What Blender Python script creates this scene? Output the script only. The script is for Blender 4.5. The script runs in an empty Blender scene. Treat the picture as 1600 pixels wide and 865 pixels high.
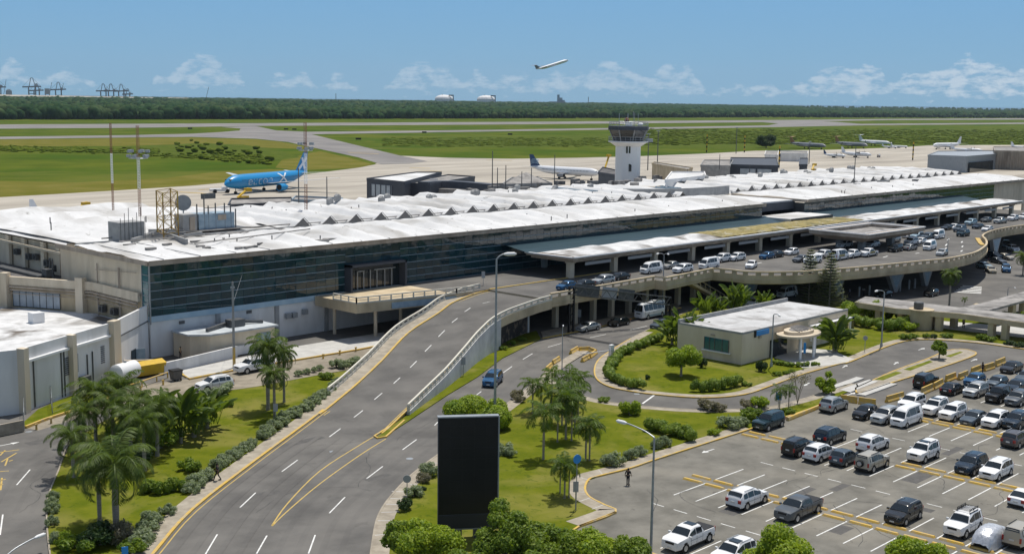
import bpy, bmesh, math, random
import numpy as np
from mathutils import Vector, Matrix
random.seed(7); RNG = np.random.default_rng(11)
R = math.radians
# ------------------------------------------------------------------ survey
# The camera was recovered from the vanishing points; P() gives the place on a level
# plane that a measured photo point lies on, so the site is laid out in metres.
F, CX, CY, H = 1900.0, 800.0, 432.5, 37.0
def nrm(a):
    l = math.sqrt(sum(x*x for x in a)); return [x/l for x in a]
def dot(a, b): return sum(x*y for x, y in zip(a, b))
def crs(a, b): return [a[1]*b[2]-a[2]*b[1], a[2]*b[0]-a[0]*b[2], a[0]*b[1]-a[1]*b[0]]
UP = nrm([.0132, -1, -274.9/F])
_v = [1850, -250.5, F]; _d = dot(_v, UP)
AX = nrm([_v[i]-_d*UP[i] for i in range(3)]); AY = nrm(crs(UP, AX))
def P(u, v, z=0.0):
    d = [u-CX, v-CY, F]; t = (z-H)/dot(d, UP)
    return (dot(d, AX)*t, dot(d, AY)*t)
def P3(u, v, z=0.0): return P(u, v, z)+(z,)
def Q(x, y, z):
    p = [x*AX[i]+y*AY[i]+(z-H)*UP[i] for i in range(3)]
    return (CX+F*p[0]/p[2], CY+F*p[1]/p[2])
def Zat(x, y, v):
    lo, hi = -60, 300
    for _ in range(50):
        m = (lo+hi)/2
        if Q(x, y, m)[1] > v: lo = m
        else: hi = m
    return lo
def path(pts, z=0.0): return [P(u, v, z) for u, v in pts]

# ------------------------------------------------------------------ camera, sky, sun
SC = bpy.context.scene
COL = SC.collection
cam = bpy.data.cameras.new('camera'); co = bpy.data.objects.new('camera', cam); COL.objects.link(co)
cam.sensor_width = 36; cam.lens = F/1600*36; cam.clip_start = 1; cam.clip_end = 200000
def toworld(c): return Vector((dot(c, AX), dot(c, AY), dot(c, UP)))
xr, yu, zb = toworld([1, 0, 0]), toworld([0, -1, 0]), toworld([0, 0, -1])
co.matrix_world = Matrix(((xr[0], yu[0], zb[0], 0), (xr[1], yu[1], zb[1], 0), (xr[2], yu[2], zb[2], H), (0, 0, 0, 1)))
SC.camera = co
SUN_EL, SHADOW = 71.0, (-0.93, -0.37)          # direction in which shadows fall
sd = Vector((-SHADOW[0], -SHADOW[1], 0)).normalized()
sun_az = math.atan2(sd[0], sd[1])               # clockwise from +Y
W = bpy.data.worlds.new('World'); SC.world = W; W.use_nodes = True
nt = W.node_tree; nd = nt.nodes; lk = nt.links
bg = nd['Background']
sky = nd.new('ShaderNodeTexSky'); sky.sky_type = 'NISHITA'; sky.sun_disc = False
sky.sun_elevation = R(SUN_EL); sky.sun_rotation = sun_az
sky.altitude = 0; sky.air_density = 1.0; sky.dust_density = 0.15; sky.ozone_density = 1.5
bg.inputs[1].default_value = 0.112
def wn(t, **k):
    n = nd.new(t)
    for a, b in k.items(): setattr(n, a, b)
    return n
def wmath(op, a, b=None, c=None, clamp=False):
    n = nd.new('ShaderNodeMath'); n.operation = op; n.use_clamp = clamp
    for i, x in enumerate((a, b, c)):
        if x is None: continue
        if isinstance(x, (int, float)): n.inputs[i].default_value = x
        else: lk.new(x, n.inputs[i])
    return n.outputs[0]
tc = nd.new('ShaderNodeTexCoord'); sp = nd.new('ShaderNodeSeparateXYZ'); lk.new(tc.outputs['Generated'], sp.inputs[0])
az = wmath('ARCTAN2', sp.outputs[1], sp.outputs[0])     # bearing, radians
el = sp.outputs[2]
cmb = nd.new('ShaderNodeCombineXYZ'); lk.new(wmath('MULTIPLY', az, 38.0), cmb.inputs[0]); lk.new(wmath('MULTIPLY', el, 95.0), cmb.inputs[1])
cn = wn('ShaderNodeTexNoise'); cn.inputs['Scale'].default_value = 1.9; cn.inputs['Detail'].default_value = 10; cn.inputs['Roughness'].default_value = .62; lk.new(cmb.outputs[0], cn.inputs['Vector'])
cmb2 = nd.new('ShaderNodeCombineXYZ'); lk.new(wmath('MULTIPLY', az, 24.0), cmb2.inputs[0]); lk.new(wmath('MULTIPLY', el, 6.0), cmb2.inputs[1]); cmb2.inputs[2].default_value = 3.3
cn2 = wn('ShaderNodeTexNoise'); cn2.inputs['Scale'].default_value = 1.0; cn2.inputs['Detail'].default_value = 2; lk.new(cmb2.outputs[0], cn2.inputs['Vector'])
# cumulus bank low over the sea: taller and denser towards +X (right), thin streaks to the left
side = wn('ShaderNodeMapRange'); side.inputs[1].default_value = 0.62; side.inputs[2].default_value = 0.40; lk.new(az, side.inputs[0])
top = wmath('ADD', wmath('MULTIPLY', side.outputs[0], 0.018), 0.023)
top = wmath('ADD', top, wmath('MULTIPLY', wmath('SUBTRACT', cn2.outputs[0], .5), 0.10))
band = wmath('MULTIPLY', wmath('SUBTRACT', top, el), 36.0)
band = wmath('MINIMUM', band, 0.22)
low = wmath('MULTIPLY', wmath('SUBTRACT', 0.011, el), 26.0); low = wmath('MAXIMUM', low, 0.0)
dens = wmath('SUBTRACT', wmath('ADD', cn.outputs[0], band), low)
cm = wn('ShaderNodeMapRange'); cm.inputs[1].default_value = 0.625; cm.inputs[2].default_value = 0.80; lk.new(dens, cm.inputs[0])
amt = wmath('MULTIPLY', cm.outputs[0], wmath('ADD', wmath('MULTIPLY', side.outputs[0], .22), .34), clamp=True)
gr = nd.new('ShaderNodeValToRGB'); e_ = gr.color_ramp.elements; lk.new(wmath('MULTIPLY', el, 2.0, clamp=True), gr.inputs[0])
e_[0].position = 0.0; e_[0].color = (.225, .400, .555, 1); e_[1].position = 1.0; e_[1].color = (.20, .29, .42, 1)
for p_, c_ in ((.07, (.180, .385, .590, 1)), (.16, (.125, .345, .610, 1)), (.45, (.16, .30, .50, 1))): q_ = e_.new(p_); q_.color = c_
gs = nd.new('ShaderNodeVectorMath'); gs.operation = 'SCALE'; gs.inputs[3].default_value = 9.7; lk.new(gr.outputs[0], gs.inputs[0])
ds = nd.new('ShaderNodeHueSaturation'); ds.inputs['Saturation'].default_value = .62; lk.new(sky.outputs[0], ds.inputs['Color'])
hs = nd.new('ShaderNodeMixRGB'); lk.new(ds.outputs[0], hs.inputs[1]); lk.new(gs.outputs[0], hs.inputs[2])
lk.new(wmath('SUBTRACT', 1.0, wmath('MULTIPLY', wmath('ABSOLUTE', el), 1.6), clamp=True), hs.inputs[0])
mixc = nd.new('ShaderNodeMixRGB'); lk.new(amt, mixc.inputs[0]); lk.new(hs.outputs[0], mixc.inputs[1]); mixc.inputs[2].default_value = (6.8, 7.3, 7.8, 1)
lk.new(mixc.outputs[0], bg.inputs[0])
sl = bpy.data.lights.new('sun', 'SUN'); sl.energy = 4.5; sl.angle = R(.55); sl.color = (1, .95, .865)
so = bpy.data.objects.new('sun', sl); COL.objects.link(so)
sdir = Vector((sd[0]*math.cos(R(SUN_EL)), sd[1]*math.cos(R(SUN_EL)), math.sin(R(SUN_EL))))
so.rotation_euler = sdir.to_track_quat('Z', 'Y').to_euler()
SC.view_settings.view_transform = 'Standard'; SC.view_settings.look = 'None'
SC.view_settings.gamma = 1; SC.view_settings.exposure = -0.03
SC.render.resolution_x = 1024; SC.render.resolution_y = 553

# ------------------------------------------------------------------ materials
MATS = {}
def mat(name, c, c2=None, sc=1.0, rough=.8, metal=0.0, spec=.3, bump=0.0, c3=None, sc3=.05, k3=.5, coat=0.0, stretch=None, island=False, detail=6, lo=.35, hi=.65, c4=None, sc4=1.0, lo4=.60, k4=.7, d4=5):
    if name in MATS: return MATS[name]
    m = bpy.data.materials.new(name); m.use_nodes = True; t = m.node_tree; b = t.nodes['Principled BSDF']
    b.inputs['Roughness'].default_value = rough; b.inputs['Metallic'].default_value = metal
    b.inputs['Specular IOR Level'].default_value = spec; b.inputs['Coat Weight'].default_value = coat
    b.inputs['Base Color'].default_value = (*c, 1); m.diffuse_color = (*c, 1)
    if c2:
        g = t.nodes.new('ShaderNodeNewGeometry'); mp = t.nodes.new('ShaderNodeMapping'); t.links.new(g.outputs['Position'], mp.inputs[0])
        if stretch: mp.inputs['Scale'].default_value = stretch
        n = t.nodes.new('ShaderNodeTexNoise'); n.inputs['Scale'].default_value = sc; n.inputs['Detail'].default_value = detail; n.inputs['Roughness'].default_value = .6
        t.links.new(mp.outputs[0], n.inputs['Vector'])
        r = t.nodes.new('ShaderNodeMapRange'); r.inputs[1].default_value = lo; r.inputs[2].default_value = hi
        t.links.new(n.outputs[0], r.inputs[0])
        fac = r.outputs[0]
        if island:
            a = t.nodes.new('ShaderNodeMath'); a.operation = 'MULTIPLY_ADD'; a.inputs[1].default_value = .75; a.use_clamp = True
            t.links.new(g.outputs['Random Per Island'], a.inputs[0])
            h = t.nodes.new('ShaderNodeMath'); h.operation = 'MULTIPLY'; h.inputs[1].default_value = .4; t.links.new(fac, h.inputs[0])
            t.links.new(h.outputs[0], a.inputs[2]); fac = a.outputs[0]
        x = t.nodes.new('ShaderNodeMixRGB'); x.inputs[1].default_value = (*c, 1); x.inputs[2].default_value = (*c2, 1)
        t.links.new(fac, x.inputs[0]); out = x.outputs[0]
        if c3:
            n3 = t.nodes.new('ShaderNodeTexNoise'); n3.inputs['Scale'].default_value = sc3; n3.inputs['Detail'].default_value = 4; n3.inputs['Distortion'].default_value = .6
            t.links.new(mp.outputs[0], n3.inputs['Vector'])
            r3 = t.nodes.new('ShaderNodeMapRange'); r3.inputs[1].default_value = .48; r3.inputs[2].default_value = .68; r3.inputs[4].default_value = k3
            t.links.new(n3.outputs[0], r3.inputs[0])
            y = t.nodes.new('ShaderNodeMixRGB'); t.links.new(r3.outputs[0], y.inputs[0]); t.links.new(out, y.inputs[1]); y.inputs[2].default_value = (*c3, 1); out = y.outputs[0]
        if c4:
            n4 = t.nodes.new('ShaderNodeTexNoise'); n4.inputs['Scale'].default_value = sc4; n4.inputs['Detail'].default_value = d4; n4.inputs['Roughness'].default_value = .7; n4.inputs['Distortion'].default_value = 1.2
            t.links.new(mp.outputs[0], n4.inputs['Vector'])
            r4 = t.nodes.new('ShaderNodeMapRange'); r4.inputs[1].default_value = lo4; r4.inputs[2].default_value = lo4+.07; r4.inputs[4].default_value = k4
            t.links.new(n4.outputs[0], r4.inputs[0])
            y4 = t.nodes.new('ShaderNodeMixRGB'); t.links.new(r4.outputs[0], y4.inputs[0]); t.links.new(out, y4.inputs[1]); y4.inputs[2].default_value = (*c4, 1); out = y4.outputs[0]
        t.links.new(out, b.inputs['Base Color'])
        if bump:
            bp = t.nodes.new('ShaderNodeBump'); bp.inputs['Strength'].default_value = bump; bp.inputs['Distance'].default_value = .1
            t.links.new(n.outputs[0], bp.inputs['Height']); t.links.new(bp.outputs[0], b.inputs['Normal'])
    MATS[name] = m; return m
def leafmat(name, c, c2, rough=.55):
    m = mat(name, c, c2, sc=.7, rough=rough, spec=.25, island=True)
    t = m.node_tree
    if 'tr' in t.nodes: return m
    b = t.nodes['Principled BSDF']; tr = t.nodes.new('ShaderNodeBsdfTranslucent'); tr.name = 'tr'
    tr.inputs[0].default_value = (c2[0]*1.5, c2[1]*1.6, c2[2]*.8, 1)
    ms = t.nodes.new('ShaderNodeMixShader'); ms.inputs[0].default_value = .28
    t.links.new(b.outputs[0], ms.inputs[1]); t.links.new(tr.outputs[0], ms.inputs[2]); t.links.new(ms.outputs[0], t.nodes['Material Output'].inputs[0])
    return m
M = dict(
 airgrass=mat('airfield_grass', (.050, .090, .008), (.095, .118, .013), sc=.012, rough=1, spec=.02, c3=(.050, .080, .008), sc3=.03, k3=.7, detail=12, lo=.40, hi=.60, c4=(.120, .128, .026), sc4=.006, lo4=.53, k4=.6, d4=12),
 lawn=mat('lawn', (.088, .114, .008), (.138, .152, .014), sc=.35, rough=1, spec=.02, c3=(.225, .200, .060), sc3=.11, k3=.8, detail=14, bump=.4, c4=(.055, .085, .008), sc4=.8, lo4=.56, k4=.7, d4=10),
 scrubgrass=mat('scrub_grass', (.09, .12, .012), (.20, .20, .04), sc=.5, rough=1, spec=.02, detail=9),
 asphalt=mat('road_asphalt', (.104, .100, .095), (.156, .149, .139), sc=.20, rough=.9, spec=.15, c3=(.19, .18, .165), sc3=.07, k3=.6, detail=12, c4=(.068, .065, .062), sc4=.30, lo4=.60, k4=.32, d4=8),
 parkasphalt=mat('car_park_asphalt', (.130, .124, .108), (.205, .195, .170), sc=.30, rough=.9, spec=.15, c3=(.27, .25, .21), sc3=.10, k3=.6, detail=12, c4=(.060, .056, .050), sc4=.8, lo4=.61, k4=.5, d4=8),
 apron=mat('apron_concrete', (.33, .295, .245), (.46, .42, .355), sc=.05, rough=.9, c3=(.22, .195, .165), sc3=.03, k3=.6, stretch=(.25, 1.6, 1), detail=8),
 taxi=mat('taxiway_asphalt', (.16, .15, .145), (.24, .225, .21), sc=.02, rough=.9),
 sidewalk=mat('sidewalk_concrete', (.27, .235, .185), (.40, .355, .285), sc=.8, rough=.9, c3=(.2, .18, .14), sc3=.4, k3=.4),
 palewalk=mat('pale_pavement', (.42, .41, .39), (.52, .51, .48), sc=.6, rough=.9),
 yellow=mat('yellow_kerb_paint', (.62, .40, .05), (.50, .34, .12), sc=2.5, rough=.6, c3=(.42, .36, .24), sc3=1.3, k3=.7),
 yline=mat('yellow_line_paint', (.60, .40, .08), (.42, .32, .13), sc=1.5, rough=.7),
 wline=mat('white_line_paint', (.72, .72, .70), (.42, .42, .41), sc=3, rough=.7, lo=.45, hi=.75),
 beige=mat('beige_concrete', (.47, .375, .245), (.58, .48, .33), sc=.5, rough=.85, c3=(.22, .18, .12), sc3=.22, k3=.5, stretch=(1, 1, .4)),
 cream=mat('cream_wall', (.60, .51, .385), (.68, .59, .46), sc=.4, rough=.85, c3=(.33, .28, .2), sc3=.3, k3=.5, stretch=(1, 1, .3)),
 whitewall=mat('white_wall', (.70, .69, .68), (.78, .77, .76), sc=.5, rough=.8, c3=(.45, .44, .42), sc3=.25, k3=.5, stretch=(1, 1, .25)),
 paleblue=mat('pale_blue_band', (.32, .45, .55), (.42, .54, .62), sc=.6, rough=.7),
 roofwhite=mat('white_roof_membrane', (.56, .56, .56), (.68, .68, .68), sc=.35, rough=.8, c3=(.34, .325, .30), sc3=.12, k3=.75, detail=12, stretch=(1, .45, 1), c4=(.20, .19, .17), sc4=.7, lo4=.61, k4=.75, d4=8),
 roofdirty=mat('stained_white_roof', (.50, .50, .50), (.70, .70, .70), sc=.4, rough=.85, c3=(.13, .11, .09), sc3=.16, k3=1.0, detail=12),
 roofgrey=mat('weathered_grey_roof', (.23, .22, .21), (.36, .34, .32), sc=.5, rough=.9, c3=(.10, .095, .09), sc3=.3, k3=.8),
 roofdark=mat('dark_wet_roof', (.05, .05, .052), (.14, .13, .125), sc=.3, rough=.8),
 moss=mat('mossy_ochre_roof', (.20, .165, .06), (.34, .28, .12), sc=.9, rough=.95, c3=(.10, .10, .05), sc3=.25, k3=.8, c4=(.45, .43, .38), sc4=.22, lo4=.56, k4=.8, d4=8),
 fascia=mat('brown_grey_fascia', (.33, .27, .215), (.45, .385, .315), sc=.6, rough=.75, c3=(.16, .135, .11), sc3=.3, k3=.6, stretch=(1, 1, .2)),
 grey=mat('grey_concrete', (.27, .27, .27), (.36, .36, .355), sc=.7, rough=.85),
 darkgrey=mat('charcoal_cladding', (.055, .062, .078), (.07, .078, .095), sc=.3, rough=.6),
 blackmetal=mat('black_metal', (.02, .02, .022), rough=.5, metal=.3),
 steel=mat('galvanised_steel', (.30, .32, .34), (.38, .40, .42), sc=2, rough=.45, metal=.5),
 darksteel=mat('dark_steel', (.09, .095, .10), (.14, .14, .14), sc=2, rough=.5, metal=.4),
 bluegreymetal=mat('blue_grey_panel', (.22, .30, .37), (.30, .38, .44), sc=1.2, rough=.6),
 rust=mat('rusty_yellow_steel', (.45, .33, .08), (.20, .10, .04), sc=1.2, rough=.7),
 redpaint=mat('red_mast_paint', (.30, .13, .08), (.22, .12, .07), sc=.6, rough=.7), whitepaint=mat('white_mast_paint', (.75, .75, .75), rough=.5),
 shadowglass=mat('dark_glass', (.012, .02, .026), rough=.06, spec=.8),
 tealglass=mat('teal_window_glass', (.02, .10, .12), (.03, .15, .17), sc=.6, rough=.1, spec=.7),
 whiteglass=mat('frosted_grey_glazing', (.30, .34, .38), (.42, .46, .50), sc=.5, rough=.3),
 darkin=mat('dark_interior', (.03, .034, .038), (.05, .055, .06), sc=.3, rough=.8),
 plastyellow=mat('yellow_container_paint', (.62, .40, .02), (.50, .32, .03), sc=1.2, rough=.5),
 tyre=mat('rubber', (.014, .014, .014), rough=.8), rim=mat('alloy_rim', (.42, .43, .44), rough=.35, metal=.6),
 carglass=mat('car_glass', (.010, .016, .020), rough=.05, spec=.9),
 headl=mat('headlight_lens', (.62, .66, .70), rough=.12, spec=.8), taill=mat('tail_light_lens', (.30, .012, .01), rough=.2, spec=.7),
 blackpl=mat('black_plastic', (.018, .018, .019), rough=.6), plate=mat('number_plate', (.6, .6, .58), rough=.5),
 screen=mat('switched_off_led_screen', (.0085, .0085, .010), (.012, .012, .014), sc=.5, rough=.42, spec=.35),
 soil=mat('soil', (.22, .195, .155), (.33, .29, .23), sc=.5, rough=1, spec=.05, c3=(.15, .13, .10), sc3=.2),
 bark=mat('grey_bark', (.20, .17, .13), (.30, .26, .20), sc=3, rough=.9, stretch=(1, 1, 4)),
 palmtrunk=mat('palm_trunk', (.22, .19, .15), (.34, .30, .24), sc=4, rough=.9, stretch=(.3, .3, 3)),
 crownshaft=mat('green_crownshaft', (.10, .17, .04), (.14, .22, .06), sc=2, rough=.5),
 skin=mat('skin', (.22, .13, .08), rough=.6), cloth_dark=mat('dark_cloth', (.02, .021, .025), (.03, .03, .035), sc=8, rough=.9),
 cloth_tan=mat('tan_cloth', (.30, .24, .14), rough=.9), cloth_blue=mat('blue_cloth', (.05, .08, .15), rough=.9), hair=mat('dark_hair', (.01, .009, .008), rough=.7),
 signblue=mat('blue_sign', (.03, .25, .60), rough=.4), signback=mat('grey_sign_back', (.35, .36, .37), rough=.5), pink=mat('pale_plumes', (.62, .58, .45), rough=.9),
 seawater=mat('sea_water', (.02, .075, .14), (.03, .10, .17), sc=.002, rough=.35),
)
M['forest'] = mat('forest_canopy', (.007, .026, .014), (.036, .070, .026), sc=.03, rough=1, spec=.02, c3=(.030, .066, .024), sc3=.004, detail=12, lo=.42, hi=.6)
LF = dict(
 palm=leafmat('palm_leaflets', (.018, .045, .007), (.110, .155, .024)),
 smallpalm=leafmat('bright_palm_leaflets', (.020, .052, .007), (.105, .155, .020)),
 paddle=leafmat('paddle_leaves', (.020, .055, .007), (.140, .190, .028)),
 bright=leafmat('bright_leaves', (.060, .135, .008), (.300, .370, .022)),
 mid=leafmat('green_leaves', (.042, .100, .010), (.200, .265, .026)),
 dark=leafmat('dark_leaves', (.015, .040, .012), (.05, .085, .022)),
 silver=leafmat('silvery_leaves', (.080, .115, .060), (.280, .325, .200)),
 purple=leafmat('dusky_leaves', (.08, .085, .055), (.24, .21, .15)),
 pine=leafmat('conifer_needles', (.030, .050, .018), (.130, .150, .065)),
)
def glassmat():
    m = bpy.data.materials.new('curtain_wall_glass'); m.use_nodes = True; t = m.node_tree; b = t.nodes['Principled BSDF']
    b.inputs['Base Color'].default_value = (.014, .045, .055, 1); b.inputs['Roughness'].default_value = .04; b.inputs['Specular IOR Level'].default_value = .72
    b.inputs['IOR'].default_value = 1.5; b.inputs['Metallic'].default_value = 0.0
    g = t.nodes.new('ShaderNodeNewGeometry'); n = t.nodes.new('ShaderNodeTexNoise'); n.inputs['Scale'].default_value = .16; n.inputs['Detail'].default_value = 3
    t.links.new(g.outputs['Position'], n.inputs['Vector']); bp = t.nodes.new('ShaderNodeBump'); bp.inputs['Strength'].default_value = .30; bp.inputs['Distance'].default_value = .25
    t.links.new(n.outputs[0], bp.inputs['Height']); t.links.new(bp.outputs[0], b.inputs['Normal'])
    # panes differ a little in tint
    r = t.nodes.new('ShaderNodeMapRange'); t.links.new(g.outputs['Random Per Island'], r.inputs[0])
    x = t.nodes.new('ShaderNodeMixRGB'); x.inputs[1].default_value = (.006, .028, .037, 1); x.inputs[2].default_value = (.016, .060, .070, 1)
    t.links.new(r.outputs[0], x.inputs[0]); t.links.new(x.outputs[0], b.inputs['Base Color'])
    return m
M['curtain'] = glassmat()
def checkmat(name, a, b_, sx):
    m = bpy.data.materials.new(name); m.use_nodes = True; t = m.node_tree
    c = t.nodes.new('ShaderNodeTexChecker'); tcn = t.nodes.new('ShaderNodeTexCoord'); mp = t.nodes.new('ShaderNodeMapping'); mp.inputs['Rotation'].default_value = (0, R(45), 0)
    mp.inputs['Location'].default_value = (.1, .137, .1)
    t.links.new(tcn.outputs['Object'], mp.inputs[0]); t.links.new(mp.outputs[0], c.inputs[0]); c.inputs['Scale'].default_value = sx
    c.inputs[1].default_value = (*a, 1); c.inputs[2].default_value = (*b_, 1); t.links.new(c.outputs[0], t.nodes['Principled BSDF'].inputs['Base Color']); return m
M['checker'] = checkmat('black_and_yellow_check', (.6, .5, .2), (.02, .02, .02), 2.9)

# ------------------------------------------------------------------ helpers
def tag(o, label=None, cat=None, group=None, kind=None):
    if label: o['label'] = label
    if cat: o['category'] = cat
    if group: o['group'] = group
    if kind: o['kind'] = kind
    return o
def empty(name, loc, label=None, cat=None, group=None, rz=0):
    o = bpy.data.objects.new(name, None); COL.objects.link(o); o.location = loc if len(loc) == 3 else (*loc, 0); o.rotation_euler = (0, 0, rz); o.empty_display_size = .1
    return tag(o, label, cat, group)
class MB:
    def __init__(s): s.v = []; s.f = []; s.m = []; s.mi = 0
    def mset(s, i): s.mi = i; return s
    def add(s, vs, fs):
        k = len(s.v); s.v += [tuple(map(float, v)) for v in vs]; s.f += [tuple(k+i for i in f) for f in fs]; s.m += [s.mi]*len(fs); return s
    def box(s, c, d, rz=0.0, tilt=None):
        ca, sa = math.cos(rz), math.sin(rz); vs = []
        for dz in (-.5, .5):
            for dx, dy in ((-.5, -.5), (.5, -.5), (.5, .5), (-.5, .5)):
                x, y, z = dx*d[0], dy*d[1], dz*d[2]
                vs.append((c[0]+x*ca-y*sa, c[1]+x*sa+y*ca, c[2]+z))
        return s.add(vs, [(3, 2, 1, 0), (4, 5, 6, 7), (0, 1, 5, 4), (1, 2, 6, 5), (2, 3, 7, 6), (3, 0, 4, 7)])
    def prism(s, poly, z0, z1, top=True, bottom=False, sides=True):
        a = sum(poly[i][0]*poly[(i+1) % len(poly)][1]-poly[(i+1) % len(poly)][0]*poly[i][1] for i in range(len(poly)))
        if a < 0: poly = poly[::-1]
        n = len(poly); z0s = z0 if isinstance(z0, (list, tuple)) else [z0]*n
        vs = [(p[0], p[1], z0s[i]) for i, p in enumerate(poly)]+[(p[0], p[1], z1) for p in poly]; fs = []
        if top: fs.append(tuple(range(n, 2*n)))
        if bottom: fs.append(tuple(range(n-1, -1, -1)))
        if sides: fs += [(i, (i+1) % n, n+(i+1) % n, n+i) for i in range(n)]
        return s.add(vs, fs)
    def cyl(s, p0, p1, r0, r1=None, n=10, caps=True):
        r1 = r0 if r1 is None else r1; p0, p1 = Vector(p0), Vector(p1); d = (p1-p0).normalized()
        a = d.orthogonal().normalized(); b = d.cross(a); vs = []
        for p, r in ((p0, r0), (p1, r1)):
            for i in range(n):
                t = 2*math.pi*i/n; vs.append(p+a*math.cos(t)*r+b*math.sin(t)*r)
        fs = [(i, (i+1) % n, n+(i+1) % n, n+i) for i in range(n)]
        if caps: fs += [tuple(range(n-1, -1, -1)), tuple(range(n, 2*n))]
        return s.add(vs, fs)
    def tube(s, pts, r, n=6):
        for a, b in zip(pts, pts[1:]):
            if (Vector(a)-Vector(b)).length > 1e-4: s.cyl(a, b, r, r, n)
        return s
    def bar(s, a, b, w, h):
        # rectangular bar between two points, w across (level), h deep
        a, b = Vector(a), Vector(b); d = (b-a).normalized(); q = Vector((-d.y, d.x, 0))
        q = q.normalized() if q.length > 1e-6 else Vector((1, 0, 0)); u = d.cross(q).normalized(); vs = []
        for p in (a, b):
            for i, j in ((-1, -1), (1, -1), (1, 1), (-1, 1)): vs.append(p+q*i*w/2+u*j*h/2)
        return s.add(vs, [(0, 1, 2, 3), (7, 6, 5, 4), (0, 4, 5, 1), (1, 5, 6, 2), (2, 6, 7, 3), (3, 7, 4, 0)])
    def lathe(s, prof, c, n=20):
        vs = []; m = len(prof)
        for i in range(n):
            t = 2*math.pi*i/n
            for r, z in prof: vs.append((c[0]+r*math.cos(t), c[1]+r*math.sin(t), c[2]+z))
        return s.add(vs, [(i*m+j, ((i+1) % n)*m+j, ((i+1) % n)*m+j+1, i*m+j+1) for i in range(n) for j in range(m-1)])
    def build(s, name, mats, parent=None, smooth=False, world=False, angle=35):
        me = bpy.data.meshes.new(name); me.from_pydata(s.v, [], s.f)
        for x in (mats if isinstance(mats, (list, tuple)) else [mats]): me.materials.append(x)
        if any(s.m): me.polygons.foreach_set('material_index', s.m)
        if smooth:
            me.polygons.foreach_set('use_smooth', [True]*len(me.polygons)); me.update()
            me.set_sharp_from_angle(angle=R(angle))
        me.update()
        o = bpy.data.objects.new(name, me); COL.objects.link(o)
        if parent:
            o.parent = parent
            if world: o.location = -Vector(parent.location)
        return o
def npmesh(name, V, Fq, mat_, parent=None, world=False):
    me = bpy.data.meshes.new(name); V = np.asarray(V, dtype=np.float32); Fq = np.asarray(Fq, dtype=np.int32); k = Fq.shape[1]
    me.vertices.add(len(V)); me.vertices.foreach_set('co', V.ravel()); me.loops.add(Fq.size); me.loops.foreach_set('vertex_index', Fq.ravel())
    me.polygons.add(len(Fq)); me.polygons.foreach_set('loop_start', np.arange(0, Fq.size, k, dtype=np.int32))
    try: me.polygons.foreach_set('loop_total', np.full(len(Fq), k, dtype=np.int32))
    except Exception: pass
    me.update(calc_edges=True); me.materials.append(mat_)
    o = bpy.data.objects.new(name, me); COL.objects.link(o)
    if parent:
        o.parent = parent
        if world: o.location = -Vector(parent.location)
    return o
def dup(root, loc=None, rz=None, scale=None, label=None, group=None, cat=None):
    r = root.copy(); COL.objects.link(r)
    if loc is not None: r.location = loc if len(loc) == 3 else (*loc, 0)
    if rz is not None: r.rotation_euler = (0, 0, rz)
    if scale: r.scale = scale if isinstance(scale, tuple) else (scale,)*3
    tag(r, label, cat, group)
    for ch in list(root.children):
        c = ch.copy(); COL.objects.link(c); c.parent = r
        for g in list(ch.children):
            d = g.copy(); COL.objects.link(d); d.parent = c
    return r
def offset(pts, d):
    out = []; n = len(pts)
    for i, p in enumerate(pts):
        a = pts[max(i-1, 0)]; b = pts[min(i+1, n-1)]; dx, dy = b[0]-a[0], b[1]-a[1]; l = math.hypot(dx, dy) or 1
        out.append((p[0]-dy/l*d, p[1]+dx/l*d))
    return out
def smooth_path(pts, k=4):
    # Catmull-Rom through the points (works for 2-D and 3-D)
    out = []; n = len(pts)
    for i in range(n-1):
        p0, p1, p2, p3 = pts[max(i-1, 0)], pts[i], pts[i+1], pts[min(i+2, n-1)]
        for j in range(k):
            t = j/k; out.append(tuple(.5*((2*b)+(-a+c)*t+(2*a-5*b+4*c-d)*t*t+(-a+3*b-3*c+d)*t**3) for a, b, c, d in zip(p0, p1, p2, p3)))
    out.append(tuple(pts[-1])); return out
def ribbon(mb, pts, d0, d1, z0, z1=None):
    # strip between offsets d0 and d1; with z1 a solid kerb of that height. pts may carry their own z
    zs = [p[2] if len(p) > 2 else 0 for p in pts]; a = offset(pts, d0); b = offset(pts, d1); n = len(pts)
    if z1 is None:
        mb.add([(*p, z0+zs[i]) for i, p in enumerate(a)]+[(*p, z0+zs[i]) for i, p in enumerate(b)], [(i, i+1, n+i+1, n+i) for i in range(n-1)])
    else:
        vs = [(*p, z+zs[i]) for q, z in ((a, z0), (a, z1), (b, z1), (b, z0)) for i, p in enumerate(q)]; fs = []
        for k in range(4):
            k2 = (k+1) % 4; fs += [(k*n+i, k*n+i+1, k2*n+i+1, k2*n+i) for i in range(n-1)]
        fs += [(0, n, 2*n, 3*n), (4*n-1, 3*n-1, 2*n-1, n-1)]
        mb.add(vs, fs)
    return mb
def dash(mb, a, b, w, z):
    a, b = Vector(a[:2]), Vector(b[:2]); d = (b-a).normalized(); q = Vector((-d.y, d.x))*w/2
    zz = z if isinstance(z, (tuple, list)) else (z, z)
    mb.add([(*(a-q), zz[0]), (*(b-q), zz[1]), (*(b+q), zz[1]), (*(a+q), zz[0])], [(0, 1, 2, 3)])
def struct(name, mb, m, parent=None):
    o = mb.build(name, m, parent)
    if not parent: tag(o, kind='structure')
    return o
def lerp(a, b, t): return a+(b-a)*t

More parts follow.
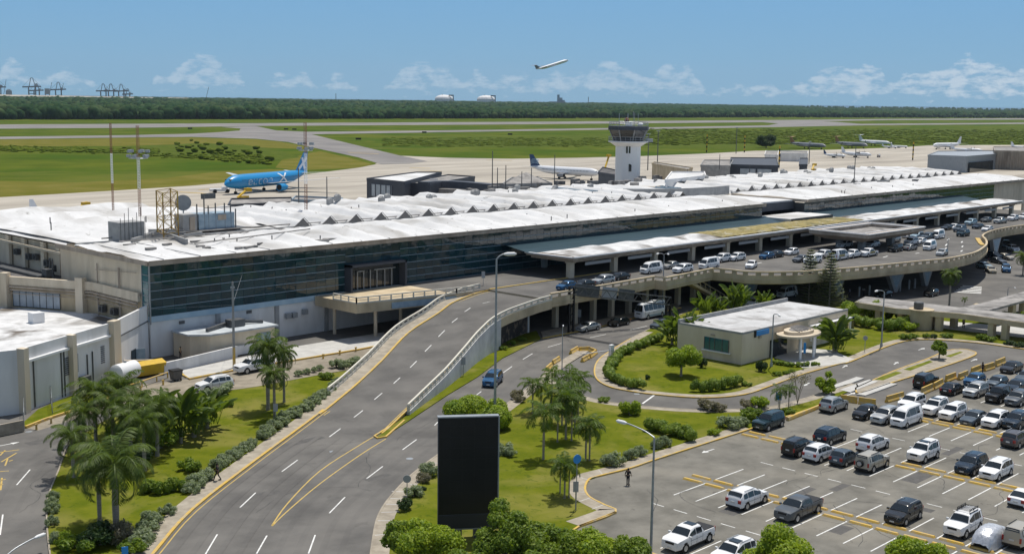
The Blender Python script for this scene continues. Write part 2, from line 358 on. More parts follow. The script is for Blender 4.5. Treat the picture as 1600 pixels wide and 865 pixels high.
# ------------------------------------------------------------------ ground, airfield, roads
def sheet(name, poly, z, m, kind='structure'):
    mb = MB(); mb.prism(poly, z-.001, z, sides=False); o = mb.build(name, m); tag(o, kind=kind); return o
disc = [(7600*math.cos(2*math.pi*i/96), 7600*math.sin(2*math.pi*i/96)) for i in range(96)]
sheet('ground', disc, -.06, M['airgrass'])
sheet('sea', [(120000*math.cos(2*math.pi*i/120), 120000*math.sin(2*math.pi*i/120)) for i in range(120)], -1.5, M['seawater'])
apron = path([(-260, 335), (0, 308), (90, 303), (175, 298), (300, 290), (400, 281), (480, 272), (560, 262), (585, 257), (598, 250), (620, 243), (700, 246.5), (800, 248), (900, 246.5), (1000, 244), (1100, 240), (1180, 235.5), (1300, 234), (1412, 230), (1450, 227), (1700, 226), (1700, 257)])
apron += [(402, 158), (60, 158), (60, 230), (20, 300)]
sheet('apron', apron, -.02, M['apron'])
sheet('runway', path([(-150, 195.2), (0, 194.5), (200, 193.5), (400, 192.5), (800, 190.5), (1200, 187.7), (1390, 186), (1700, 184.3), (1700, 186.6), (1390, 187.8), (1200, 191), (800, 194.5), (400, 197), (200, 200), (-150, 202)]), .02, M['taxi'])
sheet('taxiway', path([(-150, 215.5), (0, 213.7), (200, 211.3), (300, 209), (345, 206.5), (374, 204), (376, 201), (345, 198.6), (400, 197.2), (432, 204), (480, 206), (800, 202.6), (1200, 196), (1216, 193), (1190, 191), (1270, 189), (1305, 190.6), (1345, 193.6), (1700, 191), (1700, 193), (1345, 196), (1200, 199), (800, 205), (487, 210), (520, 218), (570, 230), (622, 242.5), (668, 252), (640, 256), (596, 257), (560, 246), (500, 233), (450, 222), (400, 217), (300, 214), (200, 215), (0, 217.6), (-150, 220)]), .05, M['taxi'])
sheet('dry_grass', path([(-150, 285), (0, 283), (120, 285), (260, 278), (340, 268), (420, 264), (470, 266), (400, 281), (300, 290), (175, 298), (0, 308), (-260, 335)]), -.015, mat('dry_grass', (.115, .115, .016), (.16, .145, .035), sc=.05, rough=1, spec=.02, detail=10))
sheet('dry_grass', path([(470, 266), (430, 262), (440, 250), (480, 240), (500, 236), (545, 246), (583, 257), (560, 262)]), -.014, MATS['dry_grass'])
sheet('dry_grass', path([(-150, 221), (0, 218.5), (200, 216), (300, 215), (400, 218), (440, 222), (500, 234), (420, 231), (330, 224), (200, 228), (0, 229), (-150, 230)]), -.013, MATS['dry_grass'])
sheet('rough_grass', path([(240, 228), (300, 224), (380, 226), (440, 236), (470, 246), (420, 252), (380, 250), (330, 246), (215, 244), (150, 240)]), -.012, mat('rough_grass', (.050, .082, .009), (.10, .122, .020), sc=.12, rough=1, spec=.02, detail=12))
sheet('rough_grass', path([(600, 218), (700, 216), (1000, 209), (1300, 203), (1700, 199), (1700, 224), (1440, 226), (1300, 231), (1150, 234), (1000, 226), (800, 231), (660, 228)]), -.012, MATS['rough_grass'])
k = MB()
for a, b, w in (((545, 239), (592, 240.5), 3.0), ((540, 237.5), (585, 238), 1.2), ((280, 300), (330, 303), 2.0), ((640, 262), (672, 263), 2.2), ((655, 266), (690, 268), 1.6), ((760, 250), (800, 251), 2.0), ((310, 297), (334, 295), 1.2)): dash(k, P(*a), P(*b), w, .06)
tag(k.build('apron_marking', M['yline']), kind='structure')
# service blocks: one asphalt sheet under the whole front of the terminal, as roads and yards
sheet('road', [(-90, -60), (460, -60), (460, 156.5), (58, 156.5), (58, 140), (-90, 137)], 0, M['asphalt'])
park = path([(905, 823), (962, 801), (945, 790), (922, 778), (914, 765), (920, 750), (937, 744), (985, 732), (1020, 720), (1100, 694), (1172, 671), (1282, 636), (1336, 622), (1380, 631), (1452, 616), (1520, 594), (1600, 566)])+[(240, 90), (240, -20), (20, -20), (20, 60)]
sheet('car_park', park, .004, M['parkasphalt'])
sheet('service_yard', path([(40, 668), (130, 637), (200, 603), (290, 592), (470, 560), (600, 538), (560, 583), (480, 592), (400, 606), (330, 614), (260, 632), (130, 650), (60, 672)]), .004, M['soil'])

def island(name, pts, m=None, z=.12, kerb=True, kc='yellow', closed=True):
    # raised bed with a kerb all round (a real step); pts are ground metres
    mb = MB(); mb.prism(pts, 0, z); o = struct(name, mb, m or M['lawn'])
    if kerb:
        p = list(pts)+[pts[0]] if closed else list(pts)
        k = MB(); ribbon(k, p, -.12, .12, 0, z+.03); tag(k.build('kerb', M[kc]), kind='structure')
    return o
def kerb(pts, m='yellow', w=.2, h=.16):
    k = MB(); ribbon(k, pts, -w/2, w/2, 0, h); return tag(k.build('kerb', M[m]), kind='structure')
def walk(pts, d0, d1, z=.135, m='sidewalk', parent=None):
    k = MB(); ribbon(k, pts, d0, d1, z); o = k.build('sidewalk', M[m], parent)
    if not parent: tag(o, kind='structure')
    return o
# left median between the service road and the ramp
Lk = smooth_path(path([(205, 905), (240, 865), (300, 797), (400, 719), (500, 645), (566, 590)]), 4)
Ledge = path([(566, 586), (552, 578), (480, 590), (400, 605), (330, 615), (250, 634), (170, 655), (112, 690), (92, 735), (76, 775), (73, 810), (76, 850), (84, 905)])
island('lawn', Lk+Ledge, z=.12, kerb=False)
kerb(Lk, w=.28); kerb(smooth_path(Ledge, 3), 'sidewalk', w=.14)
walk(Lk, .14, 1.75); k = MB(); ribbon(k, Lk, -.52, -.40, .010); tag(k.build('edge_line', M['yline']), kind='structure')
# verge and pavement along the terminal's service side
island('verge', path([(-40, 690), (40, 668), (130, 637), (205, 606), (180, 592), (140, 606), (60, 640), (35, 662), (-20, 668)]), kerb=False)
kerb(path([(40, 669), (70, 657), (130, 638), (178, 621)]), w=.3, h=.3); 
pv = path([(292, 592), (372, 577), (470, 561), (560, 546), (606, 537), (600, 520), (470, 541), (366, 562), (283, 580)])
k = MB(); k.prism(pv, 0, .15); struct('pavement', k, M['palewalk']); kerb(path([(283, 585), (296, 593), (372, 578), (470, 562), (560, 547), (606, 538)]), w=.35, h=.22)
# long narrow grass wedge between ramp wall and lower road
wedge = path([(588, 684), (600, 683), (640, 657), (700, 617), (745, 590), (785, 560), (845, 530), (838, 517), (800, 528), (770, 546), (725, 583), (697, 606), (641, 646)])
island('lawn', wedge, kerb=False)
kerb(path([(640, 641), (617, 662), (585, 682), (590, 685), (603, 683), (632, 657)]), w=.22)
# middle island with palms
I2k = smooth_path(path([(575, 905), (582, 850), (592, 805), (618, 768), (655, 733), (720, 686), (785, 637), (830, 603), (862, 575), (905, 548)]), 4)
I2a = path([(912, 549), (880, 575), (862, 592), (875, 600), (905, 617), (940, 627), (1000, 635), (1087, 641), (1160, 640), (1200, 637), (1262, 622), (1330, 600), (1340, 606), (1300, 624), (1282, 634)])
I2b = path([(1172, 671), (1100, 694), (1020, 720), (985, 732), (937, 744), (920, 750), (914, 765), (922, 778), (945, 790), (962, 801), (905, 823), (850, 860), (800, 905)])
island('lawn', I2k[::-1]+[]+I2b[::-1][0:0]+[] if False else list(I2k)+I2a+I2b, kerb=False)
kerb(I2k, 'sidewalk', w=.2); kerb(smooth_path(I2a[:13], 3), 'sidewalk', w=.2); kerb(smooth_path(I2b[:11], 3)); kerb(path([(962, 801), (905, 823)])); kerb(path([(905, 823), (850, 860), (800, 905)])); kerb(path([(1282, 634), (1172, 671)]))
walk(I2k, -1.5, -.1); walk(smooth_path(I2b[:11], 3), -1.6, -.1); walk(smooth_path(I2a[2:12], 3), -1.3, -.1); walk(path([(1282, 636), (1172, 673)]), .1, .1)
k = MB()
for a, b in (((584, 838), (607, 836)), ((587, 815), (614, 815)), ((592, 802), (624, 801)), ((601, 789), (630, 790)), ((607, 780), (636, 781)), ((612, 769), (640, 770)), ((640, 758), (652, 759)), ((648, 748), (662, 748)), ((668, 724), (685, 725))):
    dash(k, P(*a), P(*b), .14, .141)
for a, b in (((900, 745), (922, 752)), ((895, 770), (915, 770)), ((905, 785), (925, 778)), ((935, 735), (942, 743)), ((925, 797), (945, 789))): dash(k, P(*a), P(*b), .1, .141)
tag(k.build('pavement_joint', M['palewalk']), kind='structure')
# office island
I3 = smooth_path(path([(1075, 487), (1030, 507), (985, 530), (955, 548), (936, 562), (929, 577), (932, 592), (948, 603), (975, 610), (1025, 617), (1100, 622), (1162, 617), (1205, 603), (1255, 585), (1312, 569), (1328, 566), (1375, 546), (1412, 534), (1450, 531), (1525, 536), (1600, 546), (1680, 556)]), 4)
island('lawn', I3+path([(1700, 500), (1620, 492), (1500, 497), (1335, 478), (1300, 470), (1180, 478)]), kerb=False)
kerb(I3[8:]); kerb(I3[:9], 'sidewalk'); walk(I3[6:], .1, 1.5)
k = MB(); k.prism(path([(1318, 567), (1255, 552), (1262, 545), (1300, 548), (1325, 559), (1335, 562)]), .12, .145); struct('forecourt', k, M['palewalk'])
k = MB(); k.prism(path([(1232, 566), (1255, 576), (1310, 570), (1330, 566), (1262, 545), (1225, 548), (1210, 560)]), .12, .14); struct('forecourt', k, M['palewalk'])
# thin median in the loop road, with crossing slabs
I4 = smooth_path(path([(1337, 607), (1395, 581), (1450, 561), (1478, 549), (1502, 546), (1519, 549), (1524, 555), (1490, 568), (1440, 584), (1395, 598), (1344, 615), (1337, 607)]), 3)
island('median', I4[:-1], M['sidewalk'], kerb=False); kerb(I4)
for a in ([(1365, 594), (1400, 581), (1410, 583), (1380, 595)], [(1411, 578), (1452, 564), (1458, 566), (1422, 580)], [(1477, 557), (1500, 550), (1505, 551), (1485, 559)]):
    k = MB(); k.prism(path(a), .12, .13, sides=False); struct('grass_strip', k, M['scrubgrass'])
k = MB()
for a in ([(1296, 605), (1338, 590), (1350, 592), (1308, 608)], [(1312, 610), (1358, 594), (1372, 597), (1328, 614)], [(1338, 617), (1388, 599), (1402, 601), (1352, 619)]):
    k.prism(path(a), .004, .16)
struct('crossing_slab', k, M['palewalk'])
# near pavement across the lower road, under the deck
k = MB(); k.prism(path([(848, 527), (930, 512), (1000, 494), (1062, 480), (1056, 474), (1000, 486), (925, 503), (845, 519)]), 0, .15); struct('pavement', k, M['sidewalk'])
kerb(path([(847, 529), (930, 513), (1000, 495), (1064, 481)]), w=.25)
k = MB(); k.prism(path([(1420, 508), (1700, 540), (1700, 520), (1440, 500)]), .12, .15); struct('pavement', k, M['palewalk'])
k = MB(); k.prism(path([(1478, 452), (1530, 445), (1573, 405), (1578, 385), (1560, 385), (1556, 405), (1520, 440)]), 0, .15) 
k = MB()
for i in range(5): k.prism(path([(1504-i*3.2, 445.6+i*2.35), (1534-i*.2, 448.2+i*2.3), (1534-i*.2, 449.3+i*2.3), (1504-i*3.2, 446.7+i*2.35)]), .004, .008, sides=False)
struct('zebra_crossing', k, M['wline'])

# lane markings at ground level
RAMPZ = [(80, 0), (87, 0), (95, .6), (105, 1.6), (115, 2.9), (122, 3.8), (130, 4.9), (138, 5.6), (148, 6.0), (999, 6.0)]
def rz(x):
    if x <= 80: return 0
    for (a, za), (b, zb_) in zip(RAMPZ, RAMPZ[1:]):
        if x <= b: return lerp(za, zb_, (x-a)/(b-a))
    return 6
def Pr(u, v):
    z = 0
    for _ in range(12): x, y = P(u, v, z); z = .5*z+.5*rz(x)
    x, y = P(u, v, z); return (x, y, z)
k = MB()
for a, b in (((440.5, 736), (465, 718)), ((375, 792), (399.5, 769)), ((321, 865), (339.5, 834)), ((629, 702), (651, 686)), ((573, 747), (598, 728)), ((514.5, 801), (539, 776)), ((482, 864), (492.5, 835)), ((401, 864), (417, 836)), ((514.5, 682), (532, 669)), ((786, 582), (800, 572)), ((817, 561), (832, 552)), ((856, 542), (877, 536)), ((922, 527), (947, 522)), ((985, 515), (1011, 509)), ((1016, 520), (1035, 517)), ((679, 664), (686, 657)), ((26, 757), (47, 733)), ((92.5, 697), (109.5, 685)), ((0, 835), (4.5, 803)), ((1203, 660), (1206, 659)), ((740, 620), (752, 611))):
    dash(k, P(*a), P(*b), .13, .006)
struct('lane_marking', k, M['wline'])
k = MB()
for line in ([(585, 681), (560, 696), (500, 735), (450, 785), (425, 820)], [(603, 685), (563, 710), (500, 755), (450, 797), (425, 821)]):
    pts = smooth_path(path(line), 4)
    for a, b in zip(pts, pts[1:]): dash(k, a, b, .13, .007)
for a, b in (((0, 706), (30, 702)), ((2, 721), (26, 707)), ((0, 736), (14, 735)), ((0, 750), (9, 748)), ((0, 757), (5, 756)), ((14, 720), (20, 718)), ((0, 711), (8, 703)), ((8, 727), (12, 716)), ((1, 765), (3, 746))): dash(k, P(*a), P(*b), .16, .007)
struct('yellow_marking', k, M['yline'])
# wheel-stop bays: bay lines (5.2 m) every 2.55 m
k = MB()
YL = [45.9+2.55*i for i in range(-9, 10)]
def stall_lines(x0, x1, ys):
    for y in ys: dash(k, (x0, y), (x1, y), .13, .009)
stall_lines(91.6, 96.9, [y for y in YL if y < 67]); stall_lines(98.6, 103.5, [y for y in YL if y < 67])
stall_lines(110.8, 116.0, [y for y in YL if y < 66]); stall_lines(117.6, 122.8, [y for y in YL if y < 66])
stall_lines(129.6, 134.9, [y for y in YL if y < 63]); stall_lines(136.8, 142, [y for y in YL if y < 66])
stall_lines(149.5, 154.6, [y for y in YL if y < 63]); stall_lines(72.5, 77.6, [y for y in YL if y < 60]); stall_lines(79.4, 84.6, [y for y in YL if y < 60])
for X in (106.9, 125.8, 88.2, 145.5):
    y = 66.4
    while y > 20: dash(k, (X, y), (X, y-1.5), .12, .009); y -= 2.6
struct('bay_marking', k, M['wline'])
def arrow(k, x, y, ang, L=2.2, z=.008):
    c, s = math.cos(ang), math.sin(ang); q = lambda a, b: (x+a*c-b*s, y+a*s+b*c, z)
    k.add([q(-L/2, -.08), q(L*.1, -.08), q(L*.1, .08), q(-L/2, .08)], [(0, 1, 2, 3)]); k.add([q(L*.1, -.35), q(L/2, 0), q(L*.1, .35)], [(0, 1, 2)])
k = MB()
for u, v, a in ((1106, 704, 3.1), (1522, 562, 0), (1320, 572, .2), (1440, 545, 0), (1330, 615, 0), (15, 693, 0), (1260, 600, 3.3), (1400, 567, .2)): arrow(k, *P(u, v), a)
struct('arrow_marking', k, M['wline'])
k = MB(); k.prism(path([(880, 522.5), (985, 540), (983, 543), (877, 525)]), .004, .008, sides=False); struct('road_shade_line', k, M['blackpl'])  # line of shade across the lower road, painted as a dark strip
k = MB(); a = path([(1004, 630), (1022, 617)]); dash(k, a[0], a[1], .25, .006); struct('stop_line', k, M['wline'])

k = MB(); rp_r = random.Random(3)
def crack(pt, ang, n, st, w, z):
    x, y = pt
    for i in range(n):
        ang += rp_r.gauss(0, .28); x2, y2 = x+math.cos(ang)*st, y+math.sin(ang)*st; dash(k, (x, y), (x2, y2), w*rp_r.uniform(.5, 1.2), z); x, y = x2, y2
for i in range(46): crack((rp_r.uniform(84, 150), rp_r.uniform(24, 66)), rp_r.choice([0, 1.57, 3.1])+rp_r.gauss(0, .3), rp_r.randint(6, 18), .8, .05, .0105)
for u, v in ((480, 700), (400, 800), (560, 760), (620, 690), (700, 640), (820, 570), (60, 720), (30, 800), (900, 540)): crack(P(u, v), rp_r.uniform(.3, .9), 16, .9, .045, .0055)
tag(k.build('asphalt_crack', M['blackpl']), kind='structure')
k = MB()
for u, v, w_, l_ in ((470, 690, 1.2, 6), (590, 745, .9, 3), (420, 770, 1.4, 2.2), (985, 522, 1.2, 9), (60, 690, 1.5, 2.5), (1440, 575, 1.2, 5)):
    x, y = P(u, v); k.prism([(x-l_/2, y-w_/2), (x+l_/2, y-w_/2), (x+l_/2, y+w_/2), (x-l_/2, y+w_/2)], .001, .005, sides=False)
for i in range(14): x, y = rp_r.uniform(84, 148), rp_r.uniform(26, 64); w_, l_ = rp_r.uniform(.8, 2), rp_r.uniform(1, 5); k.prism([(x-l_/2, y-w_/2), (x+l_/2, y-w_/2), (x+l_/2, y+w_/2), (x-l_/2, y+w_/2)], .004, .0065, sides=False)
tag(k.build('asphalt_patch', mat('patched_asphalt', (.085, .082, .078), (.115, .11, .105), sc=1.5, rough=.9)), kind='structure')
k = MB()
def track(px, offs, w, zf):
    pts = smooth_path(px, 4)
    for o_ in offs: ribbon(k, [(*p[:2], zf(p)) for p in pts], o_-w/2, o_+w/2, 0)
LC_ = [(440, 736), (514, 682), (553, 652), (585, 624), (615, 599), (641, 574), (664, 549), (685, 526)]
track([Pr(u, v) for u, v in [(320, 866), (375, 792)]+LC_[:2]], (-2.7, -1.1, 1.1, 2.7), .55, lambda p: rz(p[0])+.024)
track([P3(u, v) for u, v in ((482, 864), (514, 801), (573, 747), (629, 702), (700, 655), (786, 582), (856, 542), (922, 527), (1011, 509))], (-2.6, -1.0, 1.0, 2.6), .55, lambda p: .0045)
track([P3(u, v) for u, v in ((4, 803), (47, 733), (100, 691), (150, 658))], (-2.4, -1.0, 1.0), .5, lambda p: .0045)
tag(k.build('tyre_track', mat('tyre_worn_asphalt', (.096, .092, .088), (.145, .139, .130), sc=.20, rough=.87, spec=.15, c3=(.19, .18, .165), sc3=.07, k3=.5, detail=12)), kind='structure')
k = MB()
for u, v in ((10, 669), (45, 674), (5, 672), (520, 705), (640, 716), (690, 590), (995, 615), (1160, 545)): x, y = P(u, v); k.cyl((x, y, .0), (x, y, .012), .38, n=14)
tag(k.build('manhole_cover', M['steel']), kind='structure')

# ------------------------------------------------------------------ far forest
def forest():
    us = np.linspace(-420, 2050, 620); fr = np.interp(us, [-420, 0, 400, 800, 1200, 1600, 2050], [187.2, 186, 185.4, 184.2, 182.4, 183.6, 186])
    rows = np.concatenate([[0, 0, .004], np.linspace(.008, .25, 34), np.linspace(.27, 1, 46)])
    V = []; n0 = RNG.random((len(rows), len(us)))
    for j, t in enumerate(rows):
        for i, u in enumerate(us):
            x, y = P(u, fr[i]); d = math.hypot(x, y); far = 7300; k = (d+(far-d)*t)/d
            j1 = (n0[j, i]-.5)*.0009*d
            x2, y2 = x*k+j1*2, y*k-j1*3
            ph = math.sin(x2*.011+1.3*math.sin(y2*.006))*math.sin(y2*.009+.4)
            h = 0 if j == 0 else (6+4*n0[j, i] if j == 1 else 11.5+5.5*n0[j, i]**2+2.2*ph+ (17 if u < 1250 else 7)*t)
            V.append((x2, y2, h))
    n = len(us); idx = np.arange(len(V)).reshape(len(rows), n)
    Fq = np.stack([idx[:-1, :-1], idx[:-1, 1:], idx[1:, 1:], idx[1:, :-1]], -1).reshape(-1, 4)
    o = npmesh('forest', V, Fq, M['forest']); tag(o, 'deep belt of dark green woodland stretching across the horizon', 'woodland', kind='stuff')
forest()
def ico():
    bm = bmesh.new(); bmesh.ops.create_icosphere(bm, subdivisions=2, radius=1); v = np.array([x.co[:] for x in bm.verts]); f = np.array([[x.index for x in q.verts] for q in bm.faces]); bm.free(); return v, f
IV, IF = ico()
def blobs(name, spec, m, label, cat, parent=None, jit=.34):
    # spec: (x, y, r, h): lumpy dome-like crowns standing on the ground
    V = []; Fs = []; k = 0
    for x, y, r, h in spec:
        s = IV*(1+jit*(RNG.random((len(IV), 1))-.4)); a = s*np.array([r, r, h*.55])+np.array([x, y, h*.5]); V.append(a); Fs.append(IF+k); k += len(IV)
    o = npmesh(name, np.concatenate(V), np.concatenate(Fs), m, parent); tag(o, label, cat, kind='stuff'); return o
sp_ = []
for i in range(1500):
    u = random.uniform(-60, 1700); fr = np.interp(u, [0, 400, 800, 1200, 1600], [186, 185.4, 184.2, 182.4, 183.6]); x, y = P(u, fr+random.uniform(-.1, 1.0)); s = random.choice([random.uniform(.55, .95), random.uniform(.8, 1.45)])*(1.0 if u > 420 else 1.22)
    sp_.append((x, y, 7*s, 12.5*s))
for i in range(2600):
    u = random.uniform(-60, 1700); x, y = P(u, np.interp(u, [0, 400, 800, 1200, 1600], [186, 185.4, 184.2, 182.4, 183.6])); k_ = 1+random.random()**1.6*1.3; s = random.uniform(.6, 1.3)*(.8+.35*k_)
    sp_.append((x*k_, y*k_, 8*s, 14.5+9*(k_-1)+3*s))
blobs('woodland_edge', sp_, mat('woodland_edge_foliage', (.007, .028, .013), (.042, .080, .030), sc=.10, rough=1, spec=.02, c3=(.08, .105, .045), sc3=.02, k3=.7), 'rounded dark tree crowns along the edge of and above the far woodland', 'woodland')
sp_ = []
def scrub(n, poly_u, vf, r0, r1, hh=.55):
    for i in range(n):
        u = random.uniform(*poly_u); v = vf(u)+random.gauss(0, 1); x, y = P(u, v); r = random.uniform(r0, r1); sp_.append((x, y, r, r*hh*random.uniform(.6, 1.3)))
scrub(800, (-40, 245), lambda u: 232+.02*u+random.uniform(-2.5, 3), .8, 2.4, .4)
scrub(55, (268, 425), lambda u: 232+(u-270)*.10+random.gauss(0, 6), 1.2, 2.8, .9)
scrub(160, (215, 420), lambda u: 242+(u-215)*.04+random.uniform(-2, 1.5), .8, 2.0, .4)
scrub(900, (600, 1000), lambda u: 221+random.uniform(-5, 7), 1.2, 3.2, .16)
scrub(3200, (1000, 1640), lambda u: 213+random.uniform(-10, 12), 1.5, 4.2, .22)
scrub(120, (330, 420), lambda u: 246+(u-330)*.05+random.uniform(-5, 5), .8, 2)
blobs('airfield_scrub', sp_, mat('scrub_foliage', (.050, .082, .008), (.110, .135, .018), sc=.25, rough=1, spec=.02), 'low green scrub growing wild on the airfield grass', 'scrub')

# ------------------------------------------------------------------ terminal building
T = empty('terminal_building', (160, 170, 0), 'long terminal with white folded roof and dark teal glass front beside the upper road', 'airport terminal')
FY = 154.8
def tri(x, x0=129.1, p=6.0, s=1.0):
    d = abs((x-x0+p/2) % p-p/2)/(p/2); return max(0.0, 1-d/s)
def tb(mb, name, m, smooth=False): return mb.build(name, m, T, world=True, smooth=smooth)
def roofgrid(name, x0, x1, ys, fz, m='roofwhite', step=.6):
    xs = np.arange(x0, x1+.01, step); V = [(x, y, fz(x, y)) for y in ys for x in xs]; n = len(xs); idx = np.arange(len(V)).reshape(len(ys), n)
    Fq = np.stack([idx[:-1, :-1], idx[:-1, 1:], idx[1:, 1:], idx[1:, :-1]], -1).reshape(-1, 4); return npmesh(name, V, Fq, M[m], T, world=True)
def front(x, y):
    t = (y-153.9)/22.3; return 14.02+.35*t+min(1, max(0, (x-98)/20))*tri(x)*(1.25*max(0, math.sin(math.pi*min(1, t*1.05)))**.8)+(.5*math.sin(x*.53+y*.31)*t*(1-t))+.10*math.sin(x*2.3+y*1.1)*math.sin(y*1.7)*min(1, 6*t)*(x < 400)
def rear(x, y, L=176.2, Bk=212.0):
    t = (y-L)/(Bk-L); return 14.1+.5*math.sin(math.pi*t)+tri(x, s=.60+.40*t)*(1.5-.3*t)*(1+.22*math.sin(math.floor((x-126.1)/6)*2.7)*min(1, t*4))+.16*math.sin(x*1.3+y)*(t > 0)+.35*math.exp(-((t-.62)/.09)**2)*tri(x, 132.1, 6)+.3*math.exp(-((t-.97)/.06)**2)*tri(x, 129.1, 12)
for nm, xa, xb, yF, yB in (('a', 86.4, 245, 153.9, 212), ('b', 264, 401, 154.4, 218)):
    ys = list(np.linspace(153.9, 176.0, 16)); yr = list(np.linspace(176.2, 212, 14)); k_ = (yF-153.9)
    roofgrid('roof', xa, xb, ys, front if nm == 'a' else (lambda x, y: front(x, y)))
    roofgrid('roof', xa if nm == 'b' else 127.0-1, xb, yr, rear)
roofgrid('roof', 89, 126.4, list(np.linspace(176.2, 214, 8)), lambda x, y: 14.05+.35*tri(x, 92, 9)*math.sin(math.pi*(y-176)/38), 'roofwhite')
# left wing roof with broad hips
mb = MB(); 
roofgrid('roof', 88.0, 128, list(np.linspace(182, 232, 20)), lambda x, y: 13.7+1.5*tri(y, 190, 13)*min(1, max(0, (x-88)/9))+.5*tri(x, 104, 16)*min(1, (x-88)/9), 'roofwhite')
w = MB(); w.prism([(88.6, 182.2), (128, 182.2), (128, 231), (88.6, 231)], 0, 13.35, top=False); w.prism([(88, 154.9), (246, 154.9), (246, 212), (128, 212), (128, 182), (88.2, 182)], 13.2, 13.95, top=False)
tb(w, 'wall', M['cream'])
f_ = MB()
# eaves fascias, butt-jointed runs standing proud of the roof sheet
for a, b in (((86.4, 153.86), (245.1, 153.86)), ((263.9, 153.86), (401.2, 153.86))):
    f_.box(((a[0]+b[0])/2, a[1]-.06, 13.72), (b[0]-a[0], .14, .66)); f_.box(((a[0]+b[0])/2, a[1]-.17, 14.08), (b[0]-a[0]+.1, .09, .10))
    f_.add([(a[0], 153.9, 13.38), (b[0], 153.9, 13.38), (b[0], FY+.1, 13.30), (a[0], FY+.1, 13.30)], [(0, 3, 2, 1)])
for x, y0, y1 in ((86.32, 153.94, 182), (245.1, 153.94, 176), (263.85, 153.94, 176), (401.25, 153.94, 185)): f_.box((x, (y0+y1)/2, 13.74), (.13, y1-y0, .66))
tb(f_, 'fascia', M['fascia'])
st = MB(); st.box(((86.4+245)/2, 176.1, 14.35), (158, .16, .5)); st.box(((264+401)/2, 176.1, 14.35), (137, .16, .5)); tb(st, 'roof_upstand', M['grey'])
# ground floor wall, sill band, end walls
g = MB(); g.box((114.5, FY+.35, 2.6), (55, .5, 5.2)); g.box((194, FY+.6, 3), (104, .3, 6)); tb(g, 'wall', M['whitewall'])
g = MB(); g.box((114.5, FY+.2, 5.60), (55.2, .6, .80)); tb(g, 'sill_band', M['paleblue'])
g = MB(); g.box((87.25, 169.2, 9.6), (.5, 25.2, 7.3)); g.box((87.3, 169.2, 3), (.4, 25.2, 6)); tb(g, 'end_wall', M['cream'])
g = MB(); g.box((87.0, 155.9, 9.6), (.12, 1.6, 7.3)); tb(g, 'corner_glazing', M['tealglass'])
g = MB(); g.cyl((86.95, 154.75, 4.9), (86.95, 154.75, 13.4), .13, n=8)
for z in (6.9, 7.9, 8.9, 9.9, 10.9, 11.9): g.box((86.92, 155.85, z), (.1, 1.8, .07))
g.box((86.9, 156.75, 9.6), (.12, .12, 7.3)); tb(g, 'corner_post', M['steel'])
g = MB(); g.box((390, FY+.25, 10), (26, .5, 8)); g.box((440, FY+.55, 7.5), (77, .4, 13)); tb(g, 'wall', M['cream'])
g = MB()
for x in (403, 410, 417, 424): g.box((x+3.3, FY+.25, 10.5), (6.2, .12, 7))
tb(g, 'wall_panel', M['grey'])
for x in (98, 108.5, 118, 139): g = MB(); g.box((x, FY-.02, 2.6), (.7, .3, 5.2)); tb(g, 'pilaster', M['grey'])
for x, z in ((92, 4.6), (103.5, 4.8), (118.6, 4.1)): g = MB(); g.box((x, FY+.05, z), (.9, .12, .45)); tb(g, 'wall_vent', M['darksteel'])
for x, z in ((110.4, 3.4), (111.6, 3.4), (113.6, 3.7)): ac = MB(); ac.box((x, FY-.35, z), (.9, .5, .8)); ac.cyl((x, FY-.62, z), (x, FY-.60, z), .3, n=12); tb(ac, 'air_conditioner', M['steel'])
# curtain wall: panes (each slightly off true so the reflections break up) and mullions
def curtain(x0, x1, z0, z1, nz, wp, y=FY):
    gl = MB(); mu = MB(); n = max(1, round((x1-x0)/wp)); wp = (x1-x0)/n; zs = [lerp(z0, z1, i/nz) for i in range(nz+1)]
    for i in range(n):
        for j in range(nz):
            a, b = x0+i*wp+.04, x0+(i+1)*wp-.04; c, d = zs[j]+.03, zs[j+1]-.03; t1, t2 = random.gauss(0, .0022), random.gauss(0, .0022)
            gl.add([(a, y-t1-t2, c), (b, y+t1-t2, c), (b, y+t1+t2, d), (a, y-t1+t2, d)], [(0, 1, 2, 3)])
        mu.box((x0+i*wp, y+.01, (z0+z1)/2), (.035, .05, z1-z0))
    hz_ = MB()
    for z in zs: hz_.box(((x0+x1)/2, y-.03, z), (x1-x0, .10, .08))
    o = tb(gl, 'glazing', M['curtain']); mu_o = mu.build('mullion', mat('teal_mullion', (.03, .07, .085), rough=.4), o); hz_.build('transom', M['bluegreymetal'], o); return o
curtain(87, 121.9, 6, 13.3, 6, 1.9); curtain(121.9, 133.6, 10.2, 13.3, 2, 1.95); curtain(133.6, 245, 6, 13.3, 6, 1.9); curtain(264, 377, 6, 13.3, 6, 1.9)
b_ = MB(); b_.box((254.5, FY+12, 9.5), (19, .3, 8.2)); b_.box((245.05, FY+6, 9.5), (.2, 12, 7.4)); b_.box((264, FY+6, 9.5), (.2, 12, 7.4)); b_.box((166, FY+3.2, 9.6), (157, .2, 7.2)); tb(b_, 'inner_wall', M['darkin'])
# entrance portal
po = MB(); po.box((121.95, 154.0, 8.2), (.35, 1.7, 4.4)); po.box((133.55, 154.0, 8.2), (.35, 1.7, 4.4)); po.box((127.75, 154.0, 10.2), (11.95, 1.7, .4)); pf = tb(po, 'portal', M['darkgrey'])
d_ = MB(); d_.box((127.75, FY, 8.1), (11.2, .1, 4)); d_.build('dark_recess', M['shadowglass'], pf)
d_ = MB()
for x in (124.2, 125.5, 126.9, 128.3, 130, 131.5): d_.box((x, 154.5, 7.6), (.13, .1, 3.1))
d_.box((124.9, 154.5, 9.1), (1.5, .1, .13)); d_.box((130.0, 154.5, 9.1), (4.6, .1, .13)); d_.build('door_frame', M['steel'], pf)
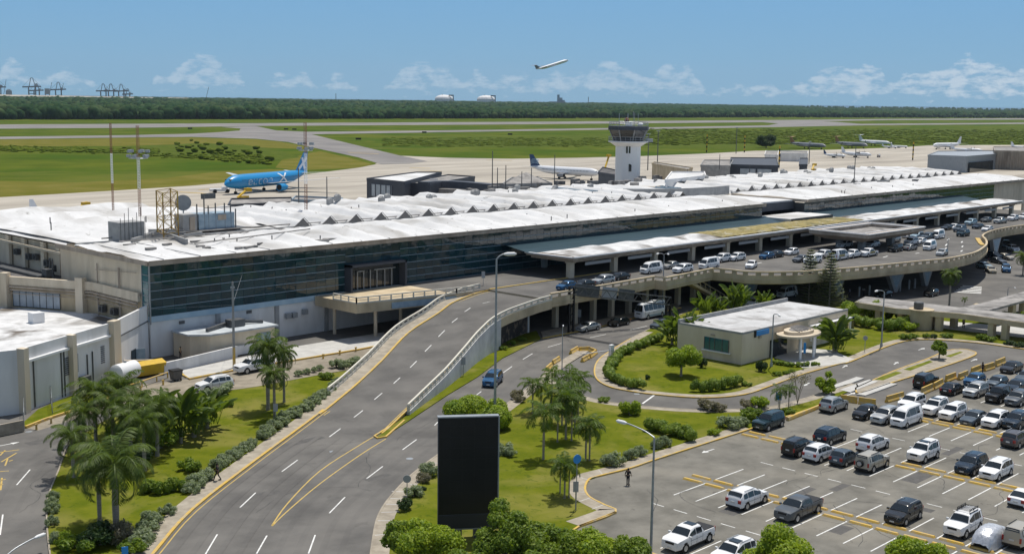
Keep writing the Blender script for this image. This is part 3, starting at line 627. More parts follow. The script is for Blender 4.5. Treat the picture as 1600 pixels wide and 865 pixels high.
# link roof between the front and the canopy, folded white shells
lr = MB(); lr.add([(158, 147.2, 9.95), (246, 147.2, 9.95), (246, FY-.05, 11.1), (158, FY-.05, 11.1)], [(0, 1, 2, 3)]); lr.add([(264, 147.2, 9.95), (352, 147.2, 9.95), (352, FY-.05, 11.1), (264, FY-.05, 11.1)], [(0, 1, 2, 3)])
tb(lr, 'link_roof', mat('blue_slate_sheet', (.014, .040, .055), (.034, .070, .090), sc=.5, rough=.4, spec=.3, stretch=(.12, 3, 1)))
lk_ = MB(); lk_.box((254.5, 151.5, 10.6), (18.8, 9, .7)); lk_.box((254.5, 168, 13.4), (18.9, 20, .8)); lk_.box((254.5, 193, 14.0), (18.9, 30, .5)); tb(lk_, 'flat_roof', M['roofwhite'])
lk_ = MB(); lk_.box((254.5, 146.95, 10.5), (18.8, .1, 1.0)); tb(lk_, 'dark_band', M['darkgrey']); lk_ = MB(); lk_.box((255, 157.9, 12.5), (19, .2, 1.9)); tb(lk_, 'dark_band', M['darkgrey'])
cg = MB(); pts = smooth_path([(232, 186, 0), (238, 181, 0), (247, 177.5, 0), (256, 176.5, 0), (264, 177, 0)], 4); ribbon(cg, pts, -.2, .2, 14, 16.2); tb(cg, 'curved_parapet', M['grey'])
sk = MB()
for i in range(26): x = 218+i*1.75; sk.box((x, 200-.25*i, 14.9+.5*math.sin(i*.25)), (.35, 15-.3*i, .3), rz=-.15)
tb(sk, 'skylight_fins', M['bluegreymetal'])
# dark triangular gable louvres at the head of each roof fold
tri_me = MB(); tri_me.add([(-1.6, 0, 0), (1.6, 0, 0), (.15, 0, 1.35), (-1.6, .12, 0), (1.6, .12, 0), (.15, .12, 1.35)], [(0, 1, 2), (3, 5, 4), (0, 2, 5, 3), (1, 4, 5, 2), (0, 3, 4, 1)])
tri_me.add([(-2.0, -.12, -.05), (.15, -.3, 1.5), (2.0, -.12, -.05), (-1.75, -.12, -.05), (.15, -.3, 1.38), (1.75, -.12, -.05)], [(0, 3, 4, 1), (1, 4, 5, 2)])
protoL = None
for x in [129.1+6*i for i in range(19)]+[291.1-18+6*i for i in range(22)]:
    if protoL is None: protoL = tri_me.build('gable_louvre', mat('dark_louvre', (.10, .098, .095), (.20, .19, .185), sc=3, rough=.8, stretch=(1, 1, 6)), T); q = protoL
    else: q = protoL.copy(); COL.objects.link(q)
    q.location = Vector((x, 175.95, 14.55))-T.location
vt = MB(); vt.box((0, 0, .55), (1.1, 1.0, 1.1)); vt.add([(-.6, -.55, 1.1), (.6, -.55, 1.1), (.6, .55, 1.1), (-.6, .55, 1.1), (0, -.4, 1.55), (0, .4, 1.55)], [(0, 1, 4), (2, 3, 5), (1, 2, 5, 4), (3, 0, 4, 5)])
pv_ = None
for x, y in [(153.3+13.7*i+(5.2 if j else 0), 199.5+4.2*j) for i in range(7) for j in (0, 1)]+[(286+14*i+(5.2 if j else 0), 199.5+4.2*j) for i in range(8) for j in (0, 1)]:
    if pv_ is None: pv_ = vt.build('roof_vent', M['grey'], T); q = pv_
    else: q = pv_.copy(); COL.objects.link(q)
    q.location = Vector((x, y, rear(x, y)-.1))-T.location
rp = MB()
for i in range(54): x = 90+6*i-.9; (246 < x < 264) or rp.bar((x, 154.4, 14.1), (x, 175.6, 14.42), .10, .10)
tb(rp, 'roof_seam', M['grey']); rp = MB()
for a, b, yy in ((92, 128, 178), (92, 126, 172.5), (100, 122, 164), (130, 244, 177.2), (265, 398, 177.2), (150, 200, 209.5), (300, 380, 211)): rp.tube([(a, yy, front(a, min(yy, 175))+.35), (b, yy+.2, front(b, min(yy, 175))+.35)], .11, 6)
for i in range(26): x, y = random.uniform(92, 126), random.uniform(157, 178); rp.box((x, y, 14.35), (random.uniform(.4, 2.6), random.uniform(.3, .8), .35), rz=random.uniform(-.4, .4))
for i in range(34): x, y = random.uniform(205, 300), random.uniform(206, 222); rp.box((x, y, 15.0), (random.uniform(.6, 3.4), random.uniform(.5, 2), random.uniform(.6, 2.2)), rz=random.uniform(-.4, .4))
tb(rp, 'roof_services', M['roofgrey']); rp = MB()
for i in range(110): 
    x = random.uniform(92, 398); y = random.choice([random.uniform(157, 172), random.uniform(180, 208)])
    if 246 < x < 264: continue
    rp.cyl((x, y, 14.1), (x, y, 15.0 if y < 176 else 15.6), .1, n=6)
for x, y, l in ((330, 168, 5), (345, 165, 3), (362, 170, 3), (310, 166, 2.5)): rp.box((x, y, 15), (l, 1.6, .9))
tb(rp, 'roof_outlet', M['darksteel'])
# grey cross-shaped upstand walls and steps at the left end of the roof
cw = MB()
for a, b in (((206, 377), (250, 364)), ((250, 364), (292, 378)), ((218, 371), (245, 365)), ((232, 362), (290, 362)), ((288, 370), (315, 366)), ((235, 368), (290, 366))):
    p, q = P(*a, 14.6), P(*b, 14.6); cw.bar((*p, 14.55), (*q, 14.55), .35, 1.0)
tb(cw, 'roof_baffle', M['grey'])
# balcony walkway in front of the glass, left of the upper road
bl = MB(); bal = [(115.6, 154.5), (115.6, 144.1), (134, 141.2), (134, 154.5)]; bl.prism(bal, 4.5, 6.0, bottom=True); bo = tb(bl, 'balcony', M['beige'])
bw = MB(); bw.bar((121.7, 142.95, 5.2), (133.8, 141.1, 5.2), .12, .95); bw.build('blue_panel', M['bluegreymetal'], bo)
rl = MB(); bp = [(115.7, 149.9, 0), (115.7, 144.2, 0), (134, 141.3, 0), (137.5, 140.9, 0)]
for a, b in zip(bp, bp[1:]):
    rl.bar((a[0], a[1], 6.95), (b[0], b[1], 6.95), .18, .16); rl.bar((a[0], a[1], 6.5), (b[0], b[1], 6.5), .08, .08); rl.bar((a[0], a[1], 6.1), (b[0], b[1], 6.1), .16, .2); L = math.dist(a, b); n = max(2, int(L/1.9))
    for i in range(n+1): x, y = lerp(a[0], b[0], i/n), lerp(a[1], b[1], i/n); rl.box((x, y, 6.5), (.18, .18, .95))
rl.build('railing', mat('cream_railing_paint', (.60, .57, .49)), bo)
for x, y in ((120.6, 145.6), (127, 147), (117.5, 152)):
    c_ = MB(); c_.cyl((x, y, 0), (x, y, 4.55), .28, n=12); c_.build('column', M['cream'], bo)

# ------------------------------------------------------------------ elevated road: ramp, deck, parapets, piers
E_ = empty('elevated_road', (150, 120, 0), 'curving two lane ramp and raised departures roadway with beige slotted parapet', 'viaduct')
def eb(mb, name, m, smooth=False, parent=None): return mb.build(name, m, parent or E_, world=parent is None, smooth=smooth)
Lr = smooth_path([Pr(500, 648)[:2], Pr(560, 600)[:2], Pr(600, 562)[:2], Pr(640, 520)[:2], (125.5, 136.4), (132, 139.4), (138.5, 140.8), (141, 141)], 4)
Rr = smooth_path([(84.2, 101.1), (93.6, 106.7), (99.4, 110.0), (105.6, 113.5), (113.3, 118.1), (120.8, 122.6), (128, 125.7), (141, 127.3)], 4)
n = 120
def resamp(pts, n):
    d = [0]
    for a, b in zip(pts, pts[1:]): d.append(d[-1]+math.dist(a, b))
    out = []
    for i in range(n):
        s = d[-1]*i/(n-1); j = max(0, min(len(pts)-2, next((k for k in range(len(d)-1) if d[k+1] >= s), len(d)-2))); t = (s-d[j])/max(1e-9, d[j+1]-d[j]); out.append(tuple(lerp(a, b, t) for a, b in zip(pts[j], pts[j+1])))
    return out
Lr, Rr = resamp(Lr, n), resamp(Rr, n)
rs = MB(); vs = []; m_ = 17
for a, b in zip(Lr, Rr):
    for j in range(m_): x, y = lerp(a[0], b[0], j/(m_-1)), lerp(a[1], b[1], j/(m_-1)); vs.append((x, y, rz(x)+.008))
rs.add(vs, [(i*m_+j, (i+1)*m_+j, (i+1)*m_+j+1, i*m_+j+1) for i in range(n-1) for j in range(m_-1)])
RAIL = [P(u, v, 7) for u, v in ((1022, 431), (1040, 433), (1113, 418.5), (1145, 421), (1175, 424), (1240, 424), (1300, 420), (1350, 416), (1400, 411), (1440, 409-2), (1480, 403), (1520, 394.5), (1537, 385), (1541, 379), (1539, 373), (1534.5, 368), (1540, 363.5), (1551, 359.5), (1575, 354.5), (1600, 351), (1640, 345.5))]
RAIL = [(141, 127.2), (155, 127.6)]+RAIL
RAIL = RAIL[:5]+smooth_path(RAIL[5:], 4)
deck = RAIL+[(RAIL[-1][0]+40, RAIL[-1][1]+2), (RAIL[-1][0]+40, FY), (134, FY), (134, 141.2), (141, 141.1)]
rs.prism(deck, 5.9, 6.012, sides=False); eb(rs, 'road_surface', M['asphalt'])
dk = MB(); dk.prism(deck, 4.7, 5.95, bottom=True, top=False); eb(dk, 'deck', M['beige'])
# ramp walls
wl = MB()
def wallrun(pts, d0, d1, zlo, hi, i0=0):
    A, B_ = offset(pts, d0), offset(pts, d1); nn = len(pts); vs = []
    for (a, b, c) in zip(A, B_, pts): z = rz(c[0])+hi; vs += [(a[0], a[1], zlo), (a[0], a[1], z), (b[0], b[1], z), (b[0], b[1], zlo)]
    wl.add(vs, [(4*i+j, 4*(i+1)+j, 4*(i+1)+(j+1) % 4, 4*i+(j+1) % 4) for i in range(nn-1) for j in range(4)]+[(3, 2, 1, 0), tuple(4*(nn-1)+j for j in range(4))])
iR = next(i for i, p in enumerate(Rr) if p[0] > 92.3); iRe = next(i for i, p in enumerate(Rr) if p[0] > 128.3); iL = next(i for i, p in enumerate(Lr) if p[0] > 92)
wallrun(Rr[iR:iRe], -.5, -.05, -.1, .18); wallrun(Lr[iL:], 1.9, 2.3, -.1, .12); eb(wl, 'side_wall', mat('pale_ramp_wall', (.46, .46, .47), (.58, .58, .58), sc=.4, rough=.85, c3=(.3, .29, .27), sc3=.3, k3=.5))
sw = MB(); vs = []; A = offset(Lr, .25); B_ = offset(Lr, 1.92)
for a, b, c in zip(A, B_, Lr): vs += [(a[0], a[1], rz(c[0])+.15), (b[0], b[1], rz(c[0])+.15)]
sw.add(vs, [(2*i, 2*i+2, 2*i+3, 2*i+1) for i in range(len(Lr)-1)]); eb(sw, 'sidewalk', M['sidewalk'])
kb = MB(); L3 = [(p[0], p[1], rz(p[0])) for p in Lr]; ribbon(kb, L3, 0, .27, 0, .17); R3 = [(p[0], p[1], rz(p[0])) for p in Rr]; ribbon(kb, R3[2:], -.05, .15, 0, .17); eb(kb, 'kerb', M['yellow'])
kb = MB(); ribbon(kb, L3, -.55, -.42, .02); ribbon(kb, R3[3:], .4, .52, .02)
kb.prism([(141, 140.6), (159, 140.9), (175, 141), (175, 141.25), (141, 141.0)], 6.0, 6.14); eb(kb, 'edge_line', M['yline'])
lm = MB()
for a, b in (((754, 474), (766, 471)), ((726, 487), (735, 481)), ((706, 504), (715, 497)), ((685, 526), (695, 516)), ((664, 549), (674, 539)), ((641, 574), (651, 564)), ((615, 599), (625, 590)), ((585, 624), (597, 614)), ((553, 652), (567, 641))):
    p, q = Pr(*a), Pr(*b); dash(lm, p, q, .13, (rz(p[0])+.032, rz(q[0])+.032))
for a, b in (((1492, 402), (1495, 400)), ((1501, 393), (1504, 391)), ((1503, 386), (1504.5, 384)), ((1502, 379), (1504, 377)), ((1476, 389), (1479, 387)), ((1477, 384), (1480, 381)), ((1440, 366), (1452, 364)), ((1466, 400), (1471, 398)), ((1180, 412), (1190, 410)), ((1480, 375), (1483, 373)), ((1380, 402), (1387, 400)), ((1430, 396), (1436, 395))): p, q = P(*a, 6), P(*b, 6); dash(lm, p, q, .3, 6.02)
eb(lm, 'lane_marking', M['wline'])
# parapet of the ramp: low beam, posts and a round top rail (both sides)
pr = MB()
def rail3(pts, off, post=1.6):
    A = offset(pts, off); Z = [rz(p[0]) for p in pts]; d = 0
    for i in range(len(A)-1):
        a, b = (A[i][0], A[i][1], Z[i]+.95), (A[i+1][0], A[i+1][1], Z[i+1]+.95); pr.bar(a, b, .24, .22); pr.bar((a[0], a[1], Z[i]+.28), (b[0], b[1], Z[i+1]+.28), .26, .34)
    R_ = resamp([(*a, z) for a, z in zip(A, Z)], int(sum(math.dist(A[i], A[i+1]) for i in range(len(A)-1))/post))
    for x, y, z in R_: pr.box((x, y, z+.5), (.26, .26, .95))
rail3(Rr[iR:], -.28); rail3(Lr[iL:], 2.1); eb(pr, 'ramp_railing', mat('cream_railing_paint', (.60, .57, .49), (.70, .67, .60), sc=1.5, rough=.7))
# deck parapet
pp = MB(); rp3 = [(p[0], p[1], 0) for p in RAIL]; ribbon(pp, rp3, -.28, .12, 4.9, 6.32); ribbon(pp, rp3, -.32, .10, 6.80, 7.06); ribbon(pp, rp3, -.42, -.281, 5.35, 5.47); ribbon(pp, rp3, -.36, -.281, 4.9, 5.02)
tot = sum(math.dist(RAIL[i], RAIL[i+1]) for i in range(len(RAIL)-1)); rs_ = resamp(rp3, int(tot/2.3))
for a, b in zip(rs_, rs_[1:]):
    an = math.atan2(b[1]-a[1], b[0]-a[0]); w_ = .35 if a[0] < 176 else .95; pp.box((a[0], a[1], 6.56), (w_, .26, .5), rz=an)
eb(pp, 'parapet', M['beige'])
yk = MB(); ribbon(yk, [(*P(1527, 373, 6), 0), (*P(1532, 381, 6), 0), (*P(1536, 384, 6), 0)], -.5, .5, 6.0, 6.25); eb(yk, 'kerb', M['yellow'])
for i in range(9):
    x = 148+4.85*i; c_ = MB(); c_.box((x, 132.3, 2.4), (.75, .9, 4.8)); eb(c_, 'column', M['cream'])
for i in range(12):
    for y in (141, 149):
        c_ = MB(); c_.box((150+18*i, y, 2.4), (.9, .9, 4.8)); eb(c_, 'column', M['grey'])
for (u, v), (u0, v0), (u1, v1) in (((1397, 456), (1378, 434), (1414, 428.6)), ((1445, 446), (1433, 428), (1457, 423)), ((1306, 462), (1288, 444), (1318, 440)), ((1170, 466), (1155, 448), (1192, 444)), ((1553, 402), (1545, 380), (1575, 372))):
    b0 = P(u, v); a0 = P(u0, v0, 4.9); a1 = P(u1, v1, 4.9); dx, dy = a1[0]-a0[0], a1[1]-a0[1]; l = math.hypot(dx, dy); dx, dy = dx/l, dy/l; l = min(l, 7); mx, my = b0
    vp = MB(); nx, ny = -dy*.45, dx*.45; vs = []
    for s in (-1, 1):
        for t, z in ((-.5, 0), (.5, 0), (l/2, 4.75), (-l/2, 4.75)): vs.append((mx+dx*t+nx*s, my+dy*t+ny*s, z))
    vp.add(vs, [(0, 1, 2, 3), (7, 6, 5, 4), (0, 4, 5, 1), (1, 5, 6, 2), (3, 2, 6, 7), (0, 3, 7, 4)]); o = eb(vp, 'tapered_pier', M['grey'])
    pn = MB(); vs = [(mx+dx*t-nx*1.06, my+dy*t-ny*1.06, z) for t, z in ((-.15, .9), (.15, .9), (l/2-.8, 4.5), (-l/2+.8, 4.5))]; pn.add(vs, [(0, 1, 2, 3)]); pn.build('painted_panel', M['bluegreymetal'], E_).location = -E_.location
# mural panel on the wall at the start of the open arches
eg = MB(); Ae = offset(Rr, -.5); Be = offset(Rr, -.05); q4_ = [(a, b, rz(c[0])) for a, b, c in zip(Ae, Be, Rr)][iRe-1:]; vs = []
for a, b, z_ in q4_: vs += [(a[0], a[1], z_-1.15), (a[0], a[1], z_+.18), (b[0], b[1], z_+.18), (b[0], b[1], z_-1.15)]
eg.add(vs, [(4*i+j, 4*(i+1)+j, 4*(i+1)+(j+1) % 4, 4*i+(j+1) % 4) for i in range(len(q4_)-1) for j in range(4)]+[(3, 2, 1, 0), tuple(4*(len(q4_)-1)+j for j in range(4))])
ns_ = len(q4_); eg.add([(a[0], a[1]+.4, z_-1.1) for a, b, z_ in q4_]+[(a[0]-2, a[1]+9, z_-1.1) for a, b, z_ in q4_], [(i, ns_+i, ns_+i+1, i+1) for i in range(ns_-1)]); eb(eg, 'edge_beam', M['beige'])
uw = MB(); uw.bar((128.4, 127.3, 2.2), (141.2, 132.5, 2.2), .25, 4.4); eb(uw, 'under_wall', M['cream'])
mu = MB(); mu.bar((128.5, 127.0, 1.75), (141.0, 132.15, 1.75), .12, 3.2); eb(mu, 'mural_panel', mat('dark_printed_panel', (.03, .028, .03), (.22, .17, .14), sc=.9, rough=.5, lo=.5, hi=.62))
mu = MB(); mu.box((141.2, 132.1, 2.3), (.3, .35, 4.6)); mu.bar((128.5, 126.98, 3.45), (141.0, 132.1, 3.45), .2, .2); eb(mu, 'panel_frame', M['whitepaint'])
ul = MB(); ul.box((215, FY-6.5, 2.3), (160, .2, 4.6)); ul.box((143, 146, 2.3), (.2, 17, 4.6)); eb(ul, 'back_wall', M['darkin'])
# staircase from the deck to the ground
sa, sb = P3(1072, 437, 5.6), (*P(1126, 469), 0.1); stc = MB(); sA, sB = Vector(sa), Vector(sb)
stc.bar(sA-Vector((0, 0, .3)), sB-Vector((0, 0, .1)), 1.6, .5); so_ = eb(stc, 'staircase', M['beige'])
sr = MB(); d = (sB-sA); q = Vector((-d.y, d.x, 0)).normalized()*.8
for s in (-1, 1):
    sr.bar(sA+q*s+Vector((0, 0, 1.0)), sB+q*s+Vector((0, 0, 1.0)), .12, .14)
    for i in range(8): p = sA+d*(i/7)+q*s; sr.box((p.x, p.y, p.z+.45), (.1, .1, 1.0))
sr.build('handrail', M['beige'], so_)

# ------------------------------------------------------------------ canopies over the upper road
CN = empty('drop_off_canopy', (260, 144, 6), 'long flat canopy with white wavy shells over the drop off kerb along the glass front', 'canopy')
def cb(mb, name, m, parent=CN): return mb.build(name, m, parent, world=True)
c_ = MB(); c_.prism([(159.3, 138.3), (359, 138.9), (359, 149.3), (158.8, 149.3)], 9.55, 10.0, bottom=True)
c_.prism([(160.2, 139.2), (358, 139.9), (358, 149.2), (160, 149.2)], 9.0, 9.56, bottom=True); cb(c_, 'roof_slab', M['fascia'])
c_ = MB(); c_.bar((159.25, 138.25, 10.03), (359, 138.85, 10.03), .45, .22); c_.bar((159.1, 138.5, 10.03), (158.6, 149.3, 10.03), .45, .22); cb(c_, 'white_edge', M['whitepaint'])
def shell(x, y): t = (y-139.2)/8.2; return 10.06+math.sin(math.pi*min(1, max(0, t)))**.7*(.14+.62*tri(x, 171.8, 10.6))*min(1, (x-160)/5)*(.0 if 205.5 < x < 268 else 1)
xs = np.arange(160.5, 358, .6); ys = np.linspace(139.2, 147.3, 10); V = [(x, y, shell(x, y)) for y in ys for x in xs]; idx = np.arange(len(V)).reshape(len(ys), len(xs))
Fq = np.stack([idx[:-1, :-1], idx[:-1, 1:], idx[1:, 1:], idx[1:, :-1]], -1).reshape(-1, 4); npmesh('wavy_shell', V, Fq, M['roofdirty'], CN, world=True)
xs = np.arange(207, 266, .6); ys = np.linspace(139.4, 148.5, 10); V = [(x, y, 10.15+.5*math.sin(math.pi*(y-139.4)/9.1)*math.sin(math.pi*(x-207)/59)+.12*random.random()) for y in ys for x in xs]; idx = np.arange(len(V)).reshape(len(ys), len(xs))
Fq = np.stack([idx[:-1, :-1], idx[:-1, 1:], idx[1:, 1:], idx[1:, :-1]], -1).reshape(-1, 4); npmesh('mossy_roof', V, Fq, M['moss'], CN, world=True)
for i in range(17):
    x = 161.5+12.2*i; c_ = MB(); c_.box((x, 141.0, 7.5), (1.1, 1.0, 3.0)); c_.box((x, 141.0, 8.85), (1.5, 1.3, .35)); cb(c_, 'column', M['cream'])
    if i % 1 == 0 and i < 16: c_ = MB(); c_.box((x+6, 139.6, 8.45), (7.2, .12, .55)); cb(c_, 'hanging_sign', M['signback'])
for i in range(14):
    c_ = MB(); c_.box((168+13.6*i, 153.2, 7.6), (.9, .9, 3.2)); cb(c_, 'column', M['grey'])
SQ = empty('square_canopy', (248, 129, 6), 'square island canopy with open centre standing in the middle of the upper roadway', 'canopy')
ring = [(235.2, 122.5), (261.5, 122.4), (261.3, 136), (235.2, 136.5)]; inn = [(237.2, 124.4), (259.3, 124.3), (259.2, 134.3), (237.3, 134.6)]
c_ = MB(); vs = [(*p, z) for q in (ring, inn) for z in (9.3, 10.05) for p in q]
c_.add(vs, [(i, (i+1) % 4, 4+(i+1) % 4, 4+i) for i in range(4)]+[(4+i, 4+(i+1) % 4, 12+(i+1) % 4, 12+i) for i in range(4)]+[(12+i, 12+(i+1) % 4, 8+(i+1) % 4, 8+i) for i in range(4)]); c_.add([(237.5, 124.8, 8.2), (259, 124.8, 8.2), (259, 134, 8.2), (237.5, 134, 8.2)]+[(*p, 9.3) for p in ring], [(3, 2, 1, 0), (0, 1, 5, 4), (1, 2, 6, 5), (2, 3, 7, 6), (3, 0, 4, 7)])
cb(c_, 'roof_ring', M['fascia'], SQ); c_ = MB()
for a, b in zip(ring, ring[1:]+ring[:1]): c_.bar((*a, 10.12), (*b, 10.12), .4, .16)
for a, b in zip(inn, inn[1:]+inn[:1]): c_.bar((*a, 10.12), (*b, 10.12), .3, .16)
cb(c_, 'white_edge', M['whitepaint'], SQ); c_ = MB(); c_.prism(inn, 9.3, 9.35, sides=False); cb(c_, 'gravel_roof', M['roofgrey'], SQ)
for x, y in ((241.5, 127.2), (255, 127.2), (241.5, 132.5), (255, 132.5)): c_ = MB(); c_.box((x, y, 7.2), (1.2, 1.2, 2.4)); cb(c_, 'column', M['grey'], SQ)

# ------------------------------------------------------------------ annex and service buildings at the left
def thing(name, loc, label, cat, group=None): return empty(name, loc, label, cat, group)
def pb(mb, name, m, parent, smooth=False): return mb.build(name, m, parent, world=True, smooth=smooth)
AN = thing('annex_building', (80, 180, 0), 'beige two storey annex with dark flat roof joined to the left end of the terminal', 'building')
pa = [(86.9, 156.9), (87.0, 171), (79.4, 186.6), (66, 214), (88.2, 226), (88.2, 182.0), (88.2, 156.9)]
g = MB(); g.prism(pa, 0, 8.4); pb(g, 'wall', M['beige'], AN); g = MB(); g.prism([(x+(.3 if i < 4 else 0), y) for i, (x, y) in enumerate(pa)], 8.42, 8.5); pb(g, 'roof', M['roofdark'], AN)
g = MB(); an_line = [(86.9, 157.2, 0), (87.0, 171, 0), (79.4, 186.6, 0), (66, 214, 0)]; ribbon(g, an_line, -.1, .5, 7.9, 9.2); pb(g, 'parapet', M['cream'], AN)
g = MB(); ribbon(g, an_line, .5, .62, 7.1, 7.3); ribbon(g, an_line, .5, .75, 7.55, 7.8); ribbon(g, an_line, .5, .6, 6.6, 6.7); pb(g, 'pipe_run', M['fascia'], AN)
def on(p, q, t): return (lerp(p[0], q[0], t), lerp(p[1], q[1], t))
for (p, q, ts) in (((87, 171), (79.4, 186.6), (.12, .92)), ((79.4, 186.6), (66, 214), (.25, .55))):
    for t in ts:
        x, y = on(p, q, t); c_ = MB(); an = math.atan2(q[1]-p[1], q[0]-p[0]); c_.box((x-.5, y-.25, 6.9), (1.3, 1.1, 5.8), rz=an); pb(c_, 'pier', M['cream'], AN)
def strip_window(p, q, t0, t1, z0, z1, n, parent):
    a, b = on(p, q, t0), on(p, q, t1); an = math.atan2(q[1]-p[1], q[0]-p[0]); nx, ny = math.cos(an+math.pi/2), math.sin(an+math.pi/2); L = math.dist(a, b); mx, my = (a[0]+b[0])/2, (a[1]+b[1])/2
    w = MB(); w.box((mx+nx*.12, my+ny*.12, (z0+z1)/2), (L, .08, z1-z0), rz=an); o = pb(w, 'window', M['whiteglass'], parent)
    f = MB()
    for i in range(n+1): x, y = on(a, b, i/n); f.box((x+nx*.18, y+ny*.18, (z0+z1)/2), (.07, .08, z1-z0), rz=an)
    for z in (z0, z1): f.box((mx+nx*.18, my+ny*.18, z), (L, .09, .09), rz=an)
    f.build('frame', M['darksteel'], o)
strip_window((87, 171), (79.4, 186.6), .36, .86, 4.6, 7.0, 7, AN); strip_window((79.4, 186.6), (66, 214), .03, .2, 4.6, 7.0, 4, AN); strip_window((79.4, 186.6), (66, 214), .32, .5, 4.6, 7.0, 5, AN)
def ac_unit(parent, x, y, z, an, name='air_conditioner'):
    a = MB(); a.box((x, y, z), (1.2, .7, 1.0), rz=an); nx, ny = math.cos(an+math.pi/2), math.sin(an+math.pi/2); o = pb(a, name, M['darksteel'], parent); f = MB(); f.cyl((x+nx*.36, y+ny*.36, z), (x+nx*.4, y+ny*.4, z), .38, n=12); f.build('fan', M['blackmetal'], o)
for y in (164.3, 167.8): ac_unit(AN, 86.45, y, 5.6, math.pi/2)
g = MB()
for z in (4.3, 4.7, 5.1, 5.5): g.bar((86.75, 157.5, z), (86.75, 162.5, z), .06, .06)
for x, y in ((86.7, 162.8), (86.8, 163.3), (86.75, 169.6)): g.cyl((x, y, 4), (x, y, 12.2), .09, n=6)
g.bar((86.72, 158, 12.0), (86.72, 170, 11.2), .08, .08); g.bar((86.72, 157, 8.9), (86.7, 160, 8.6), .3, .35); pb(g, 'wall_pipes', M['fascia'], AN)
# plant room on the annex roof with its white hipped cover belongs to the terminal wing: clutter along its wall
for i, (y, z) in enumerate(((186, 9.6), (188.5, 10.2), (192.5, 10.8), (195, 10.6), (199.5, 11))): ac_unit(T, 87.9, y, z, math.pi/2)
g = MB()
for y in (184.5, 190, 197, 203): g.box((88.1, y, 11), (.5, 1.2, 4.8))
g.bar((87.6, 183, 12.3), (87.6, 205, 12.5), .3, .35); pb(g, 'wall_pilaster', M['cream'], T)
g = MB(); g.cyl((86.3, 183.2, 8.5), (86.3, 183.2, 11.6), .14, n=8); g.cyl((86.3, 184.1, 8.5), (86.3, 184.1, 11.6), .14, n=8); g.box((85.9, 184, 9.3), (1.3, 1.6, 1.2)); g.box((85, 192, 8.75), (1.4, 16, .35)); g.box((82.5, 205, 9.1), (2, 3, 1.1)); pb(g, 'rooftop_ductwork', M['darksteel'], AN)
g = MB(); g.prism([(70, 210), (80, 214), (74, 232), (60, 226)], 8.5, 9.6); pb(g, 'stepped_roof', M['roofdirty'], AN)

WB = thing('service_building', (70, 150, 0), 'white windowless service building with stained flat roof in front of the beige annex', 'building')
wp = [(60.4, 137.6), (76.8, 146.3), (86.8, 155.2), (86.9, 157), (86.9, 171), (79.2, 186.2), (66, 213.5), (44, 205), (30, 150), (50.2, 139.2)]
g = MB(); g.prism(wp, 0, 4.38, top=False); pb(g, 'wall', M['whitewall'], WB); g = MB(); g.prism([(60.8, 138.4), (76.6, 147), (85.9, 155.8), (86.4, 171), (78.8, 186), (45, 204), (31, 150), (50.3, 139.8)], 4.4, 4.45, sides=False); pb(g, 'roof', M['roofdirty'], WB)
g = MB(); A_, B_, C_ = (60.4, 137.6), (76.8, 146.3), (86.8, 155.2); D_ = (50.2, 139.2)
ribbon(g, [(*D_, 0), (*A_, 0), (*B_, 0), (*C_, 0)], -.04, .3, -.05, 7.62); pb(g, 'front_wall', M['whitewall'], WB)
an = math.atan2(B_[1]-A_[1], B_[0]-A_[0]); nx, ny = math.sin(an), -math.cos(an)
for t, w, zz in ((.01, .9, 7.75), (.5, .8, 7.7), (.985, 1.5, 7.95)):
    x, y = on(A_, B_, t); g = MB(); g.box((x+nx*.3, y+ny*.3, zz/2), (w, 1.0, zz), rz=an); pb(g, 'buttress', M['cream'], WB)
g = MB()
for t0, t1 in ((.04, .47), (.53, .94)): a, b = on(A_, B_, t0), on(A_, B_, t1); g.bar((a[0]+nx*.22, a[1]+ny*.22, 6.05), (b[0]+nx*.22, b[1]+ny*.22, 6.05), .45, .28)
pb(g, 'ledge', M['whitepaint'], WB)
g = MB()
for t in (.06, .46, .56, .86):
    x, y = on(A_, B_, t)
    for k2 in range(9): g.box((x+nx*.08, y+ny*.08, 2.8+k2*.26), (.75, .16, .10), rz=an)
pb(g, 'wall_louvre', M['darksteel'], WB)
g = MB()
for t, z0, z1 in ((.12, .2, 5.8), (.40, .2, 5.9), (.43, .2, 6), (.68, .2, 4.5), (.74, .2, 4.7)):
    x, y = on(A_, B_, t); g.cyl((x+nx*.12, y+ny*.12, z0), (x+nx*.12, y+ny*.12, z1), .09, n=6)
pb(g, 'downpipe', M['darksteel'], WB)
g = MB(); x, y = on(A_, B_, .62); g.box((x+nx*.5, y+ny*.5, 1), (1.5, .8, 2), rz=an); pb(g, 'cabinet', M['darksteel'], WB)
g = MB(); g.box((*P(57, 503, 4.5), 5.2), (1.7, 1.7, 1.5)); pb(g, 'roof_hatch', M['whitepaint'], WB)
# second wall face towards the terminal corner: door
a2 = math.atan2(C_[1]-B_[1], C_[0]-B_[0]); x, y = on(B_, C_, .52); nx2, ny2 = math.sin(a2), -math.cos(a2)
g = MB(); g.box((x+nx2*.05, y+ny2*.05, 1.3), (1.7, .2, 2.5), rz=a2); o = pb(g, 'doorway', M['shadowglass'], WB)
g = MB(); g.box((x+nx2*.55+.9, y+ny2*.55+.6, 1.3), (.08, 1.2, 2.4), rz=a2+.5); pb(g, 'open_door', M['bluegreymetal'], WB)
g = MB(); a, b = on(B_, C_, .12), on(B_, C_, .98); g.bar((a[0]+nx2*.1, a[1]+ny2*.1, 5.4), (b[0]+nx2*.1, b[1]+ny2*.1, 5.4), .1, .14); pb(g, 'wall_pipe', M['darksteel'], WB)

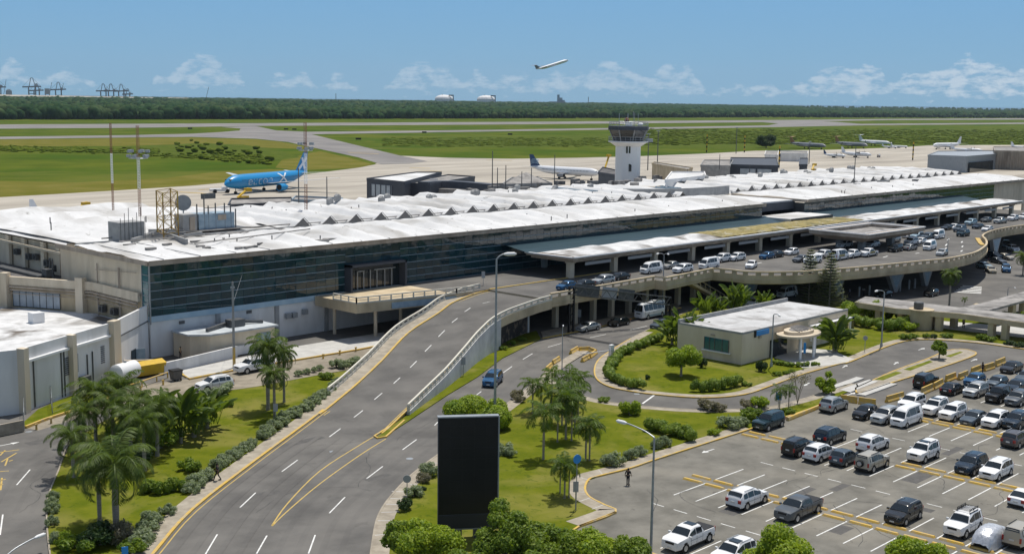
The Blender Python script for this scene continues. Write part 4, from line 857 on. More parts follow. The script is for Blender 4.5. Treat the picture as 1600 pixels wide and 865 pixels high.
SH = thing('service_shed', (94, 150, 0), 'low shed with pale flat roof and dark ductwork against the white terminal wall', 'shed')
g = MB(); s_ = [(90.3, 154.4), (90.3, 150), (92.5, 148.3), (103.5, 148.3), (103.5, 154.4)]; g.prism(s_, 0, 3.5); pb(g, 'wall', M['cream'], SH); g = MB(); g.prism([(89.9, 154.4), (89.9, 149.9), (92.3, 147.8), (103.9, 147.8), (103.9, 154.4)], 3.5, 3.75, bottom=True); pb(g, 'roof', mat('dusty_pale_roof', (.40, .44, .47), (.52, .55, .57), sc=.6, rough=.8, c3=(.2, .2, .2), sc3=.4), SH)
g = MB(); g.box((98.5, 151, 4.3), (2.4, 1.6, 1.0)); g.bar((93, 149.8, 4.0), (98, 152, 4.2), .5, .45); g.bar((99.6, 152, 4.2), (103, 150.5, 4), .4, .4); pb(g, 'ductwork', M['darksteel'], SH)
g = MB(); g.box((101.5, 148.2, 1.5), (2.4, .1, 2.6)); pb(g, 'shutter', M['bluegreymetal'], SH)
BW = thing('low_wall', (95, 143, 0), 'low whitewashed wall bounding the yard between service shed and pale pavement', 'wall')
g = MB(); p, q, r_ = P(256, 585), P(370, 557), P(440, 540); g.bar((*p, .8), (*q, .8), .3, 1.6); g.bar((*q, .9), (*r_, .5), .3, 1.3); pb(g, 'wall', M['whitewall'], BW)
g = MB(); p2 = P(195, 583); g.bar((*p2, .9), (*P(254, 581), .9), .3, 1.8); pb(g, 'end_wall', M['cream'], BW)

# ------------------------------------------------------------------ office on the lawn
OF = thing('office_building', (165, 100, 0), 'single storey cream office with white flat roof standing on the kerbed lawn', 'building')
c0 = P(1158, 571); hO = 4.55
xL = c0[0]; yB = c0[1]; yT = 105.6; xR = P(1322, 484, hO)[0]
g = MB(); g.prism([(xL, yB), (xR, yB), (xR, yT), (xL, yT)], 0, hO, top=True); pb(g, 'wall', M['cream'], OF)
g = MB(); g.prism([(xL+.25, yB+.25), (xR, yB+.25), (xR, yT-.3), (xL+.25, yT-.3)], hO+.02, hO+.06, sides=False); pb(g, 'roof', mat('office_roof', (.44, .44, .44), (.56, .56, .56), sc=.4, rough=.85, c3=(.26, .25, .24), sc3=.25, k3=.8, detail=10, c4=(.18, .17, .16), sc4=.5, lo4=.6), OF)
g = MB(); g.box((xL+.1, (yB+yT)/2, hO+.1), (.24, yT-yB+.1, .3)); g.box(((xL+xR)/2, yB+.1, hO+.1), (xR-xL-.1, .24, .3)); g.box(((xL+xR)/2, yT-.1, hO+.3), (xR-xL, .3, .7)); pb(g, 'coping', M['grey'], OF)
wy = lerp(yT, yB, .62); g = MB(); g.box((xL-.03, wy, 2.45), (.1, 4.2, 1.8)); o = pb(g, 'window', M['tealglass'], OF)
g = MB(); 
for yy in (wy-2.1, wy-1, wy+.3, wy+1.2, wy+2.1): g.box((xL-.1, yy, 2.45), (.08, .09, 1.8))
g.build('frame', M['darksteel'], o); g = MB(); g.box((xL-.12, wy, 1.42), (.4, 4.9, .16)); g.build('sill', M['whitepaint'], o)
g = MB(); g.box((xL-.06, wy+.7, 3.75), (.12, .7, .25)); g.box((xL+4.5, yB-.1, 3.6), (.6, .25, .3)); pb(g, 'vent_cap', M['fascia'], OF)
g = MB(); g.box((xL+5, yB-.09, 4.2), (3.6, .14, .7)); o = pb(g, 'sign_panel', M['signblue'], OF); g = MB(); g.box((xL+3.2, yB-.13, 4.2), (.35, .16, 1.0)); g.build('sign_edge', M['blackpl'], o)
# entrance: dark doors behind an oval canopy on round columns
ex = P(1240, 552)[0]; ec = (ex-1.5, yB-2.2)
g = MB(); g.box((ex-3.5, yB-.06, 1.4), (4.6, .16, 2.6)); pb(g, 'doorway', M['shadowglass'], OF)
g = MB(); n = 28; el_ = [(ec[0]+4.4*math.cos(2*math.pi*i/n), ec[1]+2.7*math.sin(2*math.pi*i/n)) for i in range(n)]; g.prism(el_, 3.35, 3.65, bottom=True)
g.prism([(ec[0]+(p[0]-ec[0])*.68, ec[1]+(p[1]-ec[1])*.68) for p in el_], 3.65, 4.1); cp = pb(g, 'oval_canopy', M['cream'], OF)
g = MB()
for i in range(6): t = i/5-.5; g.bar((ec[0]+t*4, ec[1]-1.3, 4.2), (ec[0]+t*2+.5, ec[1]+1.3, 4.4), .12, .12)
g.prism([(ec[0]+(p[0]-ec[0])*.45, ec[1]+(p[1]-ec[1])*.45) for p in el_], 4.1, 4.16); g.build('rooflight', M['roofgrey'], cp)
for i in (3, 18, 22, 26): p = (ec[0]+(el_[i][0]-ec[0])*.8, ec[1]+(el_[i][1]-ec[1])*.8); g = MB(); g.cyl((*p, .1), (*p, 3.4), .2, n=12); g.build('column', M['whitepaint'], cp)
for i in range(7):
    x = ex+6.5+i*2; w = MB(); w.box((x, yB-.04, 2.2), (1.3, .12, 2.1)); o = pb(w, 'window', M['shadowglass'], OF); f = MB(); f.box((x-.85, yB-.15, 2.2), (.3, .3, 2.3)); f.build('frame', M['whitepaint'], o)
g = MB(); g.box((ex+11, yB-.45, 3.5), (12, .9, .14)); pb(g, 'sunshade', M['whitepaint'], OF)

# ------------------------------------------------------------------ covered walkway and kiosk
CW = thing('covered_walkway', (195, 85, 0), 'beige covered walkway with weathered flat roof branching between car park and lower road', 'walkway')
z = 3.3
r1 = path([(1336, 471), (1352, 463), (1420, 470), (1500, 480), (1600, 491), (1700, 502), (1700, 517), (1600, 503), (1500, 489), (1400, 481)], z); r2 = path([(1498, 480), (1530, 474), (1600, 455), (1680, 434), (1690, 445), (1600, 469), (1560, 480), (1545, 484)], z)
g = MB(); g.prism(r1, z-.35, z, bottom=True); g.prism(r2, z-.38, z-.02, bottom=True); pb(g, 'roof', M['roofgrey'], CW)
g = MB(); fr_ = path([(1336, 472), (1400, 482), (1500, 490), (1600, 504), (1700, 518)], z); ribbon(g, [(*p, 0) for p in fr_], -.1, .12, z-.85, z+.06); pb(g, 'fascia_beam', M['beige'], CW)
for u, v in ((1373, 506), (1408, 509), (1467, 517), (1549, 527), (1570, 531), (1490, 512), (1525, 500), (1350, 492), (1580, 500), (1597, 494), (1620, 537)): x, y = P(u, v); g = MB(); g.box((x, y, 1.45), (1.3, .9, 2.9)); pb(g, 'column', M['beige'], CW)
KS = thing('round_kiosk', (*P(1438, 514), 0), 'round beige kiosk with black water tank on top beside the covered walkway', 'kiosk')
x, y = P(1438, 514); g = MB(); g.lathe([(1.9, 0), (1.9, 3.2), (2.05, 3.25), (2.05, 3.45), (0, 3.45)], (x, y, 0), 28); pb(g, 'wall', M['beige'], KS); g = MB(); g.box((x+2.6, y-1.2, 1.6), (2, 1.8, 3.2), rz=-.2); pb(g, 'side_block', M['beige'], KS)
g = MB(); g.lathe([(0, .02), (.75, 0), (.8, .2), (.8, 1.0), (.7, 1.15), (.3, 1.25), (0, 1.25)], (x-.3, y+.4, 3.45), 18); pb(g, 'water_tank', M['darksteel'], KS)

# ------------------------------------------------------------------ control tower
tx, ty = 283.0, 225.4
TW = thing('control_tower', (tx, ty, 0), 'white concrete control tower with glazed cab behind the terminal roof', 'control tower')
s8 = lambda r, ph=.18, n=8: [(tx+r*math.cos(ph+2*math.pi*i/n), ty+r*math.sin(ph+2*math.pi*i/n)) for i in range(n)]
g = MB(); g.prism(s8(3.75, n=10), 0, 25.2); pb(g, 'shaft', M['whitepaint'], TW)
g = MB()
def slot(u, v0, v1):
    # slit window on the camera-side face of the shaft
    px = P(u, 260, 12); an = math.atan2(-ty, -tx)+(981-u)*.0105*1.2; x, y = tx+3.62*math.cos(an), ty+3.62*math.sin(an); g.box((x, y, (v0+v1)/2), (.35, .45, v1-v0), rz=an)
slot(971, 22.3, 24.6); slot(988, 22.3, 24.6); slot(970, 17, 19.2); slot(962.5, 17, 19); pb(g, 'slit_window', M['shadowglass'], TW)
g = MB(); g.lathe([(3.7, 24.2), (5.4, 25.3), (5.9, 25.4), (5.9, 25.75), (0, 25.75)], (tx, ty, 0), 24); pb(g, 'gallery_floor', M['whitewall'], TW)
g = MB()
for i in range(24): t = 2*math.pi*i/24; g.cyl((tx+5.8*math.cos(t), ty+5.8*math.sin(t), 25.7), (tx+5.8*math.cos(t), ty+5.8*math.sin(t), 27.0), .05, n=5)
rp_ = [(tx+5.8*math.cos(2*math.pi*i/24), ty+5.8*math.sin(2*math.pi*i/24), 27.0) for i in range(25)]; g.tube(rp_, .06); g.tube([(a, b, 26.35) for a, b, c in rp_], .05)
g.box((tx+4.3, ty-4.3, 26), (2.2, 1.2, 1.0), rz=-.78); pb(g, 'gallery_railing', M['steel'], TW)
g = MB(); a8 = s8(4.4); b8 = s8(5.9); vs = [(*p, 25.75) for p in a8]+[(*p, 29.2) for p in b8]; g.add(vs, [(i, (i+1) % 8, 8+(i+1) % 8, 8+i) for i in range(8)]); cab = pb(g, 'cab_glazing', M['shadowglass'], TW)
g = MB()
for p, q in zip(a8, b8): g.bar((*p, 25.8), (*q, 29.2), .28, .28)
g.prism(s8(4.45), 25.7, 26.2); g.build('cab_frame', M['grey'], cab)
g = MB(); g.prism(s8(6.2), 29.2, 30.1, bottom=True); g.prism(s8(6.3), 29.0, 29.2, bottom=True); pb(g, 'roof', M['darkgrey'], TW)
g = MB()
for i in range(16): t = 2*math.pi*i/16; g.cyl((tx+5.7*math.cos(t), ty+5.7*math.sin(t), 30.1), (tx+5.7*math.cos(t), ty+5.7*math.sin(t), 31.3), .06, n=5)
rp_ = [(tx+5.7*math.cos(2*math.pi*i/16), ty+5.7*math.sin(2*math.pi*i/16), 31.3) for i in range(17)]; g.tube(rp_, .07); g.tube([(a, b, 30.7) for a, b, c in rp_], .06)
for i in range(9): t = random.uniform(0, 6.28); r_ = random.uniform(1, 5); g.cyl((tx+r_*math.cos(t), ty+r_*math.sin(t), 30.1), (tx+r_*math.cos(t), ty+r_*math.sin(t), random.uniform(31.5, 34.5)), .07, n=5)
pb(g, 'roof_railing', M['steel'], TW); g = MB(); g.lathe([(0, 0), (.6, .1), (.75, .7), (.5, 1.2), (0, 1.35)], (tx-1, ty, 31.2), 14); pb(g, 'beacon', M['redpaint'], TW); g = MB(); g.lathe([(0, 0), (.8, .1), (.8, .5), (.5, .9), (0, 1)], (tx+3, ty-2, 30.2), 14); g.box((tx-3, ty-2.5, 30.8), (1.6, 1.2, 1.3)); pb(g, 'radome', M['whitepaint'], TW)

# ------------------------------------------------------------------ buildings at the apron side
def polybuild(name, pts_px, ztop, label, cat, wall, roof, zb=0):
    pts = [P(u, v, ztop) for u, v in pts_px]; cx, cy = sum(p[0] for p in pts)/len(pts), sum(p[1] for p in pts)/len(pts)
    t = thing(name, (cx, cy, 0), label, cat); g = MB(); g.prism(pts, zb, ztop, top=False); pb(g, 'wall', M[wall], t)
    g = MB(); g.prism(pts, ztop-.02, ztop+.02, sides=False); pb(g, 'roof', M[roof], t); g = MB(); ribbon(g, [(*p, 0) for p in pts+[pts[0]]], -.1, .25, ztop-.5, ztop+.45); pb(g, 'parapet', M[wall], t); return t, pts
t, pts = polybuild('gate_building', [(573, 280), (632, 285.5), (690, 270), (650, 270)], 10, 'charcoal clad gate building with big window and white roof behind the terminal', 'building', 'darkgrey', 'roofwhite')
a, b = pts[0], pts[1]; an = math.atan2(b[1]-a[1], b[0]-a[0]); nx, ny = math.sin(an), -math.cos(an); g = MB(); x, y = on(a, b, .40); s_ = math.dist(a, b)
g.box((x+nx*.15, y+ny*.15, 6.6), (s_*.54, .3, 4.0), rz=an); o = pb(g, 'window', M['whiteglass'], t); f = MB()
for tt in (.14, .26, .40, .54, .66): x2, y2 = on(a, b, tt); f.box((x2+nx*.35, y2+ny*.35, 6.6), (.35, .2, 4.0), rz=an)
f.build('frame', M['darkgrey'], o)
t, pts = polybuild('gate_annex', [(633, 287), (671.5, 289), (742, 277), (700, 274)], 9, 'dark grey block with curved dark edge roof beside the charcoal gate building', 'building', 'darkgrey', 'roofgrey')
g = MB(); a, b = P(672, 290, 7), P(684, 290, 7); g.bar((*a, 4.8), (*b, 4.8), .6, 9.4); pb(g, 'white_end', M['whitewall'], t)
g = MB(); crv = smooth_path([(*P(u, v, 9.5), 0) for u, v in ((668, 285), (690, 283.5), (720, 284.5), (772, 289))], 4); ribbon(g, crv, -.3, 4, 7.4, 9.6); pb(g, 'dark_ribbon', M['darkgrey'], t)
g = MB(); crv = smooth_path([(*P(u, v, 8), 0) for u, v in ((680, 291), (710, 292), (740, 293.5), (770, 294))], 4); ribbon(g, crv, -.3, 3, 4, 7.2); pb(g, 'concrete_ribbon', M['roofgrey'], t)
for nm, px, zt, lab, wall, roof in (('gate_pier', [(784, 262+28), (800, 279), (840, 279), (862, 288)], 14.5, 'low grey hipped roof among pipes behind the middle of the terminal roof', 'grey', 'roofgrey'),
    ('jet_bridge', [(98, 336), (150, 332), (170, 334), (120, 341)], 9, 'dark boarding bridge head on the apron behind the white hipped roof, at the far left', 'darkgrey', 'roofdark'),
    ('jet_bridge', [(182, 331), (196, 325), (248, 330), (236, 334)], 9, 'grey boarding bridge with pale top between the tall red masts', 'bluegreymetal', 'roofgrey'),
    ('jet_bridge', [(357, 322), (362, 312), (455, 310), (456, 317)], 9, 'long dark ribbed boarding bridge below the blue aeroplane', 'darkgrey', 'roofgrey'),
    ('jet_bridge', [(456, 314), (462, 308), (535, 311), (530, 315)], 9, 'sloping grey boarding bridge right of the tall lighting mast', 'bluegreymetal', 'roofgrey'),
    ('jet_bridge', [(935, 270), (942, 262), (968, 268), (964, 275)], 8, 'dark boarding bridge docked at the nose of the white jet', 'darkgrey', 'roofdark'),
    ('rooftop_room', [(1040, 283), (1050, 270), (1100, 270), (1102, 276)], 16.5, 'white rooftop room with two dark openings right of the control tower', 'whitewall', 'roofwhite'),
    ('jet_bridge', [(1095, 259), (1100, 251), (1145, 251), (1140, 260)], 9, 'cluttered grey boarding bridge left of the glazed lounge', 'grey', 'roofgrey'),
    ('glazed_lounge', [(1141, 258), (1142, 247), (1213, 247.5), (1216, 260)], 9, 'rounded lounge with blue windows and dark roof on the apron side', 'darkgrey', 'darkgrey'),
    ('apron_box', [(1249, 258), (1250, 248), (1262, 248), (1261, 258)], 9, 'dark grey cube plant room on the apron side of the right hand roof', 'darkgrey', 'darkgrey'),
    ('walkway_bridge', [(1019, 256), (1022, 254), (1082, 263), (1075, 266)], 9, 'long beige boarding walkway sloping down right of the control tower', 'beige', 'roofgrey')):
    t, pts = polybuild(nm, px, zt, lab, 'boarding bridge' if 'bridge' in nm else 'building', wall, roof, zb=3.5 if nm == 'jet_bridge' else 0)
    if nm == 'jet_bridge':
        for i in (0, 2): g = MB(); g.cyl((*pts[i], 0), (*pts[i], 3.6), .5, n=8); pb(g, 'leg', M['steel'], t)
    if nm == 'glazed_lounge':
        for s0, s1 in ((.2, .52), (.56, .85)): a, b = on(pts[0], pts[3], s0), on(pts[0], pts[3], s1); w = MB(); w.bar((a[0]-.3, a[1]-.5, 5.5), (b[0]-.3, b[1]-.5, 5.5), .3, 4.2); pb(w, 'window', M['whiteglass'], t)
    if nm == 'rooftop_room':
        for s0 in (.35, .8): a = on(pts[0], pts[3], s0); w = MB(); w.box((a[0]-.2, a[1]-.2, 15.3), (2.2, .9, 1.5), rz=-.2); pb(w, 'opening', M['shadowglass'], t)
    if nm == 'gate_pier':
        g = MB(); mz = 17.2; c_ = (sum(p[0] for p in pts)/4, sum(p[1] for p in pts)/4); g.add([(*p, 14.5) for p in pts]+[(*c_, mz)], [(0, 1, 4), (1, 2, 4), (2, 3, 4), (3, 0, 4)]); pb(g, 'hipped_roof', M['roofgrey'], t)
# hangars at the right
t, pts = polybuild('grey_hangar', [(1450, 243), (1466, 237), (1554, 236), (1560, 241), (1510, 245)], 9, 'pale grey metal shed with dark opening on the right side of the apron', 'hangar', 'steel', 'steel')
a, b = pts[4], pts[3]; w = MB(); p_, q_ = on(a, b, .08), on(a, b, .8); w.bar((p_[0]-.5, p_[1]-.8, 2.8), (q_[0]-.5, q_[1]-.8, 2.8), .6, 5.6); pb(w, 'dark_opening', M['shadowglass'], t)
w = MB(); a, b = P(1458, 262, 1), P(1507, 266, 1); w.bar((a[0], a[1], 2), (b[0], b[1], 2), 8, 4); pb(w, 'lean_to', M['darkgrey'], t)
t, pts = polybuild('brown_hangar', [(1554, 236), (1552, 230), (1640, 231), (1645, 238)], 11, 'brown ribbed hangar cut by the right edge behind the grey shed', 'hangar', 'fascia', 'roofgrey')
w = MB(); a, b = pts[0], pts[3]
for i in range(22): x, y = on(a, b, i/21); w.box((x-.2, y-.4, 5), (.35, .5, 10))
pb(w, 'cladding_rib', M['fascia'], t)
for px, lab in (([(1100-880+1000, 240), (1218, 236), (1262, 237), (1262, 241)], 'low white parking shed behind the small propeller aircraft'), ([(1195, 242), (1197, 236), (1216, 236), (1215, 243)], 'small white block below the dark round tree')):
    polybuild('apron_shed', px, 5, lab, 'shed', 'whitewall', 'roofgrey')

# ------------------------------------------------------------------ rooftop items
g = MB(); RT = thing('stair_head', (*P(198, 376, 14.2), 14), 'bare concrete stair head block with antennas on the left part of the roof', 'roof block')
x, y = P(198, 376, 14.2); g.box((x, y, 15.6), (4.4, 3.4, 3.4)); pb(g, 'wall', M['grey'], RT); g = MB()
for i in range(7): g.cyl((x-2+i*.7, y-1.9, 14.5), (x-2+i*.7, y-1.9, 18.0+.8*(i % 3)), .05, n=5)
pb(g, 'antenna', M['darksteel'], RT)
SCn = thing('site_container', (*P(325, 362, 14.3), 14), 'blue grey equipment container on the roof beside the rusty lattice tower', 'container')
x, y = P(327, 362, 14.3); x += 1; y += 2; g = MB(); g.box((x+.8, y, 16.0), (7.0, 3.2, 2.7)); pb(g, 'body', M['bluegreymetal'], SCn); g = MB(); g.box((x-4.6, y-.5, 16.0), (2.6, 2.8, 2.9)); pb(g, 'grey_cabin', M['grey'], SCn); g = MB(); g.box((x-4.2, y-2.0, 15.9), (1.0, .15, 2.2)); g.box((x+1.8, y-1.65, 16.6), (1.6, .14, .9)); pb(g, 'door', M['fascia'], SCn)
g = MB()
for i, (dx, h) in enumerate(((-3, 4.6), (-1.6, 6), (-.8, 4.2), (.6, 4.6), (2.4, 4.5), (3.6, 4.4), (4.6, 3.4))): g.cyl((x+dx, y-1.5, 14.5), (x+dx, y-1.5, 14.5+h), .12, n=6)
g.bar((x-1.5, y-1.5, 18.3), (x+4.5, y-1.5, 18.3), .1, .1); g.box((x+.2, y, 20.2), (2.6, .5, .9)); g.box((x, y+.2, 13.95+.6), (13, 4.4, .25)); pb(g, 'pole_frame', M['darksteel'], SCn)
DS = thing('satellite_dish', (*P(287, 350, 16), 14.4), 'round grey satellite dish on a pole left of the roof container', 'satellite dish')
x, y = P(287, 352, 15); g = MB(); g.cyl((x, y, 14.4), (x, y, 18.6), .12, n=8); pb(g, 'mast', M['steel'], DS); g = MB(); d = Vector((-.55, -.8, .2)).normalized(); c_ = Vector((x, y, 18.9)); g.cyl(c_, c_-d*.35, 1.35, .5, n=22); g.cyl(c_+d*.02, c_, 1.38, 1.38, n=22); pb(g, 'dish', M['grey'], DS)
LT = thing('lattice_tower', (*P(262, 368, 14.6), 14.6), 'short rusty yellow lattice tower standing on the left part of the roof', 'lattice tower')
g = MB(); fx, fy = P(256, 371, 14.6); q4 = [(fx, fy), (fx+3.2, fy+2.6), (fx+3.9, fy+6.2-2.6), (fx-1.6, fy+2.2)]; q4 = [P(256, 374, 14.4), P(279, 370, 14.4), P(268, 363, 14.4), P(246, 368, 14.4)]; 
zt = Zat(*q4[1], 299)
for p in q4: g.bar((*p, 14.4), (*p, zt), .16, .16)
nb = 3; 
for j in range(nb+1):
    zz = lerp(15.2, zt, j/nb)
    for i in range(4):
        a, b = q4[i], q4[(i+1) % 4]; g.bar((*a, zz), (*b, zz), .1, .1)
        if j < nb: z2 = lerp(15.2, zt, (j+1)/nb); g.bar((*a, zz), (*b, z2), .06, .06); g.bar((*b, zz), (*a, z2), .06, .06)
pb(g, 'lattice', M['rust'], LT)
def mast(u, vb, vt, zb, w, label, lamps=0, cross=None, colours=('redpaint', 'whitepaint'), fr=(2, 3)):
    x, y = P(u, vb, zb); zt = Zat(x, y, vt); t = thing('lattice_mast', (x, y, zb), label, 'mast'); g1, g2 = MB(), MB(); nseg = 6; h = (zt-zb)/nseg
    for k2 in range(nseg):
        gg = MB(); za, zc = zb+k2*h, zb+(k2+1)*h
        for i in range(3): a = 2*math.pi*i/3; gg.cyl((x+w*math.cos(a), y+w*math.sin(a), za), (x+w*math.cos(a), y+w*math.sin(a), zc), .045, n=5)
        m2 = 6
        for q in range(m2):
            for i in range(3): a, b = 2*math.pi*(i)/3, 2*math.pi*(i+1)/3; gg.cyl((x+w*math.cos(a), y+w*math.sin(a), lerp(za, zc, q/m2)), (x+w*math.cos(b), y+w*math.sin(b), lerp(za, zc, (q+1)/m2)), .022, n=4)
        wh_ = k2 in fr; pb(gg, 'white_section' if wh_ else 'red_section', M[colours[1 if wh_ else 0]], t)
    if lamps:
        g = MB(); z0 = zb+(zt-zb)*lamps[0]
        for i in range(lamps[1]): a = 2*math.pi*i/lamps[1]; r_ = 1.5; 
        for i in range(lamps[1]): a = 2*math.pi*i/lamps[1]; g.box((x+lamps[2]*math.cos(a), y+lamps[2]*math.sin(a), z0+(i % 2)*.9), (.8, .6, .5), rz=a)
        g.tube([(x+lamps[2]*math.cos(2*math.pi*i/12), y+lamps[2]*math.sin(2*math.pi*i/12), z0-.4) for i in range(13)], .07); g.box((x, y, z0-.4), (lamps[2]*2, .12, .12)); pb(g, 'floodlight_ring', M['steel'], t)
    return t
mast(177, 333, 192, 14, .20, 'slim red and white lattice mast, leftmost on the roof')
mast(219, 344, 196, 14, .27, 'red and white lattice mast with rings of floodlights, second from the left', (.68, 10, 1.7))
mast(478.5, 335, 191, 14.5, .30, 'red and white lattice mast with a floodlight cross arm right of the blue aeroplane tail', (.72, 6, 1.3))
x, y = P(219, 344, 14)
def pole(name, u, vb, vt, zb, r, label, m='darksteel', cat='pole', head=None, grp=None):
    x, y = P(u, vb, zb); zt = Zat(x, y, vt); t = thing(name, (x, y, zb), label, cat, grp); g = MB(); g.cyl((x, y, zb), (x, y, zt), r, r*.7, n=8); pb(g, 'pole', M[m], t)
    if head: head(t, x, y, zt)
    return t
def floods(t, x, y, z): g = MB(); g.box((x, y, z), (2.2, .3, .2)); [g.box((x-1+i*1.0, y, z+.25), (.7, .5, .4)) for i in range(3)]; pb(g, 'floodlights', M['steel'], t)
for u, vb, vt, zb, hd in ((467, 326, 262, 14, None), (511, 322, 276, 14, None), (769, 300, 236, 14, None), (777, 302, 262, 14, None), (790, 300, 258, 14, None), (866, 296, 242, 14, None), (1012, 266, 210, 0, floods), (1027, 262, 205, 0, floods), (1124, 265, 241, 14, None), (1171, 272, 258, 14, None), (1264, 256, 222, 0, floods), (1334, 294, 228, 14, None), (830, 300, 262, 14, None), (815, 300, 268, 14, None), (1150, 240, 200, 0, floods)):
    pole('apron_pole', u, vb, vt, zb, .14 if zb else .3, 'thin grey service pole rising at the back of the terminal roof', head=hd, grp='thin poles behind the terminal')
def striped(u, vb, vt, label):
    x, y = P(u, vb); zt = Zat(x, y, vt); t = thing('marker_mast', (x, y, 0), label, 'mast'); a, b = MB(), MB()
    for i in range(8): (a if i % 2 else b).cyl((x, y, zt*i/8), (x, y, zt*(i+1)/8), .45, n=8)
    pb(a, 'yellow_band', M['plastyellow'], t); pb(b, 'black_band', M['blackmetal'], t)
striped(1104, 238, 210, 'black and yellow striped marker mast, left of a pair, beyond the apron'); striped(1163, 238, 212, 'black and yellow striped marker mast, right of a pair, beyond the apron'); striped(1426, 250, 222, 'black and yellow marker mast near the grey hangar'); striped(1217, 262, 228, 'black and yellow marker mast by the dark round tree')
for u, v, lab in ((560, 218.5, 'dark airfield marker board beside the diagonal taxiway'), (447, 203, 'tiny dark sign board, left of two, between runway and taxiway'), (460, 203.3, 'tiny dark sign board, right of two, between runway and taxiway'), (663, 208, 'tiny dark sign board on grass in the middle distance'), (297, 202, 'tiny dark sign board near the start of the runway strip'), (797, 211, 'tiny dark sign board left of the control tower')):
    x, y = P(u, v); g = MB(); g.box((x, y, 1.0), (5, .4, 1.6), rz=-.75); t = thing('airfield_sign', (x, y, 0), lab, 'sign'); pb(g, 'board', M['blackmetal'], t); g = MB(); g.box((x-1.5, y+1.5, .3), (.3, .3, .6)); g.box((x+1.5, y-1.5, .3), (.3, .3, .6)); pb(g, 'post', M['darksteel'], t)

# ------------------------------------------------------------------ port, tanks and far works
def crane(u, s, label, D=6300, dw=0):
    x0, y0 = P(u, 160); k2 = D/math.hypot(x0, y0); x, y = x0*k2, y0*k2; t = thing('port_crane', (x, y, 0), label, 'crane', None); a = math.atan2(y, x)-math.pi/2; ca, sa = math.cos(a), math.sin(a)
    q = lambda dx, dy, z: (x+dx*ca-dy*sa, y+dx*sa+dy*ca, z); g = MB()
    for dx in (-15*s, 15*s):
        for dy in (-12, 12): g.bar(q(dx, dy, 0), q(dx, dy, 74*s), 4.2, 4.2)
    for dy in (-12, 12): g.bar(q(-15*s, dy, 40*s), q(15*s, dy, 40*s), 3, 3)
    pb(g, 'leg', M['darksteel'], t); g = MB(); g.bar(q(-42*s, 0, 70*s), q(40*s, 0, 74*s), 7, 6); pb(g, 'boom', M['darksteel'], t)
    g = MB(); g.bar(q(-12*s, 0, 74*s), q(-4*s, 0, 112*s), 3, 3); g.bar(q(15*s, 0, 74*s), q(4*s, 0, 112*s), 3, 3); g.bar(q(-5*s, 0, 112*s), q(5*s, 0, 112*s), 3, 3); g.bar(q(-40*s, 0, 73*s), q(-4*s, 0, 112*s), .9, .9); g.bar(q(38*s, 0, 75*s), q(4*s, 0, 112*s), .9, .9); pb(g, 'apex_frame', M['darksteel'], t)
    g = MB(); g.bar(q(10*s, 0, 80*s), q(24*s, 0, 80*s), 8, 7); pb(g, 'machinery_house', M['grey'], t)
for u, s, lab in ((-3, .95, 'container crane cut by the left edge of the picture on the horizon'), (51, 1.02, 'tall container crane standing alone on the horizon, second from the left'), (58, .78, 'shorter crane tucked behind the tall lone container crane'), (92, .86, 'container crane beside the square hopper on the horizon'), (162, .82, 'leftmost of the three container cranes in a row on the horizon'), (174, .82, 'middle of the three container cranes in a row on the horizon'), (190, .82, 'rightmost tall one of the three container cranes in a row'), (200, .62, 'low crane at the right end of the container crane row')): crane(u, s, lab)
def far(u, D, name, label, cat, parts):
    x0, y0 = P(u, 170); k2 = D/math.hypot(x0, y0); x, y = x0*k2, y0*k2; a = math.atan2(y, x)-math.pi/2; ca, sa = math.cos(a), math.sin(a); t = thing(name, (x, y, 0), label, cat)
    for nm, m, fn in parts:
        g = MB(); fn(g, lambda dx, dy, z: (x+dx*ca-dy*sa, y+dx*sa+dy*ca, z), a); pb(g, nm, M[m], t)
    return t
far(75, 6300, 'hopper_tower', 'square dark hopper tower between the container cranes', 'silo', [('body', 'grey', lambda g, q, a: g.box(q(0, 0, 52), (24, 20, 28), rz=a)), ('legs', 'darksteel', lambda g, q, a: [g.box(q(s*9, 0, 20), (4, 16, 40), rz=a) for s in (-1, 1)])])
far(15, 6300, 'storage_shed', 'pale domed shed near the left edge on the horizon', 'shed', [('body', 'grey', lambda g, q, a: g.box(q(0, 0, 27), (27, 20, 54), rz=a)), ('roof', 'whitewall', lambda g, q, a: g.box(q(0, 0, 57), (18, 20, 6), rz=a))])
far(110, 6200, 'port_warehouse', 'long pale line of port warehouses above the woodland at the left', 'warehouse', [('wall', 'whitewall', lambda g, q, a: (g.box(q(-60, 0, 9), (520, 40, 18), rz=a), g.box(q(330, 0, 8), (240, 40, 16), rz=a))), ('sloping_roof', 'apron', lambda g, q, a: g.add([q(-330, -40, 18), q(560, -40, 16), q(550, 30, 30), q(-330, 30, 35), q(-330, 60, 18), q(460, 60, 16)], [(0, 1, 2, 3), (3, 2, 5, 4)]))])
for u, lab in ((694, 'white domed gas tank with pipework, left of the pair on the horizon'), (759.5, 'white domed gas tank with pipework, right of the pair on the horizon')):
    far(u, 6800, 'gas_tank', lab, 'tank', [('dome', 'whitewall', lambda g, q, a: g.lathe([(51, 0), (51, 44), (46, 53), (34, 60), (18, 64), (0, 65.5)], q(0, 0, 0), 36)), ('pipe_gantry', 'darksteel', lambda g, q, a: (g.box(q(38, -30, 62), (26, 6, 7), rz=a), g.box(q(50, -30, 40), (5, 5, 50), rz=a), g.box(q(-10, 0, 66), (5, 5, 3), rz=a)))])
